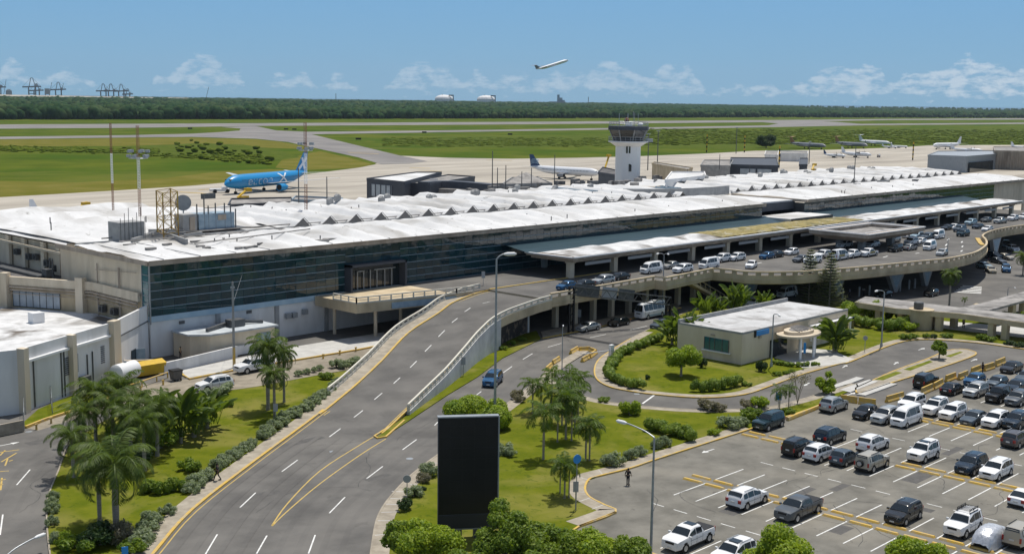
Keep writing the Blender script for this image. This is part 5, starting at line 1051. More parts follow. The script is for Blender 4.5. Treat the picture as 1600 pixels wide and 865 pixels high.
far(873, 7000, 'power_station', 'stepped grey industrial tower block on the horizon left of the control tower', 'factory', [('tower', 'bluegreymetal', lambda g, q, a: (g.box(q(-3, 0, 35), (14, 14, 80), rz=a), g.box(q(8, 0, 30), (24, 20, 56), rz=a), g.box(q(24, 0, 24), (20, 20, 42), rz=a))), ('hall', 'grey', lambda g, q, a: g.box(q(-8, 4, 19), (92, 30, 34), rz=a))])
for u, h, lab in ((325, 85, 'slanting crane jib alone on the horizon left of centre'), (80.5, 96, 'thin slanting jib left of the fourth container crane'), (98.5, 92, 'thin slanting jib behind the fourth container crane'), (9.5, 105, 'thin slanting jib near the left edge')):
    far(u, 6300, 'crane_jib', lab, 'crane', [('jib', 'darksteel', lambda g, q, a: g.bar(q(-8, 0, 30), q(6, 0, h), 2, 2)), ('mast', 'darksteel', lambda g, q, a: g.bar(q(-8, 0, 0), q(-8, 0, 34), 2.4, 2.4))])
far(525, 6300, 'chimney', 'thin chimney on the horizon at centre left', 'chimney', [('stack', 'darksteel', lambda g, q, a: g.cyl(q(0, 0, 0), q(0, 0, 62), 1.6, n=8))]); far(919, 6300, 'chimney', 'thin mast on the horizon right of the factory', 'chimney', [('stack', 'darksteel', lambda g, q, a: g.cyl(q(0, 0, 0), q(0, 0, 62), 1.6, n=8))])

# ------------------------------------------------------------------ aircraft
def paint(name, c, rough=.35): return mat(name, c, rough=rough, spec=.5)
def wingmesh(g, root, span, cr, ct, sweep, dz, th=.35, side=1, ang=None):
    # root (x,y,z) at leading edge; tapered swept slab
    x, y, z = root; vs = []
    for (xx, yy, zz, c, t) in ((x, y, z, cr, th), (x-sweep, y+side*span, z+dz, ct, th*.35)):
        vs += [(xx, yy, zz), (xx-c*.35, yy, zz+t/2), (xx-c, yy, zz), (xx-c*.35, yy, zz-t/2)]
    g.add(vs, [(i, (i+1) % 4, 4+(i+1) % 4, 4+i) for i in range(4)]+[(0, 1, 2, 3), (7, 6, 5, 4)])
def fin(g, x, z, h, cr, ct, sweep, th=.3, y=0):
    vs = []
    for (xx, zz, c) in ((x, z, cr), (x-sweep, z+h, ct)): vs += [(xx, y, zz), (xx-c*.4, y+th/2, zz), (xx-c, y, zz), (xx-c*.4, y-th/2, zz)]
    g.add(vs, [(i, (i+1) % 4, 4+(i+1) % 4, 4+i) for i in range(4)]+[(0, 1, 2, 3), (7, 6, 5, 4)])
def aeroplane(loc, head, L, r, label, body='plane_white', tail='plane_white', wing='plane_grey', kind='wing', zc=None, pitch=0, gear=True, span=None, group=None, engine=None, text=None):
    t = empty('aeroplane', loc, label, 'aeroplane', group, rz=head); t.rotation_euler = (0, pitch, head); zc = zc or r*1.85; span = span or L*.47
    PM = dict(plane_white=paint('white_aircraft_paint', (.72, .73, .75)), plane_grey=paint('pale_grey_aircraft_paint', (.50, .52, .54)), blue=paint('sky_blue_aircraft_paint', (.008, .235, .52)), navy=paint('navy_aircraft_paint', (.015, .05, .14)), orange=paint('orange_brown_aircraft_paint', (.42, .20, .09)), dim=paint('dull_grey_aircraft_paint', (.20, .21, .23)))
    g = MB(); st = [(0, .02, -.25), (.012, .28, -.2), (.035, .55, -.12), (.07, .80, -.05), (.12, .97, 0), (.2, 1, 0), (.68, 1, 0), (.78, .88, .12), (.88, .58, .36), (.96, .25, .55), (1, .06, .65)]; n = 20; vs = []
    for f, k2, dz in st:
        for i in range(n): a = 2*math.pi*i/n; vs.append((L/2-f*L, r*k2*math.cos(a), zc+r*dz+r*k2*math.sin(a)))
    g.add(vs, [(j*n+i, j*n+(i+1) % n, (j+1)*n+(i+1) % n, (j+1)*n+i) for j in range(len(st)-1) for i in range(n)]+[tuple(range(n)), tuple(range(len(vs)-1, len(vs)-1-n, -1))]); fu = g.build('fuselage', PM[body], t, smooth=True)
    g = MB()
    for s in (-1, 1):
        x = L*.36
        while x > -L*.30: g.box((x, s*r*.985, zc+r*.22), (.28, .06, .36)); x -= .85
    g.box((L*.455, 0, zc+r*.30), (L*.02, r*.95, r*.28)); g.build('cabin_window', M['carglass'], fu)
    g = MB()
    for s in (-1, 1): wingmesh(g, (L*.10, s*r*.6, zc-r*.55), span-r, L*.17, L*.04, span*.48, span*.09, side=s)
    g.build('wing', PM[wing], t)
    T_ = kind == 'ttail'; fh = r*2.9 if not T_ else r*2.6; g = MB(); fin(g, -L*.34, zc+r*.75, fh, L*.15, L*.055, L*.115); fo = g.build('tail_fin', PM[tail], t)
    g = MB(); hz = zc+r*.75+fh if T_ else zc+r*.55; hx = -L*.44 if T_ else -L*.38
    for s in (-1, 1): wingmesh(g, (hx, 0 if T_ else s*r*.3, hz), span*.36, L*.085, L*.03, span*.18, .5, side=s, th=.2)
    g.build('tailplane', PM[tail if T_ else wing], t)
    for s in (-1, 1):
        g = MB()
        if kind == 'wing': c = (L*.07, s*span*.34, zc-r*.95); el, er = L*.085, r*.52
        elif kind == 'ttail': c = (-L*.27, s*r*1.55, zc+r*.35); el, er = L*.13, r*.40
        else: c = (L*.13, s*span*.34, zc+r*.9); el, er = L*.12, r*.35
        g.cyl((c[0]+el/2, c[1], c[2]), (c[0]-el*.2, c[1], c[2]), er, er, 14); g.cyl((c[0]-el*.2, c[1], c[2]), (c[0]-el*.6, c[1], c[2]), er, er*.55, 14); e_ = g.build('engine', PM[engine or body], t)
        g = MB(); g.cyl((c[0]+el/2+.02, c[1], c[2]), (c[0]+el/2-.2, c[1], c[2]), er*.82, er*.82, 14); g.build('intake', M['blackmetal'], e_)
        if kind == 'prop':
            g = MB(); [g.bar((c[0]+el/2+.1, c[1], c[2]), (c[0]+el/2+.1, c[1]+1.7*math.cos(k3*math.pi/2+.4), c[2]+1.7*math.sin(k3*math.pi/2+.4)), .2, .06) for k3 in range(4)]; g.build('propeller', M['blackmetal'], e_)
    if gear:
        for x, y in ((L*.38, 0), (-L*.03, r*1.2), (-L*.03, -r*1.2)): g = MB(); g.cyl((x, y, .5), (x, y, zc-r*.7), .14, n=6); [g.cyl((x, y+s*.15, .5), (x, y+s*.5, .5), .5, n=12) for s in (-1, 1)]; g.build('landing_gear', M['blackpl'], t)
    if text == 'blue':
        cu = bpy.data.curves.new('lettering', 'FONT'); cu.body = 'eucon'; cu.size = r*1.9; cu.extrude = .01; ob = bpy.data.objects.new('x', cu); COL.objects.link(ob); bpy.context.view_layer.update()
        me = bpy.data.meshes.new_from_object(ob.evaluated_get(bpy.context.evaluated_depsgraph_get())); bpy.data.objects.remove(ob)
        # wrap the flat letters on to the left flank of the fuselage
        for v in me.vertices: X_, Y_ = v.co.x, v.co.y; a = R(-34)+Y_/r; v.co = (L*.30-X_*1.25, -0+ (r+.035)*math.cos(a), zc+(r+.035)*math.sin(a)) if head_side > 0 else (L*.30-X_*1.25, (r+.035)*math.cos(a), zc+(r+.035)*math.sin(a))
        me.materials.clear(); me.materials.append(paint('white_lettering_paint', (.62, .76, .88))); o = bpy.data.objects.new('lettering', me); COL.objects.link(o); o.parent = fu
        g = MB(); wp_ = lambda X_, a: (X_, (r+.05)*math.cos(R(a)), zc+(r+.05)*math.sin(R(a)))
        for a0, a1, x0, x1 in ((-32, 52, -3.6, -8.8), (52, -32, -3.6, -8.8)):
            for i in range(8):
                q = lambda k3: lerp(a0, a1, k3/8); X0, X1 = lerp(x0, x1, i/8), lerp(x0, x1, (i+1)/8); g.add([wp_(X0, q(i)), wp_(X1, q(i+1)), wp_(X1-1.1, q(i+1)), wp_(X0-1.1, q(i))], [(0, 1, 2, 3)])
        g.build('emblem', mat('white_emblem_paint', (.75, .80, .85), rough=.4), fu)
        g = MB(); z0 = zc+r*1.0
        for s in (-1, 1): g.bar((-L*.385, s*.26, z0+.3), (-L*.49, s*.22, z0+fh*.62), .08, 1.2); g.bar((-L*.46, s*.26, z0+.3), (-L*.43, s*.22, z0+fh*.62), .08, 1.2)
        g.build('emblem', mat('white_emblem_paint', (.75, .80, .85)), fo)
    if text == 'navy':
        g = MB()
        for k3 in range(4): pts = [(-L*.375-L*.10*tt, .2, zc+r*(1.15+.32*k3)+1.0*math.sin(math.pi*(.15+tt*.75))) for tt in np.linspace(0, 1, 7)]; g.tube(pts, .13, 4); g.tube([(a, -b, c) for a, b, c in pts], .13, 4)
        g.build('emblem', M['plateblue'] if 'plateblue' in M else paint('pale_blue_emblem', (.35, .5, .62)), fo)
    return t
head_side = 1
def between(nose, tail, zn, ztl, Lmax=None):
    a, b = P(*nose, zn), P(*tail, ztl); L = math.dist(a, b); return ((a[0]+b[0])/2, (a[1]+b[1])/2, 0), math.atan2(a[1]-b[1], a[0]-b[0]), L
loc, hd, L_ = between((351, 287.5), (480, 268.5), 4.2, 6.3); aeroplane(loc, hd, L_, 2.75, 'bright blue airliner with pale lettering parked on the concrete apron at the left', body='blue', tail='blue', text='blue', zc=4.7, span=29)
loc, hd, L_ = between((938, 271.5), (828, 259.5), 3.4, 5.2); aeroplane(loc, hd, min(L_, 46), 1.95, 'white airliner with navy tail docked at the terminal left of the control tower', tail='navy', engine='dim', text='navy', zc=3.9)
# jets on the far apron
def px_plane(uc, vc, zc_, deg, **k): x, y = P(uc, vc, zc_); return aeroplane((x, y, 0), R(deg), **k)
base = math.degrees(math.atan2(P(1365, 222)[1], P(1365, 222)[0]))
px_plane(1366, 221, 4, base-180+42, L=42, r=1.8, label='white T tailed jet with white stabiliser on the far apron, rightmost of three', kind='ttail')
px_plane(1330, 224, 4, base-180+42, L=42, r=1.8, label='dull grey T tailed jet with orange stabiliser on the far apron, middle of three', kind='ttail', body='dim', tail='orange')
px_plane(1262, 225, 4, base-180+46, L=44, r=1.8, label='dull grey T tailed jet with orange stabiliser beside the dark round tree', kind='ttail', body='dim', tail='orange')
px_plane(1480, 226, 4, base-180-38, L=40, r=2.0, label='white twin engined airliner facing the terminal on the far apron at the right', kind='wing')
px_plane(1338, 239.5, 3, base-180+62, L=24, r=1.35, label='white propeller airliner with dark belly stripe in the middle of the apron', kind='prop', engine='dim')
px_plane(1304, 241, 2.5, base-180+60, L=18, r=.95, label='small white commuter aircraft with blue tail fin on the apron', kind='prop', tail='navy')
px_plane(1405, 228, 1.8, base-180+60, L=17, r=.8, label='small white business jet right of the T tailed jets', kind='ttail')
px_plane(1390, 228.5, 1.8, base-180+60, L=15, r=.7, label='tiny white light aircraft just right of the T tailed jets', kind='prop')
px_plane(1510, 233, 3, base-180+70, L=26, r=1.3, label='white propeller aircraft behind the pale grey hangar', kind='prop'); px_plane(1600, 229.5, 3, base-180+50, L=26, r=1.3, label='white aircraft behind the brown hangar at the right edge', kind='prop')
# wing tip of a jet at the left
t = thing('aeroplane', (*P(20, 345, 6), 0), 'white jet mostly hidden by the terminal at the left edge, upturned winglet showing', 'aeroplane'); g = MB(); a, b = P3(-60, 352, 4.5), P3(44, 339, 5.4); g.bar(a, b, 4.5, .6); pb(g, 'wing', paint('pale_grey_aircraft_paint', (.5, .52, .54)), t)
g = MB(); a = Vector(P3(46, 338, 5.4)); g.add([a, a+Vector((3.2, -.8, 0)), a+Vector((1.6, 1, 4.4)), a+Vector((.7, 1.2, 4.4)), a+Vector((.2, .4, 0)), a+Vector((3.2, -.5, 0)), a+Vector((1.7, 1.3, 4.4)), a+Vector((.8, 1.5, 4.4))], [(0, 1, 2, 3), (7, 6, 5, 4), (0, 4, 5, 1), (1, 5, 6, 2), (2, 6, 7, 3), (3, 7, 4, 0)]); pb(g, 'winglet', paint('white_aircraft_paint', (.72, .73, .75)), t)
# climbing jet
d = [864-CX, 102-CY, F]; dw = Vector((dot(d, AX), dot(d, AY), dot(d, UP))).normalized(); c = dw*1450+Vector((0, 0, H)); rt = toworld([1, 0, 0]); hd = math.atan2(rt[1], rt[0])+.42
t = aeroplane(tuple(c), hd, 44, 1.75, 'white T tailed jet climbing away in the sky above the field', kind='ttail', gear=False, pitch=-R(17), tail='dim', wing='dim', engine='dim')
t.location.z -= 3

# ------------------------------------------------------------------ vehicles
# each kind: L, W, H, ground clearance, belt z, top profile [(x, z)], screens, wheels, ...   x forward, metres
KIND = {
 'sedan': dict(L=4.65, W=1.80, H=1.45, gc=.20, belt=.93, prof=[(2.32, .52), (2.25, .70), (1.9, .80), (1.05, .93), (.25, 1.36), (-.35, 1.45), (-1.0, 1.40), (-1.85, .98), (-2.2, .93), (-2.32, .60)], ws=(1.0, .27), rs=(-1.05, -1.83), wx=(1.38, -1.35), wr=.33, side=(.72, -1.45)),
 'suv': dict(L=4.7, W=1.90, H=1.74, gc=.26, belt=1.08, prof=[(2.35, .62), (2.27, .90), (2.0, 1.02), (1.15, 1.12), (.45, 1.64), (-.2, 1.74), (-1.75, 1.69), (-2.15, 1.30), (-2.28, 1.05), (-2.35, .65)], ws=(1.12, .47), rs=(-1.80, -2.14), wx=(1.45, -1.40), wr=.38, side=(.85, -1.85)),
 'boxy': dict(L=4.6, W=1.88, H=1.86, gc=.32, belt=1.15, prof=[(2.3, .62), (2.26, 1.02), (2.05, 1.12), (.95, 1.18), (.45, 1.76), (.1, 1.86), (-2.05, 1.84), (-2.22, 1.70), (-2.27, 1.1), (-2.3, .60)], ws=(.93, .47), rs=(-2.1, -2.24), wx=(1.42, -1.38), wr=.40, side=(.72, -2.02)),
 'hatch': dict(L=3.95, W=1.72, H=1.52, gc=.20, belt=.96, prof=[(1.97, .52), (1.92, .74), (1.6, .88), (.95, .98), (.2, 1.44), (-.3, 1.52), (-1.3, 1.46), (-1.78, 1.05), (-1.92, .85), (-1.97, .55)], ws=(.92, .22), rs=(-1.33, -1.76), wx=(1.2, -1.2), wr=.31, side=(.65, -1.38)),
 'pickup': dict(L=5.7, W=1.98, H=1.85, gc=.34, belt=1.18, prof=[(2.85, .66), (2.78, 1.05), (2.5, 1.17), (1.45, 1.24), (.75, 1.76), (.2, 1.85), (-.65, 1.82), (-.98, 1.24), (-1.0, 1.19), (-2.75, 1.16), (-2.85, .7)], ws=(1.42, .77), rs=(-.68, -.96), wx=(1.82, -1.75), wr=.42, side=(1.15, -.72)),
 'van': dict(L=5.2, W=1.90, H=2.25, gc=.24, belt=1.22, prof=[(2.6, .60), (2.58, .98), (2.3, 1.12), (1.65, 1.9), (1.2, 2.18), (.6, 2.25), (-2.3, 2.24), (-2.52, 2.05), (-2.58, 1.2), (-2.6, .55)], ws=(2.27, 1.67), rs=(-2.45, -2.57), wx=(1.75, -1.55), wr=.35, side=(1.9, -2.3)),
 'bus': dict(L=7.2, W=2.08, H=2.72, gc=.30, belt=1.38, prof=[(3.6, .60), (3.58, 1.2), (3.5, 1.4), (3.2, 2.5), (2.9, 2.68), (2.2, 2.72), (-3.3, 2.72), (-3.5, 2.58), (-3.56, 1.4), (-3.6, .6)], ws=(3.52, 3.22), rs=(-3.48, -3.57), wx=(2.05, -2.0), wr=.42, side=(3.0, -3.3)),
}
def body_paint(key):
    C_ = dict(white=((.74, .745, .75), 0, .4), silver=((.42, .43, .43), .4, .32), grey=((.10, .11, .12), .35, .32), slate=((.075, .10, .125), .35, .3), black=((.010, .011, .012), 0, .2), navy=((.008, .022, .040), .2, .22),
              teal=((.010, .035, .045), .2, .22), blue=((.01, .085, .20), .25, .25), beige=((.42, .39, .33), .25, .35), gold=((.30, .26, .19), .4, .35), brown=((.10, .085, .08), .3, .3), paleblue=((.30, .42, .50), .2, .35))
    c, me_, ro = C_[key]; return mat('car_paint_'+key, c, rough=ro, metal=me_, spec=.5, coat=.35)
def prof_z(k, x):
    p = k['prof']
    if x >= p[0][0]: return p[0][1]
    for (a, za), (b, zb2) in zip(p, p[1:]):
        if x >= b: return lerp(za, zb2, (a-x)/(a-b) if a != b else 0)
    return p[-1][1]
def section(k, x, zt):
    hw = k['W']/2; L2 = k['L']/2; e = max(0, (abs(x)-(L2-.55))/.55); w = hw*(1-.17*e*e); gc, belt = k['gc'], k['belt']; zb2 = min(belt, zt-.05); tum = max(0, zt-belt); wr = w-.05-tum*.30
    return [(0, gc+.05), (w*.80, gc), (w*.97, gc+.12), (w, gc+.38), (w*.99, max(gc+.4, zb2-.12)), (w-.05, zb2), (lerp(w-.05, wr, .8), lerp(zb2, zt, .80)), (wr*.93, zt-.035 if tum > .1 else zt-.02), (wr*.6, zt), (0, zt+.015)], wr, w
PROTO = {}
def make_vehicle(kind, colour, extras=()):
    k = KIND[kind]; t = empty({'suv': 'parked_suv', 'boxy': 'parked_suv', 'sedan': 'parked_car', 'hatch': 'parked_car', 'pickup': 'pickup_truck', 'van': 'passenger_van', 'bus': 'minibus'}[kind], (0, 0, 0))
    xs = sorted({round(v, 3) for v in [p[0] for p in k['prof']]+[lerp(k['L']/2, -k['L']/2, i/22) for i in range(23)]}, reverse=True); g = MB(); vs = []; ns = 10
    for x in xs:
        s, _, _ = section(k, x, prof_z(k, x)); full = [(x, y, z) for y, z in s]+[(x, -y, z) for y, z in s[-2:0:-1]]; vs += full
    m_ = 18; nx_ = len(xs); fs = [(j*m_+i, j*m_+(i+1) % m_, (j+1)*m_+(i+1) % m_, (j+1)*m_+i) for j in range(nx_-1) for i in range(m_)]+[tuple(range(m_-1, -1, -1)), tuple(range((nx_-1)*m_, nx_*m_))]
    g.add(vs, fs); body = g.build('body', body_paint(colour), t, smooth=True, angle=32); body['paint'] = 1
    def gp(x, f, out=.012):
        # point on the glasshouse side: f 0 at the belt, 1 at the cant rail
        zt = prof_z(k, x); s, wr, w = section(k, x, zt); z0 = min(k['belt'], zt-.05); y = lerp(w-.05, wr, f*.8/.8 if False else f); return y+out, lerp(z0, zt, f)
    # windscreen, rear screen, side windows as thin curved sheets just proud of the body
    def screen_(x0, x1, name, dx, inset=.07):
        g = MB(); vs = []; cols = 6
        for f in (.06, .5, .94):
            x = lerp(x0, x1, f); zt = prof_z(k, x); s, wr, w = section(k, x, zt); hw = min(wr*.93, w-.12)
            for c_ in range(cols+1): y = lerp(-hw, hw, c_/cols); vs.append((x+dx*(1-.0*abs(y)), y, zt+.03-.022*abs(y/hw)**2))
        n1 = cols+1; g.add(vs, [(r_*n1+c_, r_*n1+c_+1, (r_+1)*n1+c_+1, (r_+1)*n1+c_) for r_ in range(2) for c_ in range(cols)]); return g.build(name, M['carglass'], t, smooth=True)
    screen_(k['ws'][0], k['ws'][1], 'windscreen', .015); screen_(k['rs'][0], k['rs'][1], 'rear_window', -.02)
    xf, xb = k['side']; cuts = [xf, lerp(xf, xb, .40), lerp(xf, xb, .75), xb] if kind not in ('van', 'bus', 'pickup') else ([xf, lerp(xf, xb, .52), xb] if kind == 'pickup' else ([xf, lerp(xf, xb, .24), lerp(xf, xb, .62), xb] if kind == 'van' else [lerp(xf, xb, i/5) for i in range(6)]))
    for s in (-1, 1):
        g = MB()
        for a, b in zip(cuts, cuts[1:]):
            a -= .035; b += .035; pts = []; lean = .55 if a > xf-.1 and kind not in ('bus',) else 0
            for x, f in ((a, .10), (b, .10), (b, .86), (a, .86)):
                zt = k['H'] if not lean else max(prof_z(k, x), k['belt']+.1)
                zt = prof_z(k, x); y, z = gp(x, f, .014); pts.append((x, s*y, z))
            g.add(pts, [(0, 1, 2, 3)] if s < 0 else [(3, 2, 1, 0)])
        g.build('side_window', M['carglass'], t)
    for wx in k['wx']:
        for s in (-1, 1):
            hw = k['W']/2; wr_ = k['wr']; y0, y1 = s*(hw-.24), s*(hw+.01); g = MB(); g.cyl((wx, y0, wr_), (wx, y1, wr_), wr_, wr_, 18); w_ = g.build('wheel', M['tyre'], t, smooth=True)
            g = MB(); g.cyl((wx, y1-s*.02, wr_), (wx, y1+s*.012, wr_), wr_*.64, wr_*.60, 12); g.cyl((wx, y1-s*.02, wr_), (wx, y1+s*.02, wr_), wr_*.16, wr_*.16, 8); g.build('rim', M['rim'], w_)
    for wx in k['wx']:
        for s in (-1, 1): g = MB(); g.cyl((wx, s*(k['W']/2-.26), k['wr']+.02), (wx, s*(k['W']/2-.008+.006), k['wr']+.02), k['wr']+.07, k['wr']+.07, 20); g.build('wheel_arch', M['blackpl'], t)
    L2, hw = k['L']/2, k['W']/2; zh = k['prof'][1][1]-.10
    for s in (-1, 1):
        g = MB(); g.add([(L2-.02, s*hw*.45, zh-.09), (L2-.20, s*hw*.84, zh-.07), (L2-.26, s*hw*.86, zh+.10), (L2-.055, s*hw*.48, zh+.07), (L2-.15, s*hw*.45, zh-.09), (L2-.4, s*hw*.80, zh-.07), (L2-.42, s*hw*.80, zh+.10), (L2-.2, s*hw*.45, zh+.07)], [(0, 1, 2, 3), (4, 7, 6, 5), (0, 4, 5, 1), (2, 6, 7, 3), (1, 5, 6, 2)]); g.build('headlight', M['headl'], t)
        zt_ = k['belt']-.02; g = MB(); h_ = .30 if kind in ('suv', 'sedan', 'hatch') else .42; wd = .16 if kind in ('boxy', 'van', 'bus', 'pickup') else .30
        g.box((-L2+.06, s*(hw*.83-wd/2+.04), zt_-h_/2), (.12, wd, h_)); g.build('tail_light', M['taill'], t)
        g = MB(); g.box((xf+.15 if kind != 'van' else xf+.1, s*(hw+.10), k['belt']+.07), (.14, .22, .16)); g.build('mirror', body_paint(colour) if colour != 'white' or True else M['blackpl'], t)['paint'] = 1
    g = MB(); g.box((L2-.03, 0, zh-.04), (.05, hw*.86, .17)); g.box((L2-.05, 0, k['gc']+.16), (.06, hw*1.35, .16)); g.build('grille', M['blackpl'], t)
    g = MB(); g.box((-L2+.05, 0, k['gc']+.10), (.12, hw*1.62, .20)); g.box((0, 0, k['gc']+.02), (k['L']*.62, hw*1.9, .10)); g.build('bumper_trim', M['blackpl'], t)
    g = MB(); g.box((-L2-.012, 0, k['belt']-.28), (.03, .42, .15)); g.box((L2+.012, 0, k['gc']+.20), (.03, .42, .12)); g.build('number_plate', M['plate'], t)
    for s in (-1, 1):
        g = MB(); xm = cuts[1]
        for x_ in (xf-.12, xm, (cuts[2] if len(cuts) > 3 else xb)): g.box((x_, s*(hw-.012), (k['gc']+k['belt'])/2+.06), (.022, .03, (k['belt']-k['gc'])*.72))
        g.box(((xf+xb)/2, s*(hw-.01), k['belt']-.30), ((xf-xb)*.98, .03, .018)); g.build('door_seam', M['blackpl'], t)
    if kind in ('suv', 'boxy'):
        g = MB(); 
        for s in (-1, 1): zt = k['H']; g.bar((.2, s*(hw-.32), zt+.03), (-1.5, s*(hw-.32), zt+.02), .05, .05)
        g.build('roof_rail', M['blackpl'] if kind == 'boxy' else M['steel'], t)
    if kind == 'pickup':
        g = MB(); g.box((-1.87, 0, 1.19), (1.62, hw*1.66, .06)); g.build('bed_cover', M['blackpl'], t)
    if kind == 'bus':
        g = MB(); g.box((-1, 0, 2.82), (1.5, 1.2, .16)); g.box((2, 0, 2.8), (.7, .7, .12)); g.build('roof_unit', M['plate'], t)
        g = MB(); [g.box((-.2, s*(hw+.003), .62), (5.6, .012, .34)) for s in (-1, 1)]; g.build('side_stripe', body_paint('paleblue'), t)
    if 'spare' in extras: g = MB(); g.cyl((-L2-.02, .1, 1.0), (-L2-.26, .1, 1.0), .38, .36, 18); o = g.build('spare_wheel', M['tyre'], t); g = MB(); g.cyl((-L2-.26, .1, 1.0), (-L2-.29, .1, 1.0), .26, .22, 14); g.build('rim', M['rim'], o)
    if 'sunroof' in extras: g = MB(); g.box((-.15, 0, k['H']+.028), (.75, .95, .02)); g.build('sunroof', M['carglass'], t)
    if 'rack' in extras:
        g = MB(); zt = k['H']+.18
        for s in (-.55, .55): g.bar((.1, s, zt), (-1.6, s, zt), .05, .05)
        for i in range(7): g.bar((.1-i*.28, -.55, zt), (.1-i*.28, .55, zt), .04, .04)
        for s in (-.55, .55):
            for x in (.1, -.75, -1.6): g.bar((x, s, zt-.2), (x, s, zt+.12), .04, .04)
            g.bar((.1, s, zt+.12), (-1.6, s, zt+.12), .04, .04)
        g.build('roof_rack', M['blackpl'], t)
    if 'taxi' in extras: g = MB(); [g.box((lerp(xf, xb, .62), s*(hw+.004), k['belt']-.18), (2.3, .02, .52)) for s in (-1, 1)]; g.build('checker_band', M['checker'], t)
    return t
def vehicle(u, v, z, kind, colour, deg, label, extras=(), group=None, scale=None, cat=None):
    x, y = P(u, v, z+KIND[kind]['H']*.45); key = (kind, tuple(extras)); rz_ = R(deg)
    if key not in PROTO: t = make_vehicle(kind, colour, extras); PROTO[key] = t
    else:
        t = dup(PROTO[key])
        for o in t.children:
            if 'paint' in o.keys(): o.material_slots[0].link = 'OBJECT'; o.material_slots[0].material = body_paint(colour)
    for o in t.children:
        if 'paint' in o.keys() and o.material_slots[0].link == 'DATA' and key in PROTO and PROTO[key] is t: o.material_slots[0].link = 'OBJECT'; o.material_slots[0].material = body_paint(colour)
    t.location = (x, y, z+.012); t.rotation_euler = (0, 0, rz_)
    q_ = random.uniform(.97, 1.03); t.scale = ((scale or 1)*q_, (scale or 1)*random.uniform(.98, 1.02), (scale or 1)*random.uniform(.97, 1.04)); t.rotation_euler[2] += random.gauss(0, .012)
    tag(t, label, cat or {'pickup': 'pickup truck', 'van': 'van', 'bus': 'minibus'}.get(kind, 'car'), group); return t
W_, B2 = 'white', 'black'
GL = 'cars in the car park'; GU = 'cars on the raised roadway'; GR = 'cars on the lower road'
# car park, front of the picture.  180: nose to the lower left, 0: nose to the upper right
CARS = [
 (1076, 836, 'pickup', W_, 180, 'white crew cab pickup with sunroof, nearest to the tall foreground lamp post', ('sunroof',)),
 (1147, 862, 'suv', W_, 180, 'white car cut by the bottom edge of the picture beside the white pickup', ('sunroof',)),
 (1168, 775, 'suv', W_, 0, 'white crossover parked tail outwards just behind the grey pickup', ()),
 (1248, 791, 'pickup', 'grey', 180, 'matt grey pickup with covered bed alone beside the yellow wheel stops', ()),
 (1412, 799, 'suv', B2, 180, 'black crossover alone in the front bays above the round green tree tops', ()),
 (1505, 817, 'boxy', W_, 180, 'white boxy off roader with black roof rack next to the sheeted car', ('rack',)),
 (1597, 834, 'boxy', 'beige', 0, 'beige off roader with black tailgate cut by the right edge near the bottom', ()),
 (1602, 775, 'sedan', W_, 0, 'white saloon cut by the right edge, rear lamps showing', ()),
 (1443, 705, 'boxy', W_, 180, 'white off roader with sunroof alone in the middle row', ('sunroof',)),
 (1518, 724, 'suv', 'navy', 180, 'dark blue crossover beside a white crossover in the middle row', ()),
 (1557, 732, 'suv', W_, 180, 'white crossover beside the dark blue one in the middle row', ()),
 (1588, 684, 'suv', 'brown', 0, 'dark brown off roader with roof rails at the right edge, tail outwards', ()),
 (1201, 657, 'boxy', 'teal', 180, 'dark teal off roader parked against the sidewalk at the top left bay', ()),
 (1248, 696, 'boxy', B2, 0, 'black off roader, leftmost of the cluster parked tail outwards', ()),
 (1297, 679, 'suv', 'navy', 0, 'dark blue crossover with bright blue roof behind the black off roader', ()),
 (1282, 705, 'suv', W_, 0, 'white coupe like crossover between black off roader and slate crossover', ()),
 (1320, 713, 'hatch', 'slate', 0, 'small slate blue crossover between two pale cars in the cluster', ()),
 (1364, 691, 'suv', W_, 0, 'white off roader at the back of the cluster with long roof rails', ()),
 (1363, 719, 'boxy', 'beige', 0, 'pale beige off roader with spare wheel on its back door', ('spare',)),
 (1303, 631, 'suv', 'silver', 0, 'silver grey crossover alone beside the yellow barrier at the top of the car park', ()),
 (1352, 643, 'hatch', B2, 180, 'small black car next to the silver off roader below the yellow barrier', ()),
 (1384, 648, 'suv', 'silver', 180, 'silver off roader squeezed between a small black car and the white van', ()),
 (1417, 649, 'van', W_, 180, 'tall white passenger van in the upper row of the car park', ()),
 (1425, 627, 'suv', W_, 180, 'white car peeping out behind the tall white van', ()),
 (1461, 635, 'boxy', W_, 180, 'white off roader with sunroof right of the tall white van', ('sunroof',)),
 (1489, 643, 'boxy', W_, 180, 'white off roader, second to the right of the tall white van', ()),
 (1522, 652, 'sedan', 'slate', 180, 'slate blue saloon between two white cars in the upper row', ()),
 (1556, 654, 'suv', W_, 180, 'white crossover right of the slate blue saloon', ()),
 (1589, 656, 'suv', 'navy', 180, 'dark blue crossover at the right end of the upper row', ()),
 (1447, 594, 'boxy', B2, 0, 'black off roader driving beside the yellow barriers', ()),
 (1489, 606, 'sedan', B2, 0, 'black saloon just inside the yellow barriers, nose to the barrier row', ()),
 (1523, 592, 'hatch', 'blue', 180, 'bright blue hatchback behind the silver and black cars', ()),
 (1525, 608, 'suv', 'silver', 180, 'silver crossover with dark windscreen in front of the blue hatchback', ()),
 (1558, 596, 'hatch', 'slate', 180, 'slate car behind the black off roader near the barriers', ()),
 (1560, 616, 'boxy', B2, 180, 'black off roader among slate and silver cars near the right edge', ()),
 (1588, 602, 'sedan', 'navy', 180, 'navy saloon near the right edge, behind the grey crossover', ()),
 (1591, 621, 'suv', 'grey', 180, 'grey crossover near the right edge below the navy saloon', ()),
 (1581, 573, 'sedan', B2, 180, 'black saloon beyond the barriers at the top right of the car park', ()),
 (1604, 588, 'sedan', 'slate', 180, 'slate car half cut by the right edge below the black saloon', ()),
]
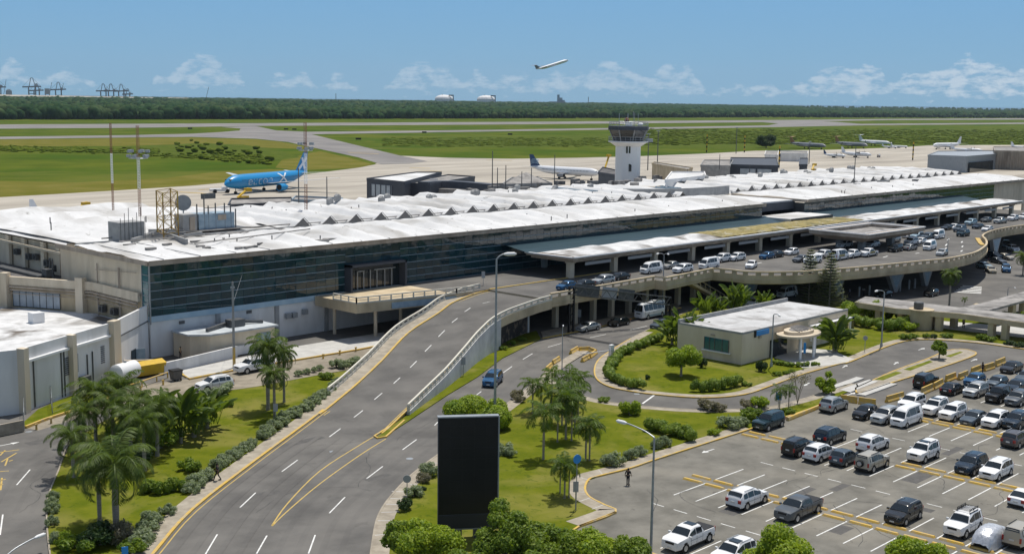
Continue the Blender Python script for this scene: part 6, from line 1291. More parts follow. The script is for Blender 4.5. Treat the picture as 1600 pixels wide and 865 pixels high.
for u, v, kd, c, dg, lb, ex_ in CARS: vehicle(u, v, 0, kd, c, dg, lb, ex_, GL)
UP_ = [
 (885, 446, 'hatch', 'blue', 180, 'bright blue car at the head of the ramp beside the parapet'), (943, 437, 'suv', 'silver', 180, 'silver car in the shade under the left end of the long canopy'), (968, 431, 'sedan', B2, 180, 'black car in deep shade behind the silver car under the canopy'), (912, 443, 'sedan', B2, 180, 'dark car in shade between blue and silver cars at the head of the ramp'),
 (1018, 418, 'van', W_, 180, 'white high roof van under the left part of the long canopy'), (1048, 414, 'sedan', 'silver', 180, 'silver saloon in shade right of the white high roof van'), (1067, 419, 'suv', W_, 180, 'white crossover beside the parapet above the staircase'), (1108, 411, 'van', W_, 180, 'white low van above the staircase head', ), (1128, 403, 'suv', W_, 180, 'pale off roader in shade behind the white low van'), (1151, 401, 'suv', W_, 180, 'white off roader in shade, second behind the low van'),
 (1174, 413, 'hatch', W_, 200, 'white hatchback driving alone in the sun on the raised roadway'), (1198, 399, 'hatch', 'blue', 180, 'blue hatchback in shade under the canopy, left of a white one'), (1237, 393, 'hatch', W_, 180, 'white hatchback in the shade line left of the square canopy'), (1252, 404, 'sedan', 'grey', 180, 'dark grey saloon partly behind the left conifer'), (1270, 405, 'suv', W_, 180, 'white crossover directly above the right conifer top'), (1286, 397, 'suv', W_, 180, 'white car behind the white crossover near the conifer tops'),
 (1312, 398, 'van', W_, 0, 'white passenger van with black and yellow checks left of the square canopy legs', ('taxi',)), (1333, 396, 'pickup', W_, 180, 'white vehicle wedged between the checked van and the checked pickup'), (1357, 394, 'pickup', W_, 180, 'white pickup with black and yellow checks under the square canopy', ('taxi',)), (1320, 381, 'suv', W_, 180, 'white off roader in shade behind the checked van'),
 (1363, 381, 'suv', W_, 180, 'white off roader in shade behind the checked pickup'), (1399, 387, 'boxy', B2, 180, 'long black off roader parked right of the square canopy leg'), (1422, 386, 'sedan', 'silver', 0, 'silver saloon directly behind the black off roader'), (1396, 373, 'suv', 'silver', 180, 'silver off roader in the parked group behind the black one'), (1420, 367, 'sedan', W_, 180, 'white saloon in the parked group, left of the blue grey car'), (1433, 368, 'suv', 'paleblue', 180, 'pale blue grey off roader in the parked group under the canopy corner'), (1424, 377, 'suv', W_, 180, 'white crossover in the middle of the parked group'), (1438, 376, 'sedan', W_, 180, 'white saloon at the right end of the parked group'),
 (1453, 383, 'van', W_, 188, 'white high roof van driving towards the viewer on the raised roadway'), (1472, 394, 'sedan', 'silver', 190, 'silver saloon driving in front of the high roof van beside the parapet'), (1466, 366, 'van', W_, 185, 'silver white van behind the parked group under the canopy'), (1450, 369, 'suv', 'slate', 180, 'slate off roader left of the silver white van'),
 (1505, 364, 'suv', 'teal', 180, 'dark teal car waiting in the open lane, nearest of the dark ones'), (1500, 357, 'suv', 'slate', 180, 'slate crossover directly behind the dark teal car'), (1490, 354, 'sedan', W_, 180, 'white saloon behind the dark teal car in the shade'), (1528, 353, 'sedan', 'navy', 180, 'navy saloon between canopy shade and open lane'), (1517, 347, 'suv', 'paleblue', 180, 'pale blue crossover in the shade beyond the navy saloon'), (1480, 355, 'sedan', B2, 180, 'black saloon in deep shade under the canopy'), (1543, 357, 'sedan', W_, 180, 'white saloon driving beside the bend of the parapet'),
 (1563, 344, 'pickup', 'silver', 180, 'silver pickup at the far right end of the canopy'), (1583, 340, 'suv', W_, 180, 'white off roader right of the silver pickup by the beige wall'), (1600, 338, 'suv', W_, 180, 'white vehicle cut by the right edge by the beige wall'), (1541, 343, 'sedan', 'grey', 180, 'dark grey saloon in shade left of the silver pickup'), (1212, 397, 'sedan', B2, 180, 'black saloon in shade right of the blue hatchback under the canopy'),
]
for r_ in UP_:
    u, v, kd, c, dg, lb = r_[:6]; vehicle(u, v, 6.0, kd, c, dg, lb, r_[6] if len(r_) > 6 else (), GU, scale=.96)
LO = [
 (919, 510, 'sedan', 'silver', 180, 'silver saloon leading the queue on the lower road beside the arches'), (967, 502, 'sedan', B2, 180, 'black saloon behind the silver one on the lower road'), (1017, 485, 'bus', W_, 180, 'white minibus with pale blue stripe on the lower road beside the arches'), (1034, 506, 'sedan', 'slate', 180, 'slate blue saloon half hidden by the broad leaved plants near the minibus'), (770, 591, 'suv', 'blue', 210, 'blue car driving towards the viewer beside the tall lamp post'),
 (335, 598, 'suv', W_, 176, 'white estate car parked on the service road behind the silvery hedge'), (397, 570, 'pickup', W_, 182, 'white pickup with raised dark bonnet parked by the pale pavement'), (1230, 456, 'van', W_, 180, 'white van in shade below the raised roadway left of the conifers'), (1178, 472, 'sedan', W_, 180, 'white saloon seen between plants below the raised roadway'), (1381, 459, 'sedan', B2, 180, 'black saloon in shade below the raised roadway by the tapered pier'), (1455, 457, 'hatch', B2, 180, 'black hatchback in shade left of the single palm'),
 (1538, 415, 'hatch', 'paleblue', 250, 'pale blue taxi on the lower road beyond the zebra crossing'), (1553, 399, 'suv', 'navy', 245, 'navy off roader in the lower road queue under the raised bend'), (1559, 407, 'sedan', 'grey', 245, 'grey saloon right of the pale blue taxi'), (1571, 401, 'sedan', 'beige', 245, 'beige saloon beyond the grey saloon in the lower queue'), (1548, 421, 'sedan', 'gold', 215, 'dull gold saloon left of the bright blue car'), (1572, 419, 'suv', 'blue', 205, 'bright blue car near the single palm at the right'), (1583, 388, 'suv', W_, 225, 'white off roader behind the queue under the raised bend'), (1572, 381, 'suv', 'slate', 200, 'slate off roader in shade behind the white one under the bend'),
]
for u, v, kd, c, dg, lb in LO: vehicle(u, v, 0, kd, c, dg, lb, (), GR)
# sheeted car
t = thing('covered_car', (*P(1549, 842), 0), 'car wrapped in a shiny silver sheet next to the white boxy off roader', 'car'); x0, y0 = P(1550, 834, .8); g = MB(); vs = []; n1, n2 = 26, 15
for i in range(n1):
    f = i/(n1-1); x = 2.45-f*4.9; zt = np.interp(f, [0, .05, .25, .42, .75, .92, 1], [.5, .95, 1.15, 1.62, 1.62, 1.15, .5])
    for j in range(n2):
        a = math.pi*j/(n2-1); w_ = 1.0*(1-.25*(abs(f-.5)*2)**4); s = math.sin(a)**.55 if 0 < j < n2-1 else 0; y = w_*math.copysign(abs(math.cos(a))**.6, math.cos(a)); vs.append((x0+x+random.gauss(0, .02), y0+y*(1+.05*(1-s))+random.gauss(0, .025), .06+zt*s+random.gauss(0, .018)))
g.add(vs, [(i*n2+j, i*n2+j+1, (i+1)*n2+j+1, (i+1)*n2+j) for i in range(n1-1) for j in range(n2-1)]); pb(g, 'sheet', mat('silver_sheet', (.42, .44, .48), (.62, .64, .68), sc=4, rough=.32, metal=.35, bump=.5), t, smooth=True)
# airport tug and apron vehicles
t = thing('aircraft_tug', (*P(343, 299), 0), 'white aircraft tug in front of the blue airliner nose', 'tug'); x, y = P(343, 298, .8); g = MB(); g.box((x, y, 1.1), (7.5, 3, 1.1), rz=-.4); g.box((x+1.8, y-.8, 2.0), (2, 2.6, .9), rz=-.4); pb(g, 'body', M['whitepaint'], t); 
for dx, dy in ((-2.3, -.4), (2.2, -2.2), (-1.2, 2.1), (3.2, .4)): g = MB(); g.cyl((x+dx, y+dy, .7), (x+dx-.2, y+dy-.4, .7), .75, n=14); pb(g, 'wheel', M['tyre'], t)
vehicle(1373, 243.5, 0, 'van', 'brown', 200, 'dark service van standing alone in the middle of the apron', (), None)
for k2, (u, v, lb) in enumerate(((380, 304, 'yellow belt loader in front of the blue airliner'), (124, 328, 'yellow boarding stair behind the left roof'), (948, 262, 'yellow hose frame by the boarding bridge left of the control tower'), (1271, 262, 'ochre baggage loader behind the right hand roof'))):
    x, y = P(u, v, 2); t = thing('ground_loader', (x, y, 0), lb, 'ground equipment'); g = MB(); g.box((x, y, 1.0), (4.5, 2, 1.0), rz=.4); pb(g, 'chassis', M['plastyellow'], t); g = MB(); g.bar((x-3, y-1, 1.2), (x+3, y+1, 4.2 if k2 != 2 else 8.5), .9, .4); g.box((x+2.6, y+.9, 3.6 if k2 != 2 else 8.4), (2.4, 1.6, 1.3)); pb(g, 'conveyor', M['plastyellow'], t)
    for s in (-1.4, 1.4): g = MB(); g.cyl((x+s, y-1.1, .45), (x+s, y-.7, .45), .45, n=12); pb(g, 'wheel', M['tyre'], t)

# ------------------------------------------------------------------ street furniture
def lamp(u, vb, vt, arms, label, z0=.12, r=.13, thick=1.0):
    # arms: list of pixel positions of the lamp heads at lamp height
    x, y = P(u, vb, z0); zt = Zat(x, y, vt); t = thing('street_lamp', (x, y, z0), label, 'street lamp', None); g = MB(); g.cyl((x, y, z0), (x, y, zt), r*thick, r*.6*thick, n=10); g.cyl((x, y, z0), (x, y, z0+.5), r*1.8*thick, r*1.5*thick, n=10); pb(g, 'pole', M['steel'], t, smooth=True)
    for uu, vv in arms:
        dz = Zat(x, y, vt)-zt; hx, hy = P(uu, vv, zt+.55); d = Vector((hx-x, hy-y, 0)); L = min(d.length, 3.6); d = d.normalized() if d.length else Vector((1, 0, 0)); 
        pts = [(x, y, zt), tuple(Vector((x, y, zt))+d*L*.25+Vector((0, 0, .30))), tuple(Vector((x, y, zt))+d*L*.6+Vector((0, 0, .5))), tuple(Vector((x, y, zt))+d*L*.8+Vector((0, 0, .56)))]
        g = MB(); g.tube(smooth_path(pts, 3), .06*thick, 8); a = pb(g, 'arm', M['steel'], t)
        p0 = Vector(pts[-1]); g = MB(); k2 = 1.25*thick; g.cyl(p0, p0+d*.25*k2, .08*thick, .16*thick, 10); g.cyl(p0+d*.25*k2, p0+d*.75*k2, .16*thick, .15*thick, 10); g.cyl(p0+d*.75*k2, p0+d*.9*k2, .15*thick, .05*thick, 10); g.build('lamp_head', M['whitepaint'], a, smooth=True)
    return t
lamp(1016, 890, 683, [(903, 641)], 'tall grey lamp post with one long curved arm in the foreground before the car park', z0=0)
lamp(773, 664, 405, [(790, 397)], 'very tall grey lamp post with small head behind the black screen', thick=1.35)
lamp(1035+0, 483, 398, [(1010, 402), (1052, 402)], 'tall grey lamp post with white head in front of the staircase', z0=0)
lamp(1205, 572, 492, [(1222, 496)], 'pale lamp post with short arm in front of the cream office')
lamp(1377, 541, 456, [(1368, 455)], 'thin dark pole on the lawn between the two small buildings')
lamp(722, 566, 552, [(741, 562)], 'small lamp with outstretched arm on the ramp wall beside the blue car', z0=0, thick=.7)
lamp(878, 580, 510, [(880, 509)], 'slim grey post on the tip of the middle island', thick=.6)
lamp(1480, 397, 372, [(1470, 371)], 'thin lamp post on the raised roadway at the bend', z0=6, thick=.7)
lamp(10, 885, 868, [(82, 829)], 'lamp arm reaching in from the bottom left corner over the service road', z0=0)
lamp(1574, 467, 450, [(1605, 457)], 'dark gantry pole behind the covered walkway at the right', z0=0, thick=.7)
t = thing('utility_pole', (*P(366, 574), 0), 'tall concrete utility pole with yellow base in front of the teal glass front', 'utility pole'); x, y = P(366, 574, .15); zt = Zat(x, y, 440); g = MB(); g.cyl((x, y, 3.0), (x, y, zt), .19, .13, 8); pb(g, 'pole', M['grey'], t); g = MB(); g.cyl((x, y, .1), (x, y, 3.0), .22, .19, 8); pb(g, 'yellow_base', M['yellow'], t)
g = MB(); g.box((x, y, zt-.8), (.5, .3, .3)); g.tube([(x, y, zt-3.2), (86.5, 154.2, 7.2)], .018, 4); g.tube([(x, y, zt-3.0), (102, 154.2, 10.8)], .018, 4); pb(g, 'wire', M['steel'], t)
def sign(name, u, vb, vt, shape, w, h, m, label, z0=.12, post='steel', face=None):
    x, y = P(u, vb, z0); zt = max(1.6, Zat(x, y, vt)); t = thing(name, (x, y, z0), label, 'sign'); g = MB(); g.cyl((x, y, z0), (x, y, zt), .045, n=6); pb(g, 'post', M[post], t); g = MB(); d = Vector((-x, -y, 0)).normalized(); a = math.atan2(d.y, d.x)+(face or 0); c = Vector((x, y, zt-h/2))+d*.08
    if shape == 'disc': n_ = Vector((math.cos(a), math.sin(a), 0)); g.cyl(c, c+n_*.04, w/2, w/2, 24)
    else: g.box(tuple(c), (.05, w, h), rz=a)
    pb(g, 'panel', M[m], t); return t
sign('round_sign', 900, 797, 709, 'disc', .85, .85, 'signblue', 'round blue sign on a tall pole at the grass tip beside small palms', face=.6)
sign('road_sign', 899, 795, 751, 'rect', .5, 1.0, 'signback', 'grey back of a narrow road sign at the tip of the grass')
sign('road_sign', 636, 783, 741, 'disc', .75, .75, 'signback', 'grey back of a round sign beside the lower road in the foreground')
sign('road_sign', 724, 587, 557, 'rect', .55, 1.1, 'signback', 'grey back of a sign leaning at the ramp wall'); sign('road_sign', 639, 487, 471, 'rect', .6, 1.1, 'signback', 'white rectangular sign behind the ramp railing below the balcony', z0=0); sign('road_sign', 755, 446, 424, 'rect', .6, 1.1, 'signback', 'small grey sign at the balcony end of the raised road', z0=6); sign('road_sign', 905, 503, 483, 'rect', .6, 1.3, 'signback', 'white rectangular sign in front of the arches on the lower road'); sign('info_sign', 1216, 637, 613, 'rect', .7, .9, 'signblue', 'small blue sign among the slender palms by the car park barrier'); sign('banner_sign', 1256, 575, 535, 'rect', .35, 1.5, 'signblue', 'narrow blue banner post beside the office canopy'); sign('road_sign', 1351, 549, 524, 'disc', .7, .7, 'signback', 'dark round sign on the lawn right of the traveller palm'); sign('road_sign', 431, 662, 630, 'rect', .5, .9, 'signback', 'small grey sign back among the silvery shrubs beside the ramp'); sign('info_sign', 196, 885, 853, 'rect', .5, .6, 'signblue', 'small blue box sign at the bottom edge by the shrubs', z0=.12)
# gantry over the lower road, seen from behind
GN = thing('sign_gantry', (*P(892, 518), 0), 'dark truss sign gantry spanning the lower road in front of the raised roadway', 'gantry'); a, b = P3(892, 520, 0), P3(1043, 508, 0); za = Zat(a[0], a[1], 447); zb_ = Zat(b[0], b[1], 464)
g = MB()
for p, z_ in ((a, za), (b, zb_)):
    for s in (-.45, .45): g.bar((p[0]+s, p[1]-s*.2, 0), (p[0]+s, p[1]-s*.2, z_), .28, .28)
    for i in range(6): g.bar((p[0]-.45, p[1]+.1, z_*i/6), (p[0]+.45, p[1]-.1, z_*(i+.7)/6), .1, .1)
pb(g, 'leg', M['blackmetal'], GN); g = MB(); zt = min(za, zb_)-.1
for dz in (0, -1.3):
    for s in (-.4, .4): g.bar((a[0], a[1]+s, za+dz), (b[0], b[1]+s, zb_+dz), .14, .14)
for i in range(18): p = Vector(a).lerp(Vector(b), i/18); q = Vector(a).lerp(Vector(b), (i+1)/18); z1, z2 = lerp(za, zb_, i/18), lerp(za, zb_, (i+1)/18); g.bar((p.x, p.y-.4, z1-1.3*(i % 2)), (q.x, q.y-.4, z2-1.3*((i+1) % 2)), .08, .08)
pb(g, 'truss', M['darksteel'], GN)
for s0, s1, m_ in ((.05, .30, 'grey'), (.33, .48, 'signback'), (.50, .66, 'grey')):
    p, q = Vector(a).lerp(Vector(b), s0), Vector(a).lerp(Vector(b), s1); z1, z2 = lerp(za, zb_, s0), lerp(za, zb_, s1); g = MB(); g.bar((p.x, p.y+.5, z1-.5), (q.x, q.y+.5, z2-.5), .1, 2.0); pb(g, 'sign_panel', M['darksteel' if m_ == 'grey' else m_], GN)
# LED billboard
bx, by = P(730, 842); t = thing('led_billboard', (bx, by, 0), 'huge black switched off upright screen standing on the grass beside the road', 'billboard')
Z0, Z1 = 1.0, Zat(bx, by, 651.5); d = Vector((bx, by, 0)).normalized(); s_ = Vector((d.y, -d.x, 0)); hw = 94/2/1900*math.hypot(bx, by)*1.035; an = math.atan2(s_.y, s_.x)+R(7); cx_, cy_ = bx+d.x*.25, by+d.y*.25
g = MB(); g.box((cx_, cy_, (Z0+Z1)/2), (hw*2, .55, Z1-Z0), rz=an); pb(g, 'cabinet', M['darkgrey'], t)
fn = Vector((math.sin(an), -math.cos(an), 0)); g = MB(); g.box((cx_+fn.x*.29, cy_+fn.y*.29, (Z0+Z1)/2+.62), (hw*2-.12, .06, Z1-Z0-1.34), rz=an); pb(g, 'screen', M['screen'], t)
g = MB(); [g.box((cx_+fn.x*.325+math.cos(an)*hw*q_, cy_+fn.y*.325+math.sin(an)*hw*q_, (Z0+Z1)/2+.62), (.02, .012, Z1-Z0-1.4), rz=an) for q_ in (-.6, -.2, .2, .6)]; [g.box((cx_+fn.x*.325, cy_+fn.y*.325, Z0+1.3+q_*.96), (hw*2-.16, .012, .02), rz=an) for q_ in range(1, 9)]; pb(g, 'module_seam', mat('screen_seam', (.022, .022, .024), rough=.6), t)
g = MB(); g.box((cx_+fn.x*.29, cy_+fn.y*.29, Z0+.62), (hw*2-.12, .05, 1.14), rz=an); pb(g, 'lower_panel', mat('graphite_panel', (.035, .037, .042), rough=.5), t)
g = MB(); g.box((cx_, cy_, Z1+.05), (hw*2+.1, .62, .1), rz=an); g.box((cx_+math.cos(an)*(hw+.05), cy_+math.sin(an)*(hw+.05), (Z0+Z1)/2), (.1, .6, Z1-Z0), rz=an); g.box((cx_, cy_, Z0-.05), (hw*2+.1, .62, .1), rz=an); pb(g, 'edge_trim', M['steel'], t)
g = MB(); g.box((cx_+.8*math.cos(an), cy_+.8*math.sin(an), .5), (.6, .5, 1.0), rz=an); g.box((cx_-.8*math.cos(an), cy_-.8*math.sin(an), .5), (.6, .5, 1.0), rz=an); pb(g, 'foot', M['darksteel'], t)
# service yard items
t = thing('fuel_tank', (*P(196, 588), 0), 'white horizontal cylinder tank beside the yellow skip', 'tank'); x, y = P(196, 584, 1.4); g = MB(); dv = Vector((math.cos(.35), math.sin(.35), 0)); c = Vector((x, y, 1.8)); g.cyl(c-dv*1.7, c+dv*1.7, 1.15, 1.15, 20); g.cyl(c-dv*2.0, c-dv*1.7, .7, 1.15, 20); g.cyl(c+dv*1.7, c+dv*2.0, 1.15, .7, 20); pb(g, 'drum', M['whitepaint'], t, smooth=True); g = MB(); [g.box(tuple(c+dv*s-Vector((0, 0, 1.1))), (.2, 1.6, 1.4), rz=.35) for s in (-1, 1)]; g.cyl(c+Vector((0, 0, 1.1)), c+Vector((0, 0, 1.35)), .2, n=10); pb(g, 'cradle', M['steel'], t)
t = thing('yellow_skip', (*P(228, 580), 0), 'closed yellow waste skip next to the white cylinder tank', 'skip'); x, y = P(224, 576, 1); g = MB(); g.add([(x-2.6, y-1, .3), (x+2.4, y-1, .3), (x+2.4, y+1, .3), (x-2.6, y+1, .3), (x-3, y-1.15, 1.7), (x+2.8, y-1.15, 1.7), (x+2.8, y+1.15, 1.7), (x-3, y+1.15, 1.7)], [(3, 2, 1, 0), (4, 5, 6, 7), (0, 1, 5, 4), (1, 2, 6, 5), (2, 3, 7, 6), (3, 0, 4, 7)]); pb(g, 'body', M['plastyellow'], t); g = MB(); g.add([(x-3, y-1.2, 1.7), (x+2.8, y-1.2, 1.7), (x+2.8, y, 2.1), (x-3, y, 2.1), (x+2.8, y+1.2, 1.7), (x-3, y+1.2, 1.7)], [(0, 1, 2, 3), (3, 2, 4, 5), (1, 4, 2), (0, 3, 5)]); pb(g, 'lid', M['plastyellow'], t)
t = thing('waste_bin', (*P(275, 594), 0), 'dark grey wheeled bin at the corner of the pale pavement', 'bin'); x, y = P(275, 594); g = MB(); g.add([(x-.55, y-.45, .15), (x+.55, y-.45, .15), (x+.55, y+.45, .15), (x-.55, y+.45, .15), (x-.7, y-.6, 1.35), (x+.7, y-.6, 1.35), (x+.7, y+.6, 1.35), (x-.7, y+.6, 1.35)], [(3, 2, 1, 0), (0, 1, 5, 4), (1, 2, 6, 5), (2, 3, 7, 6), (3, 0, 4, 7)]); pb(g, 'body', M['darksteel'], t); g = MB(); g.box((x, y, 1.42), (1.5, 1.3, .12)); pb(g, 'lid', M['blackpl'], t); g = MB(); [g.cyl((x+s, y-.5, .15), (x+s+.1, y-.5, .15), .15, n=10) for s in (-.5, .4)]; pb(g, 'wheel', M['tyre'], t)
t = thing('barrier_rail', (*P(240, 603), 0), 'yellow painted guard rail with stub posts along the service yard verge', 'barrier')
g = MB(); pts = [(*P(u, v), .75) for u, v in ((196, 612), (222, 604), (245, 596), (262, 590))]; g.tube(pts, .1, 8)
for u, v in ((170, 607), (185, 602), (222, 590)): pass
g.tube([(*P(u, v), .7) for u, v in ((168, 602), (200, 596), (225, 589))], .09, 8)
for p in pts: g.cyl((p[0], p[1], 0), p, .09, n=8)
pb(g, 'rail', M['yellow'], t)
for i, (u, v) in enumerate(((220, 612), (255, 601), (80, 661), (107, 652), (57, 671), (212, 616), (531, 554), (556, 549), (505, 560))): t = thing('stub_post', (*P(u, v), 0), 'short yellow stub post along the kerb of the service road', 'bollard', 'yellow stub posts'); x, y = P(u, v); g = MB(); g.cyl((x, y, 0), (x, y, .6), .14, .1, 8); g.box((x, y, .62), (.34, .2, .14)); pb(g, 'post', M['yellow'], t)
t = thing('chain_fence', (*P(60, 662), 0), 'low wire fence on grey posts along the grass below the white service building', 'fence'); g = MB(); pts = [P(u, v) for u, v in ((38, 672), (38, 628), (80, 629), (82, 648), (120, 633), (160, 612), (178, 600))]
for p in pts: g.cyl((*p, 0), (*p, 2.1), .05, n=6)
for a, b in zip(pts, pts[1:]):
    for z_ in (.3, .9, 1.5, 2.05): g.cyl((*a, z_), (*b, z_), .02, n=4)
pb(g, 'wire_and_posts', M['steel'], t)
t = thing('garden_wall', (*P(15, 672), 0), 'low stained garden wall at the left edge beside the service road', 'wall'); g = MB(); g.bar((*P(-40, 690), .7), (*P(37, 674), .7), .25, 1.3); pb(g, 'wall', M['sidewalk'], t)
# jersey barriers
def jersey(name, u0, v0, u1, v1, label, h=.85, m='yellow', n=1, group=None, w=.55):
    A_, B_ = Vector((*P(u0, v0), 0)), Vector((*P(u1, v1), 0))
    for i in range(n):
        a, b = A_.lerp(B_, (i+.04)/n), A_.lerp(B_, (i+.96)/n); d = (b-a).normalized(); q = Vector((-d.y, d.x, 0)); c = (a+b)/2; t = thing(name, tuple(c), label, 'barrier', group); g = MB(); pr = [(-w/2, 0), (-w/2, .18), (-.14, .42), (-.10, h), (.10, h), (.14, .42), (w/2, .18), (w/2, 0)]; vs = [p+q*s+Vector((0, 0, z_)) for p in (a, b) for s, z_ in pr]; k2 = len(pr); g.add(vs, [(j, (j+1) % k2, k2+(j+1) % k2, k2+j) for j in range(k2)]+[tuple(range(k2)), tuple(range(2*k2-1, k2-1, -1))]); pb(g, 'block', M[m], t)
J = 'yellow concrete barriers along the car park edge'
jersey('concrete_barrier', 1312, 626, 1369, 634, 'yellow concrete barrier with a long solid face behind the small black car', n=2, group=J); jersey('concrete_barrier', 1384, 629, 1412, 621, 'yellow concrete barrier behind the silver off roader', group=J)
for a, lab in (((1439, 617, 1457, 609), 'faded white and yellow barrier beside the black off roader'), ((1458, 609, 1473, 601), 'bright yellow barrier right of the faded one beside the black off roader'), ((1477, 597, 1493, 591), 'yellow barrier behind the black saloon'), ((1497, 594, 1512, 588), 'faded barrier behind the bright blue hatchback'), ((1517, 585, 1532, 579), 'peeling yellow barrier left of the standing guard'), ((1537, 580, 1553, 575), 'bright yellow barrier right of the standing guard'), ((1555, 573, 1570, 567), 'bright yellow barrier next to the black saloon beyond the guard')): jersey('concrete_barrier', *a, lab, group=J, h=.95)
for a, lab in (((891, 554, 903, 547), 'yellow barrier at the top left of the island tip'), ((904, 549, 922, 548), 'yellow barrier across the island tip'), ((922, 549, 932, 553), 'short yellow barrier turning at the right of the island tip'), ((909, 566, 920, 560), 'detached yellow barrier in the entry lane'), ((921, 560, 932, 552), 'second detached yellow barrier in the entry lane'), ((863, 570, 874, 563), 'stepped yellow barrier on the left side of the island tip'), ((853, 581, 862, 573), 'lowest stepped yellow barrier on the left side of the island tip')): jersey('concrete_barrier', *a, lab, h=.7, group='yellow barriers at the island tip')
t = thing('ticket_machine', (*P(955, 557), 0), 'white ticket machine on a small plinth at the car park entry', 'ticket machine'); x, y = P(955, 557); g = MB(); g.box((x, y, .9), (.7, .5, 1.8)); pb(g, 'cabinet', M['whitepaint'], t); g = MB(); g.bar((x-.4, y, 1.0), (x-5.5, y+1.2, 1.0), .1, .1); pb(g, 'boom_arm', M['whitepaint'], t)
jersey('low_planter_kerb', 1228, 658, 1283, 636, 'long low yellow kerb wall beside the dark teal off roader', h=.45, w=.4)
# wheel stops: separate things, one label per row
ws = MB(); ws.add([(-.22, -1.08, 0), (.22, -1.08, 0), (.12, -1.0, .16), (-.12, -1.0, .16), (-.22, 1.08, 0), (.22, 1.08, 0), (.12, 1.0, .16), (-.12, 1.0, .16)], [(0, 1, 2, 3), (7, 6, 5, 4), (0, 4, 5, 1), (1, 5, 6, 2), (2, 6, 7, 3), (3, 7, 4, 0)])
wp0 = None
def stops(X, y0, y1, label, skip=()):
    global wp0
    y = 45.9+2.55*.5+2.55*-8
    while y < y1:
        if y > y0 and Q(X, y, 0)[0] < 1640 and Q(X, y, 0)[1] < 885:
            if wp0 is None: wp0 = ws.build('wheel_stop', M['yellow']); o = wp0
            else: o = wp0.copy(); COL.objects.link(o)
            o.location = (X+(48-y)*.028*(X < 130)+random.gauss(0, .03), y, .01); o.rotation_euler = (0, 0, random.gauss(.03, .012)); tag(o, label, 'wheel stop', 'yellow wheel stops')
        y += 2.55
stops(97.0, 20, 69.5, 'yellow wheel stop bar in the lower line of the nearest double row'); stops(98.5, 20, 69.5, 'yellow wheel stop bar in the upper line of the nearest double row'); stops(116.2, 20, 57, 'yellow wheel stop bar in the lower line of the middle double row'); stops(117.6, 20, 57, 'yellow wheel stop bar in the upper line of the middle double row'); stops(115.2, 67, 74, 'yellow wheel stop bar in the lower line before the dark teal off roader'); stops(116.7, 67, 74, 'yellow wheel stop bar in the upper line before the dark teal off roader'); stops(135.2, 20, 64, 'yellow wheel stop bar in the lower line of the far double row'); stops(136.4, 20, 64, 'yellow wheel stop bar in the upper line of the far double row')
stops(78.0, 20, 58, 'yellow wheel stop bar in the row along the bottom edge')

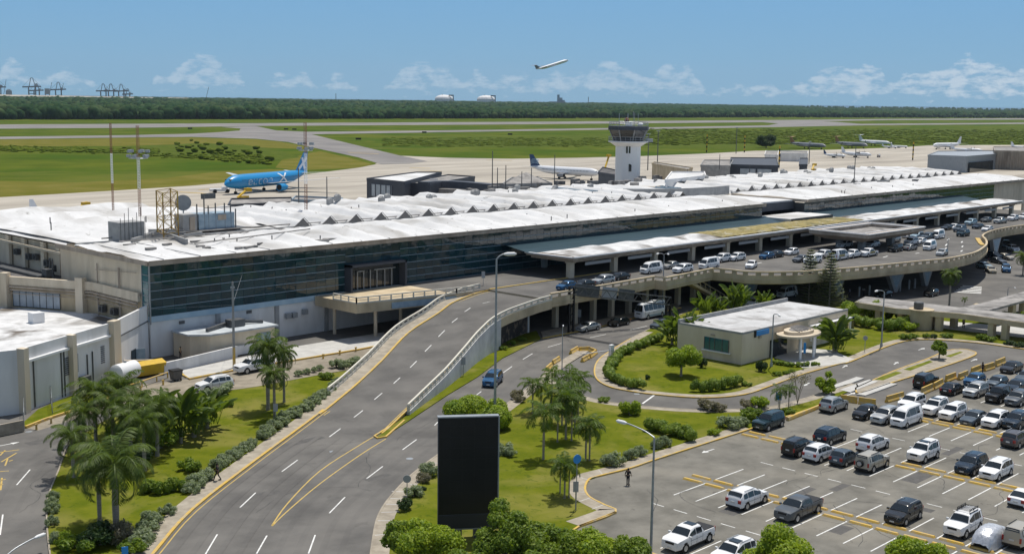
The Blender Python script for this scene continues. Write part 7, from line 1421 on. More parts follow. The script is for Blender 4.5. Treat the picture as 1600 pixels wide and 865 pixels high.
# ------------------------------------------------------------------ people
def person(u, v, z, label, top, trouser, head=0.0, stride=.25, arms=.12, skin='skin', hat=None, h=1.72):
    x, y = P(u, v, z); t = thing('person', (x, y, z), label, 'person'); t.rotation_euler = (0, 0, head); s = h/1.72
    J_ = dict(pel=(0, 0, .95), chest=(.02, 0, 1.28), neck=(.02, 0, 1.47), head=(.04, 0, 1.56), top_=(.04, 0, 1.70), hl=(0, .09, .90), kl=(stride*.5, .10, .50), al=(stride*.9-.06, .10, .09), tl=(stride*.9+.12, .11, .04), hr=(0, -.09, .90), kr=(-stride*.15, -.10, .50), ar=(-stride*.7, -.10, .10), tr=(-stride*.7+.17, -.11, .04), sl=(.02, .19, 1.42), el=(-.03-arms, .26, 1.14), wl=(.06-arms, .27, .90), fl=(.09-arms, .27, .80), sr=(.02, -.19, 1.42), er=(.03+arms*.5, -.26, 1.14), wr=(.16+arms, -.27, .93), fr=(.22+arms, -.27, .85))
    E2 = [('pel', 'chest'), ('chest', 'neck'), ('neck', 'head'), ('head', 'top_'), ('pel', 'hl'), ('hl', 'kl'), ('kl', 'al'), ('al', 'tl'), ('pel', 'hr'), ('hr', 'kr'), ('kr', 'ar'), ('ar', 'tr'), ('neck', 'sl'), ('sl', 'el'), ('el', 'wl'), ('wl', 'fl'), ('neck', 'sr'), ('sr', 'er'), ('er', 'wr'), ('wr', 'fr')]
    Rr_ = dict(pel=.135, chest=.15, neck=.06, head=.088, top_=.07, hl=.09, kl=.062, al=.045, tl=.04, hr=.09, kr=.062, ar=.045, tr=.04, sl=.065, el=.045, wl=.033, fl=.03, sr=.065, er=.045, wr=.033, fr=.03)
    def skinmesh(name, keys, infl, m, parent):
        kk = [q for q in J_ if q in keys]; ix = {q: i for i, q in enumerate(kk)}; me = bpy.data.meshes.new(name); me.from_pydata([Vector(J_[q])*s for q in kk], [(ix[a], ix[b]) for a, b in E2 if a in ix and b in ix], []); o = bpy.data.objects.new(name, me); COL.objects.link(o); md = o.modifiers.new('s', 'SKIN'); md.use_smooth_shade = True
        for q in kk: r_ = (Rr_[q]+infl)*s; me.skin_vertices[0].data[ix[q]].radius = (r_, r_*(1.15 if q in ('pel', 'chest') else 1)); 
        me.skin_vertices[0].data[0].use_root = True; o.modifiers.new('u', 'SUBSURF').levels = 1; bpy.context.view_layer.update(); me2 = bpy.data.meshes.new_from_object(o.evaluated_get(bpy.context.evaluated_depsgraph_get())); bpy.data.objects.remove(o); me2.materials.clear(); me2.materials.append(m); o = bpy.data.objects.new(name, me2); COL.objects.link(o); o.parent = parent; return o
    body = skinmesh('body', J_.keys(), 0, M[skin], t)
    g = MB()
    for fx, L5 in ((-.03, .07), (-.015, .08), (0, .085), (.015, .08)):
        for w_ in ('fl', 'fr'): c = Vector(J_[w_])*s; g.cyl(c+Vector((fx, 0, 0)), c+Vector((fx+.01, 0, -L5)), .009, .007, 5)
    for w_ in ('fl', 'fr'): c = Vector(J_[w_])*s; g.cyl(c, c+Vector((.05, 0, -.04)), .011, .008, 5)
    g.build('fingers', M[skin], body)
    skinmesh('shirt', ('pel', 'chest', 'neck', 'sl', 'el', 'sr', 'er'), .014, M[top], t); skinmesh('trousers', ('pel', 'hl', 'kl', 'al', 'hr', 'kr', 'ar'), .012, M[trouser], t)
    g = MB(); hc = Vector(J_['head'])*s
    for w_ in ('tl', 'tr'): c = Vector(J_[w_])*s; g.box((c.x-.06, c.y, .05), (.27, .10, .09))
    g.build('shoes', M['blackpl'], t)
    g = MB(); g.lathe([(.0, .125), (.07, .11), (.098, .04), (.10, -.02), (.09, -.06)], (hc.x-.012, 0, hc.z+.05), 14); g.build('hair' if not hat else 'cap', M[hat or 'hair'], t)
    g = MB(); g.box((hc.x+.095, 0, hc.z+.0), (.03, .025, .04)); [g.box((hc.x+.085, q, hc.z+.035), (.015, .02, .012)) for q in (-.03, .03)]; g.box((hc.x+.085, 0, hc.z-.04), (.012, .045, .01)); g.build('face', M['hair'], body); return t
person(981, 757.5, .02, 'person in black clothes standing on the car park asphalt near the curved kerb', 'cloth_dark', 'cloth_dark', head=.4, stride=.10, hat='cloth_dark')
person(340, 750, .135, 'person in dark clothes walking on the sidewalk beside the left lane', 'cloth_dark', 'cloth_dark', head=2.4, stride=.45)
person(282, 559.5, .5, 'person with tan top standing on the low wall by the service shed', 'cloth_tan', 'cloth_dark', head=-1.2, stride=.08)
person(1535, 584, 0, 'guard in dark uniform standing between two yellow barriers', 'cloth_dark', 'cloth_dark', head=2.2, stride=.06)
for i, (u, v, lb) in enumerate(((1349, 462, 'person in white shirt walking in shade under the raised road'), (1327, 464, 'person in blue walking in shade, left of the one in white'), (1498-8, 512, 'person in blue shirt standing under the covered walkway'), (1505, 513, 'person in tan shirt standing under the covered walkway'))): person(u, v, .02, lb, ('signback', 'cloth_blue', 'cloth_blue', 'cloth_tan')[i], 'cloth_dark', head=i*1.3)
for i, (u, v) in enumerate(((1316, 466), (1342, 463), (1358, 461), (1420, 452), (1429, 450), (1406, 455))): t = thing('bollard', (*P(u, v), 0), 'grey concrete bollard in the shade under the raised road', 'bollard', 'bollards under the raised road'); x, y = P(u, v); g = MB(); g.cyl((x, y, 0), (x, y, 1.9), .2, n=10); g.lathe([(.2, 1.9), (.14, 2.0), (0, 2.03)], (x, y, 0), 10); pb(g, 'post', M['grey'], t)

# ------------------------------------------------------------------ plants
def leafcloud(centers, radii, n, ls, up=.3, flat=1.0, shell=.55):
    # n small four-cornered leaves spread through ellipsoids; returns verts, quads
    V = []; tot = sum(r[0]*r[1]*r[2] for r in radii); out = []
    for c, r in zip(centers, radii):
        m = max(8, int(n*(r[0]*r[1]*r[2])/tot)); d = RNG.normal(size=(m, 3)); d /= np.linalg.norm(d, axis=1)[:, None]; rad = shell+(1-shell)*RNG.random((m, 1))**.6; p = d*rad*np.array(r)+np.array(c)
        nrm_ = d+RNG.normal(size=(m, 3))*.55+np.array([0, 0, up]); nrm_ /= np.linalg.norm(nrm_, axis=1)[:, None]; a = np.cross(nrm_, RNG.normal(size=(m, 3))); a /= np.linalg.norm(a, axis=1)[:, None]; b = np.cross(nrm_, a); s = ls*(.6+.8*RNG.random((m, 1))); q = np.stack([p-a*s*.5, p+b*s*.32+nrm_*s*.05, p+a*s*.6, p-b*s*.32+nrm_*s*.05], 1); out.append(q.reshape(-1, 3))
    V = np.concatenate(out); return V, np.arange(len(V)).reshape(-1, 4)
def clumps(n, R_, H_, z0, r0, r1, seed=None):
    rr = random.Random(seed); cs, rs2 = [], []
    for i in range(n):
        while True:
            x, y, z = rr.uniform(-1, 1), rr.uniform(-1, 1), rr.uniform(-.75, 1)
            if .2 < x*x+y*y+z*z < 1: break
        r_ = rr.uniform(r0, r1); cs.append((x*(R_-r_*.6), y*(R_-r_*.6), z0+z*(H_-r_*.5))); rs2.append((r_, r_, r_*.8))
    return cs, rs2
def core(cs, rs2, k=.72): 
    V = []; Fs = []; m = 0
    for c, r in zip(cs, rs2): V.append(IV*np.array(r)*k*(1+.2*(RNG.random((len(IV), 1))-.5))+np.array(c)); Fs.append(IF+m); m += len(IV)
    return np.concatenate(V), np.concatenate(Fs)
def foliage(name, cs, rs2, n, ls, m, parent, up=.3, corek=.7):
    V, Fq = leafcloud(cs, rs2, n, ls, up); CV, CF = core(cs, rs2, corek); CF4 = np.concatenate([CF, CF[:, :1]], 1)
    V2 = np.concatenate([V, CV]); 
    me = bpy.data.meshes.new(name); polys = [tuple(q) for q in Fq.tolist()]+[tuple(q) for q in (CF+len(V)).tolist()]; me.from_pydata(V2.tolist(), [], polys); me.materials.append(m); me.update(); o = bpy.data.objects.new(name, me); COL.objects.link(o); o.parent = parent; return o
def make_bush(m, R_=1.0, H_=.8, n=1500, ls=.16, k=7, seed=1):
    t = empty('shrub', (0, 0, 0)); cs, rs2 = clumps(k, R_, H_*.6, H_*.62, R_*.24, R_*.42, seed); foliage('foliage', cs, rs2, n, ls, m, t, corek=.55)
    g = MB(); [g.cyl((random.uniform(-.1, .1)*R_, random.uniform(-.1, .1)*R_, 0), (c[0]*.6, c[1]*.6, c[2]), .04, .02, 5) for c in cs[:5]]; g.build('stems', M['bark'], t); return t
BP = {}
def bush(u, v, r, h, kind, label, group=None, name='shrub', cat='shrub', z=.12):
    i = random.randrange(3); key = (kind, i)
    if key not in BP: BP[key] = make_bush(LF[kind], seed=sum(map(ord, kind)) % 97+i, ls={'silver': .14, 'mid': .16, 'bright': .15, 'dark': .15, 'purple': .13}.get(kind, .16), k=13); t = BP[key]; first = True
    else: t = dup(BP[key])
    x, y = P(u, v, z); t.name = name; t.location = (x, y, z-.05); t.rotation_euler = (0, 0, random.uniform(0, 6.28)); t.scale = (r, r*random.uniform(.85, 1.1), h/1.25); return tag(t, label, cat, group)
G1 = 'silvery shrubs beside the ramp sidewalk'
for u, v in ((222, 842), (230, 828), (237, 815), (262, 800), (236, 812), (300, 766), (306, 757), (314, 749), (322, 744), (337, 730), (345, 724), (352, 718), (366, 712), (374, 706), (385, 700), (393, 694), (412, 682), (418, 675), (436, 662), (444, 655), (452, 648), (462, 648), (470, 640), (480, 637), (489, 629), (498, 622), (505, 618), (514, 612), (522, 604), (529, 597), (216, 852), (428, 668)):
    bush(u, v+3, random.uniform(.9, 1.3), random.uniform(1.15, 1.6), 'silver', 'rounded silvery green shrub in the row between lawn and ramp sidewalk', G1)
for u, v in ((83, 780), (82, 800), (82, 820), (86, 845), (80, 790)): bush(u, v, .75, 1.2, 'silver', 'silvery round shrub in the row on the left edge of the palm lawn', 'silvery shrubs on the left kerb')
for u, v, r, h, kd, lb in ((295, 735, 1.3, 1.7, 'mid', 'dark green shrub alone on the lawn beside the walking person'), (525, 573, 1.3, 1.5, 'silver', 'shrub at the top corner of the left lawn near the ramp'), (552, 570, 1.4, 1.6, 'silver', 'large shrub against the start of the ramp wall'), (538, 575, 1.1, 1.4, 'silver', 'shrub between two larger ones near the ramp wall'), (510, 592, 1.1, 1.4, 'mid', 'dark green shrub behind the silvery row'), (500, 577, .7, .9, 'silver', 'first of the small shrubs along the service road kerb'), (491, 580, .7, .9, 'silver', 'second of the small shrubs along the service road kerb'), (479, 583, .7, .9, 'silver', 'third of the small shrubs along the service road kerb'), (466, 586, .7, .9, 'silver', 'last of the small shrubs along the service road kerb'), (358, 635, .7, 1.1, 'mid', 'little shrub on the lawn behind the traveller palm'),
    (160, 850, 2.2, 2.4, 'dark', 'dark shrub mass around the foot of the royal palm'), (190, 848, 1.3, 2.6, 'purple', 'pale plumed shrub at the bottom right of the royal palm'), (130, 858, 1.8, 1.8, 'mid', 'green shrub at the bottom edge left of the royal palm'), (105, 850, 1.2, 1.4, 'bright', 'yellowish shrub near the bottom left corner'), (205, 862, 1.2, 1.5, 'mid', 'green shrub by the small blue box sign'),
    (785, 708, 1.3, 1.6, 'silver', 'silvery shrub right of the black screen'), (797, 712, 1.0, 1.3, 'silver', 'second silvery shrub right of the black screen'), (672, 742, 1.3, 1.7, 'silver', 'silvery shrub left of the black screen'), (664, 752, 1.0, 1.3, 'purple', 'dusky shrub just below the silvery one left of the screen'), (645, 775, 1.1, 1.4, 'silver', 'silvery shrub beside the round road sign'), (631, 795, .9, 1.4, 'dark', 'small dark shrub beside the paved strip'), (658, 765, .6, .5, 'dark', 'tiny dark tuft on the grass by the paved strip'), (806, 622, 1.1, 1.6, 'purple', 'dusky shrub at the left kerb of the palm island'), (811, 628, .9, 1.2, 'purple', 'dusky low shrub next to the palm island kerb'),
    (957, 726, 1.5, 1.8, 'silver', 'leftmost silvery shrub along the car park sidewalk'), (985, 716, .9, 1.5, 'silver', 'second silvery shrub along the car park sidewalk'), (1001, 711, .9, 1.4, 'silver', 'third silvery shrub along the car park sidewalk'), (1028, 700, .9, 1.5, 'silver', 'fourth silvery shrub right of the lamp post'), (1040, 696, .9, 1.5, 'silver', 'fifth silvery shrub right of the lamp post'), (985, 648, 1.6, 2.4, 'bright', 'bright green shrub between palms and loop road'), (943, 627, .9, .9, 'mid', 'small green shrub at the loop road kerb'), (1103, 640, 1.9, 1.9, 'purple', 'dusky sprawling shrub beside the loop road'), (1122, 641, 1.2, 1.3, 'purple', 'small dusky shrub beside the loop road'), (1137, 668, 1.8, 1.9, 'silver', 'silvery shrub near the dark teal off roader'), (1155, 665, 1.2, 1.4, 'silver', 'second silvery shrub near the dark teal off roader'), (1172, 655, 1.5, 2.0, 'mid', 'green shrub touching the nose of the dark teal off roader'), (1168, 638, 1.3, 1.6, 'purple', 'dusky shrub right of the sprawling one'), (1186, 636, 1.5, 1.9, 'bright', 'yellow green shrub between loop road and teal off roader'), (1115, 679, .9, 1.0, 'bright', 'yellowish low shrub on the sidewalk edge'), (1232, 645, 1.0, .9, 'mid', 'low shrub behind the yellow kerb wall'),
    (1097, 574, .8, 1.9, 'dark', 'narrow dark shrub left of the office corner'), (1190, 580, 1.0, 2.0, 'dark', 'rounded dark shrub in front of the long office wall'), (1012, 592, .5, .9, 'dark', 'small dark shrub on the office lawn'), (1165, 602, .9, .8, 'mid', 'low shrub at the end of the front hedge'), (1214, 586, .8, .8, 'mid', 'low shrub by the lamp post foot'), (1229, 584, .7, .7, 'mid', 'low shrub right of the lamp post foot'), (1237, 581, .6, .6, 'mid', 'smallest low shrub right of the lamp post foot'), (1381, 515, 1.1, 1.4, 'bright', 'round bright shrub by the dark lawn pole'), (1417, 516, 1.9, 2.0, 'bright', 'wide bright shrub left of the round kiosk'), (1414, 530, 1.1, 1.3, 'mid', 'round shrub at the kerb left of the kiosk'), (1427, 529, 1.0, 1.2, 'mid', 'second round shrub at the kerb left of the kiosk'), (1447, 528, .8, 1.1, 'mid', 'round shrub in front of the kiosk'), (1459, 528, .7, 1.0, 'dark', 'small shrub right in front of the kiosk'), (1479, 527, 1.1, 1.1, 'mid', 'wide shrub in front of the kiosk side block'), (1535, 531, 1.0, 1.4, 'mid', 'shrub at the first walkway column'), (1548, 533, 1.1, 1.2, 'mid', 'shrub at the front of the walkway'), (1575, 538, 1.2, 1.0, 'dark', 'low dark shrub near the right edge of the walkway'), (1592, 541, 1.2, 1.0, 'dark', 'low dark shrub at the right edge of the walkway'),
    (800, 538, .9, 1.0, 'mid', 'small shrub on the grass wedge beside the mural wall'), (786, 546, .8, .9, 'mid', 'second small shrub on the grass wedge'), (816, 532, .8, .8, 'mid', 'third small shrub on the grass wedge')):
    bush(u, v, r, h, kd, lb)
for u, v, r_, h_, kd, lb in ((248, 700, 2.0, 3.2, 'mid', 'dense dark green bush beside the traveller palm stem'), (212, 728, 1.8, 2.8, 'dark', 'dark bush between the trunks of the left palm cluster'), (150, 740, 1.6, 2.4, 'dark', 'dark bush at the left edge of the palm cluster'), (186, 690, 2.0, 3.0, 'mid', 'green bush at the back of the left palm cluster')): bush(u, v, r_, h_, kd, lb)
# big clipped masses and hedges
def mass(name, pts, w, h, n, ls, kind, label, cat='hedge', z=.12, k=9):
    x0, y0 = pts[0][0], pts[0][1]; t = thing(name, (x0, y0, z), label, cat); L = sum(math.dist(a, b) for a, b in zip(pts, pts[1:])); m = max(4, int(L/(w*.20))); cs = [(p[0]-x0+random.uniform(-.3, .3)*w, p[1]-y0+random.uniform(-.3, .3)*w, h*random.uniform(.38, .62)) for p in resamp(pts, m)]; rs2 = [(w*random.uniform(.24, .40), w*random.uniform(.24, .40), h*random.uniform(.34, .48)) for _ in cs]; n = int(n*1.3); foliage('foliage', cs, rs2, n, ls, LF[kind], t, corek=.85); return t
mass('hedge', smooth_path(path([(1033, 533), (1010, 541), (985, 551), (966, 563), (953, 578), (952, 588), (958, 597), (972, 603), (990, 608), (1006, 609)]), 3), 1.7, 1.4, 9000, .17, 'mid', 'curved clipped hedge around the left end of the office lawn')
mass('hedge', path([(1086, 613), (1120, 611), (1154, 604)]), 1.7, 1.7, 3200, .2, 'mid', 'short straight hedge at the front edge of the office lawn')
mass('hedge', path([(1206, 569), (1240, 574), (1278, 572)]), 1.0, .7, 1500, .16, 'mid', 'low hedge below the office canopy'); mass('hedge', path([(1320, 506), (1350, 512), (1385, 518), (1415, 512)]), 2.6, 2.2, 5000, .22, 'mid', 'broad dark hedge between office and round kiosk'); mass('hedge', path([(1325, 497), (1345, 500), (1360, 502)]), 4.0, 3.4, 3500, .28, 'bright', 'tall bright shrub mass behind the broad dark hedge'); mass('hedge', path([(1378, 497), (1410, 500)]), 2.2, 1.6, 2000, .22, 'bright', 'bright shrub strip below the walkway roof')
mass('flower_hedge', path([(226, 770), (250, 772), (284, 768)]), 1.5, 1.4, 3200, .22, 'mid', 'leafy pale flowered plants in front of the silvery shrubs'); mass('hedge', path([(722, 664), (750, 668), (780, 666)]), 5.6, 3.3, 12000, .24, 'bright', 'big domed bright green shrub mass behind the black screen'); mass('hedge', path([(1018, 672), (1045, 680), (1080, 690)]), 2.4, 1.5, 5000, .18, 'mid', 'wide green shrub mass on the lawn beside the loop road'); mass('hedge', path([(308, 628), (335, 622), (356, 612)]), 1.6, 1.3, 2200, .18, 'silver', 'silvery hedge in front of the white estate car')
mass('hedge', path([(1520, 497), (1560, 500), (1600, 500)]), 1.6, 1.6, 2200, .2, 'mid', 'green planting between the two branches of the walkway roof'); mass('scrub_row', path([(130, 602), (160, 596), (178, 590)]), 1.4, 1.0, 1500, .2, 'mid', 'weedy green strip under the white service wall', 'weeds')
def btree(u, v, zc_, R_, Hr, n, ls, kind, label, seed, k=16, trunkz=0, cat='tree', base=None, name='broadleaf_tree', corek=.62):
    x, y = base or P(u, v, zc_); t = thing(name, (x, y, trunkz), label, cat); cs, rs2 = clumps(k, R_, Hr, zc_-trunkz, R_*.26, R_*.46, seed); foliage('crown', cs, rs2, n, ls, LF[kind], t, corek=corek)
    g = MB(); zt = zc_-trunkz-Hr*.45; g.cyl((0, 0, -.1), (.05, 0, zt), .05*R_+.05, .04*R_+.03, 9)
    for c in cs[:9]: g.cyl((.05, 0, zt*.9), (c[0]*.75, c[1]*.75, c[2]), .035*R_, .015*R_, 6)
    g.build('trunk', M['bark'], t); return t
btree(1063, 588-33, 2.9, 2.75, 1.65, 7500, .22, 'bright', 'round clipped little tree standing alone on the office lawn', 3, k=18, base=P(1064, 589), cat='tree', trunkz=.12)
for (u, v, zc_, R_, Hr, n, kd, lb, sd_) in ((655, 845, 2.6, 2.5, 1.6, 9000, 'bright', 'bright leafy bush tree at the bottom left of the black screen', 5), (692, 852, 2.4, 2.0, 1.5, 6000, 'bright', 'low leafy tree just below the black screen', 6), (625, 838, 2.6, 1.7, 1.3, 5000, 'mid', 'leafy bush tree at the very left of the foreground foliage', 7), (790, 838, 4.4, 2.7, 3.0, 13000, 'mid', 'tall leafy tree overlapping the lower right corner of the black screen', 8), (856, 846, 3.6, 2.5, 2.1, 10000, 'mid', 'leafy tree at the bottom, right of the tall one', 9), (918, 856, 3.0, 2.3, 1.7, 9000, 'bright', 'bright leafy tree at the bottom before the curved kerb', 10), (978, 862, 2.6, 2.0, 1.3, 7000, 'mid', 'leafy tree at the bottom beside the foreground lamp post', 11), (1222, 872, 3.2, 3.0, 2.4, 15000, 'bright', 'round bright tree top at the bottom edge below the grey pickup', 12), (1426, 874, 3.2, 2.5, 2.1, 12000, 'bright', 'round bright tree top at the bottom edge below the black crossover', 13), (745, 880, 2.6, 2.2, 1.7, 6000, 'mid', 'leafy tree cut by the bottom edge below the black screen', 14), (828, 905, 3.0, 2.6, 2.2, 8000, 'mid', 'leafy tree cut by the bottom edge between taller ones', 15)):
    btree(u, v, zc_, R_, Hr, n, .22, kd, lb, sd_, k=20)
btree(1197, 226, 7, 9, 6.5, 5000, .9, 'dark', 'big dark round tree alone at the edge of the apron', 21, k=16, base=P(1197, 231.5)); 
btree(1285, 601, 1.7, 1.7, 1.5, 2600, .26, 'bright', 'bushy small tree at the end of the crossing slabs', 22, k=9, base=P(1286, 616)); btree(1467, 548, 1.9, 1.5, 1.6, 2400, .26, 'mid', 'bushy small tree on the thin median', 23, k=9, base=P(1467, 561))
# palms
def frond(V, Fs, base, az_, L, el0, droop, nl=16, ll=.55, w=.10, ribbonw=.05):
    # one arching frond with drooping leaflets
    d = np.array([math.cos(az_), math.sin(az_), 0]); s = np.array([-math.sin(az_), math.cos(az_), 0]); pts = []; p = np.array(base, float); a = el0
    for i in range(nl+1): pts.append(p.copy()); a = el0-droop*(i/nl)**1.3; p = p+(d*math.cos(a)+np.array([0, 0, math.sin(a)]))*L/nl
    for i in range(nl):
        k2 = len(V); q0, q1 = pts[i], pts[i+1]; V += [q0-s*ribbonw, q0+s*ribbonw, q1+s*ribbonw*.8, q1-s*ribbonw*.8]; Fs.append((k2, k2+1, k2+2, k2+3))
        if i < 2: continue
        t_ = i/nl; l = ll*L*.5*(math.sin(math.pi*(.12+.86*t_))**.7); tang = (q1-q0)/np.linalg.norm(q1-q0)
        for sd in (-1, 1):
            for h2 in (0, .5):
                b = q0+(q1-q0)*h2; dirn = s*sd*(.85+random.uniform(-.12, .12))+tang*.55+np.array([0, 0, -.35-.5*random.random()]); dirn /= np.linalg.norm(dirn); tip = b+dirn*l; mid = b+dirn*l*.5+np.array([0, 0, .06*l]); wv = tang*w; k2 = len(V); V += [b-wv*.6, mid-wv, tip, mid+wv]; Fs.append((k2, k2+1, k2+2, k2+3))
def make_palm(Ht, L, nf, kind, rt, shaft=True, seed=0, ll=.6, w=.10, droop=1.9, nl=14):
    random.seed(seed); t = empty('palm_tree', (0, 0, 0)); g = MB(); lean = random.uniform(-.03, .03)*Ht; ht = Ht*(.80 if shaft else .93); prof = [(rt*1.35, 0), (rt*1.0, Ht*.08), (rt*1.12, Ht*.4), (rt*.8, ht)]
    g.lathe(prof, (0, 0, 0), 10); g.build('trunk', M['palmtrunk'], t, smooth=True)
    if shaft: g = MB(); g.lathe([(rt*.85, ht), (rt*.95, ht+.15*Ht*.2), (rt*.5, Ht*.98)], (0, 0, 0), 10); g.build('crownshaft', M['crownshaft'], t, smooth=True)
    V, Fs = [], []
    for i in range(nf): f = i/nf; az_ = i*2.399+random.uniform(-.2, .2); frond(V, Fs, (0, 0, Ht*.97), az_, L*random.uniform(.85, 1.08), R(78-95*f), droop*(.75+.5*f*random.uniform(.7, 1.1)), nl, ll, w)
    npmesh('fronds', np.array(V), np.array(Fs), LF[kind], t); return t
PP = {}
def palm(u, v, hgt, key, label, group=None, cat='palm tree', z=.12):
    spec = dict(royal=(6.0, 4.3, 24, 'palm', .24, True, 1, .50, .050, 2.5, 22), date=(4.5, 3.2, 24, 'palm', .16, False, 2, .50, .045, 2.5, 18), small=(3.9, 2.3, 13, 'smallpalm', .09, True, 3, .60, .05, 2.3, 12), small2=(3.3, 2.2, 12, 'smallpalm', .08, True, 4, .60, .05, 2.4, 12), tall=(6.2, 2.9, 26, 'palm', .17, False, 5, .52, .045, 2.6, 18))[key]
    if key not in PP: PP[key] = make_palm(*spec); t = PP[key]
    else: t = dup(PP[key])
    x, y = P(u, v, z); t.location = (x, y, z); t.rotation_euler = (0, 0, random.uniform(0, 6.28)); k2 = hgt/spec[0]; a_ = random.uniform(.88, 1.12); t.scale = (k2*a_, k2*a_*random.uniform(.92, 1.08), k2); return tag(t, label, cat, group)
palm(182, 832, 6.3, 'royal', 'tall royal palm with drooping crown nearest the bottom left corner'); palm(156, 815, 5.6, 'royal', 'royal palm just left of and behind the tallest one'); palm(226, 735, 4.9, 'royal', 'royal palm behind the leafy flowered plants'); palm(132, 712, 4.6, 'royal', 'palm leaning over the service road at the left'); palm(178, 706, 5.0, 'royal', 'palm with a dense crown in the middle of the left cluster'); palm(205, 720, 4.6, 'date', 'lower palm between the taller ones of the left cluster'); palm(150, 690, 5.6, 'date', 'palm at the back of the left cluster near the yellow kerb'); palm(213, 690, 4.6, 'date', 'feathery palm in front of the service yard rail')
palm(246, 712, 5.2, 'royal', 'feathery palm between the royal palms and the traveller palm'); palm(192, 675, 5.4, 'royal', 'palm at the back of the left cluster before the yellow rail'); palm(115, 745, 4.2, 'date', 'low feathery palm at the left kerb of the palm lawn'); palm(429, 655, 5.4, 'tall', 'palm in front of a taller one on the strip beside the service road'); palm(419, 640, 7.8, 'tall', 'tallest palm on the lawn beside the parked pickup'); palm(444, 628, 6.2, 'tall', 'palm right behind the tallest one beside the parked pickup')
GP = 'slender palms on the middle island'
for u, v, h_, k3, lb in ((832, 645, 4.0, 'small', 'leftmost slender palm at the top of the middle island'), (845, 642, 3.4, 'small2', 'second slender palm at the top of the middle island'), (862, 632, 4.4, 'small', 'slender palm near the stepped yellow barriers'), (849, 717, 5.6, 'small', 'single slender palm left of the shaded cluster'), (871, 690, 4.0, 'small2', 'palm at the left of the shaded cluster'), (884, 686, 5.4, 'small', 'tallest palm in the shaded cluster'), (893, 688, 4.6, 'small', 'palm at the right of the shaded cluster'), (903, 650, 4.9, 'small', 'bushy headed palm above the lamp head'), (888, 640, 4.6, 'small2', 'palm behind the bushy headed one'), (878, 664, 4.8, 'small', 'palm in the thick middle of the group'), (898, 668, 4.6, 'small2', 'palm right of the thick middle of the group'), (915, 719, 4.2, 'small', 'left of the twin palms below the lamp head'), (921, 719, 4.0, 'small2', 'right of the twin palms below the lamp head'), (875, 770, 3.3, 'small', 'leftmost of three low palms beside the round blue sign'), (882, 778, 3.6, 'small2', 'middle of three low palms beside the round blue sign'), (889, 777, 3.3, 'small', 'rightmost of three low palms beside the round blue sign'), (860, 660, 3.6, 'small2', 'short palm at the left of the thick group')):
    palm(u, v, h_*.90, k3, lb, GP)
palm(1218, 640, 2.4, 'small2', 'tiny palm with yellowish head left of the small blue sign'); palm(1232, 638, 2.5, 'small', 'tiny palm with yellowish head right of the small blue sign')
palm(1483, 478, 6.0, 'tall', 'single palm in front of the raised road bend', z=0); palm(1598, 430, 4.2, 'date', 'palm cut by the right edge above the walkway', z=0); palm(1506, 480, 1.6, 'small', 'very small palm right of the single palm', z=0)
t = thing('bare_shrub', (*P(1246, 632), .12), 'slender multi stemmed shrub with thin foliage beside the tiny palms', 'shrub'); g = MB(); tips = []
for i in range(6): a = i*1.05; p = (1.0*math.cos(a), 1.0*math.sin(a), 3.3+.4*math.sin(i*3)); g.tube([(0, 0, 0), (p[0]*.3, p[1]*.3, 1.5), p], .035, 5); tips.append(p)
g.build('stems', M['bark'], t); foliage('foliage', tips, [(.55, .55, .5)]*6, 420, .16, LF['purple'], t, corek=.01)
# broad paddle leaves (traveller palms, bananas)
def make_paddle(Ht, n, Lb, wb, fan, seed, spread=1.1, clump=.3):
    random.seed(seed); t = empty('traveller_palm', (0, 0, 0)); V, Fs = [], []; g = MB(); g.cyl((0, 0, 0), (0, 0, Ht*.25), .2, .15, 8); g.build('trunk', M['palmtrunk'], t)
    for i in range(n):
        f = (i/(n-1)-.5)*2; az_ = (0 if f > 0 else math.pi)+random.uniform(-.35, .35) if fan else i*2.4; lean_ = abs(f)*spread if fan else random.uniform(.15, spread); base = np.array([random.uniform(-clump, clump), random.uniform(-clump, clump), Ht*.12]); d = np.array([math.cos(az_)*math.sin(lean_), math.sin(az_)*math.sin(lean_), math.cos(lean_)]); s = np.cross(d, [0, 0, 1.0]) if abs(d[2]) < .99 else np.array([0, 1.0, 0]); s = s/np.linalg.norm(s); s = s*math.cos(i)+np.cross(d, s)*math.sin(i); tot = Ht*random.uniform(.7, 1.02); pl = tot-Lb; p0 = base+d*max(.2, pl); m = 7
        k2 = len(V); V += [base-s*.05, base+s*.05, p0+s*.04, p0-s*.04]; Fs.append((k2, k2+1, k2+2, k2+3)); cur = p0; dd = d.copy(); rows = []
        for j in range(m+1):
            w_ = wb*.5*math.sin(math.pi*(.08+.88*j/m))**.6; nv = np.cross(dd, s); rows.append((cur-s*w_+nv*w_*.35, cur, cur+s*w_+nv*w_*.35)); dd = dd+np.array([math.cos(az_), math.sin(az_), 0])*.07*(1+abs(f))+np.array([0, 0, -.085])*(1+lean_*.8); dd /= np.linalg.norm(dd); cur = cur+dd*Lb/m
        for j in range(m):
            for a in (0, 1):
                if random.random() < .04: continue
                k2 = len(V); V += [rows[j][a], rows[j][a+1], rows[j+1][a+1], rows[j+1][a]]; Fs.append((k2, k2+1, k2+2, k2+3))
    npmesh('leaves', np.array(V), np.array(Fs), LF['paddle'], t); return t
TP = {}
def paddle(u, v, h_, key, label, rot=0, z=.12, sc=1):
    spec = dict(fan=(5.0, 30, 2.3, .95, True, 5, .85, .4), bush=(3.6, 46, 1.8, .66, False, 6, .55, .8))[key]
    if key not in TP: TP[key] = make_paddle(*spec); t = TP[key]
    else: t = dup(TP[key])
    x, y = P(u, v, z); t.location = (x, y, z); k2 = h_/spec[0]; t.scale = (k2*sc, k2*sc, k2); t.rotation_euler = (0, 0, rot); return tag(t, label, 'broad leaved plant')
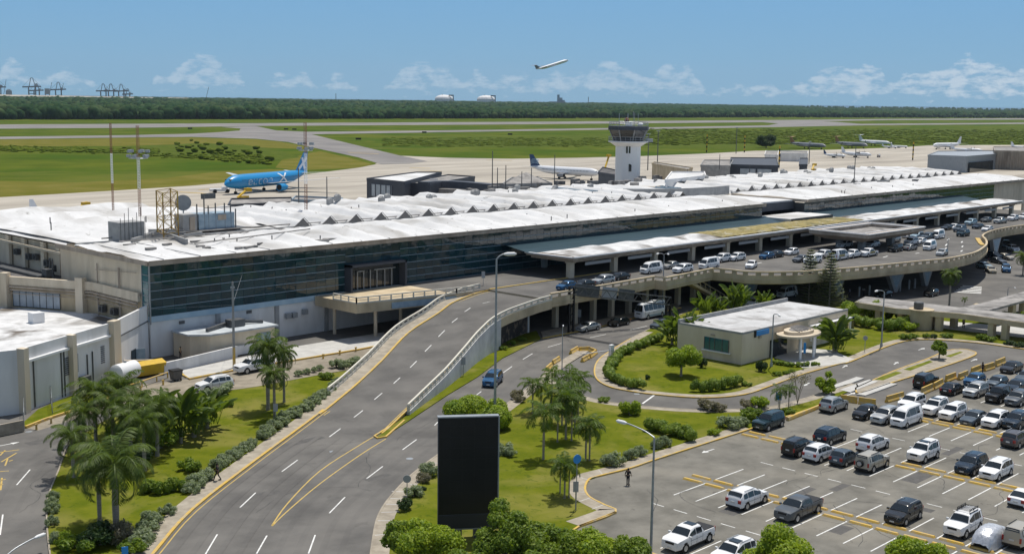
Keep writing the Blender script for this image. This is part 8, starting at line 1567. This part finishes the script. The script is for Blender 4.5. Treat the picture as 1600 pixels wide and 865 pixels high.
paddle(283, 692, 6.4, 'fan', 'broad leaved traveller palm with thick base on the left lawn', -.6, sc=.72); paddle(303, 682, 5.0, 'bush', 'broad leaved clump right of the thick based traveller palm', .4); paddle(324, 668, 4.2, 'bush', 'smaller broad leaved clump at the right of the left cluster', 1.4); paddle(262, 674, 4.8, 'bush', 'broad leaved clump behind the traveller palm on the left lawn', 2.4); paddle(240, 700, 4.0, 'bush', 'broad leaved clump among the palm trunks', .9)
paddle(1066, 545, 6.6, 'bush', 'tall broad leaved clump left of the office corner', .2, sc=.62); paddle(1078, 548, 5.6, 'bush', 'broad leaved clump touching the office corner', 1.2, sc=.62); paddle(1050, 538, 4.2, 'bush', 'lower broad leaved clump at the end of the curved hedge', 2.2); paddle(1101, 506, 5.8, 'bush', 'broad leaved clump behind the office roof, leftmost', .3, sc=.62); paddle(1120, 504, 4.6, 'bush', 'broad leaved clump behind the office roof near the staircase', 1.3, sc=.62); paddle(1150, 500, 7.0, 'bush', 'tallest broad leaved clump behind the office roof', 2.2, sc=.62); paddle(1192, 492, 4.6, 'bush', 'pale flowered broad leaved clump behind the office, rightmost', .7, sc=.62); paddle(1172, 500, 2.6, 'bush', 'low broad leaved clump behind the office roof', 3); paddle(1302, 551, 6.0, 'fan', 'traveller palm with wide fan in front of the office windows', -.7, sc=.8); paddle(1306, 550, 3.8, 'bush', 'broad leaved clump at the foot of the wide fan palm', 1)
# conifers
def conifer(u, v, h_, Rb, label, seed, z=0):
    random.seed(seed); x, y = P(u, v, z); t = thing('conifer', (x, y, z), label, 'conifer'); g = MB(); g.cyl((0, 0, 0), (0, 0, h_*.98), .16, .03, 8); g.build('trunk', M['bark'], t); V, Fs = [], []; g = MB()
    nt_ = 19
    for j in range(nt_):
        f = j/nt_; zz = h_*(.06+.90*f); rl_ = Rb*(1-f)**.8*random.uniform(.85, 1.1)+.15; nb = 7
        for b in range(nb):
            a = 2*math.pi*b/nb+j*.5+random.uniform(-.15, .15); d = np.array([math.cos(a), math.sin(a), .12]); s = np.array([-math.sin(a), math.cos(a), 0]); g.cyl((0, 0, zz), tuple(d*rl_+np.array([0, 0, zz])), .03, .01, 4)
            for q in range(9):
                c = d*rl_*(.2+.8*q/8)+np.array([0, 0, zz+.12*(q/8)**2]); 
                for sd in (-1, 1):
                    l = .50*(1.1-.6*q/8)*min(1, rl_*.8+.3); tip = c+s*sd*l+d*.18+np.array([0, 0, random.uniform(-.05, .22)]); k2 = len(V); V += [c-d*.09, c+d*.09+np.array([0, 0, .05]), tip+d*.05, tip-d*.05]; Fs.append((k2, k2+1, k2+2, k2+3))
    g.build('branches', M['bark'], t); npmesh('needles', np.array(V), np.array(Fs), LF['pine'], t); return t
x, y = P(1263, 476); conifer(1263, 478, Zat(x, y, 383), 3.0, 'layered conifer, left of the pair in front of the raised road', 31); x, y = P(1295, 480); conifer(1295, 482, Zat(x, y, 388), 3.2, 'layered conifer, right of the pair in front of the raised road', 32)
random.seed(5)

# ------------------------------------------------------------------ the air itself
g = MB(); g.box((0, 0, 149), (15600, 15600, 302)); hz = g.build('haze', bpy.data.materials.new('haze_air')); hz.data.materials[0].use_nodes = True
t_ = hz.data.materials[0].node_tree; t_.nodes.remove(t_.nodes['Principled BSDF']); pvn = t_.nodes.new('ShaderNodeVolumePrincipled'); pvn.inputs['Color'].default_value = (.70, .84, 1, 1); pvn.inputs['Density'].default_value = .000024; pvn.inputs['Anisotropy'].default_value = .2
t_.links.new(pvn.outputs[0], t_.nodes['Material Output'].inputs['Volume']); tag(hz, kind='stuff')
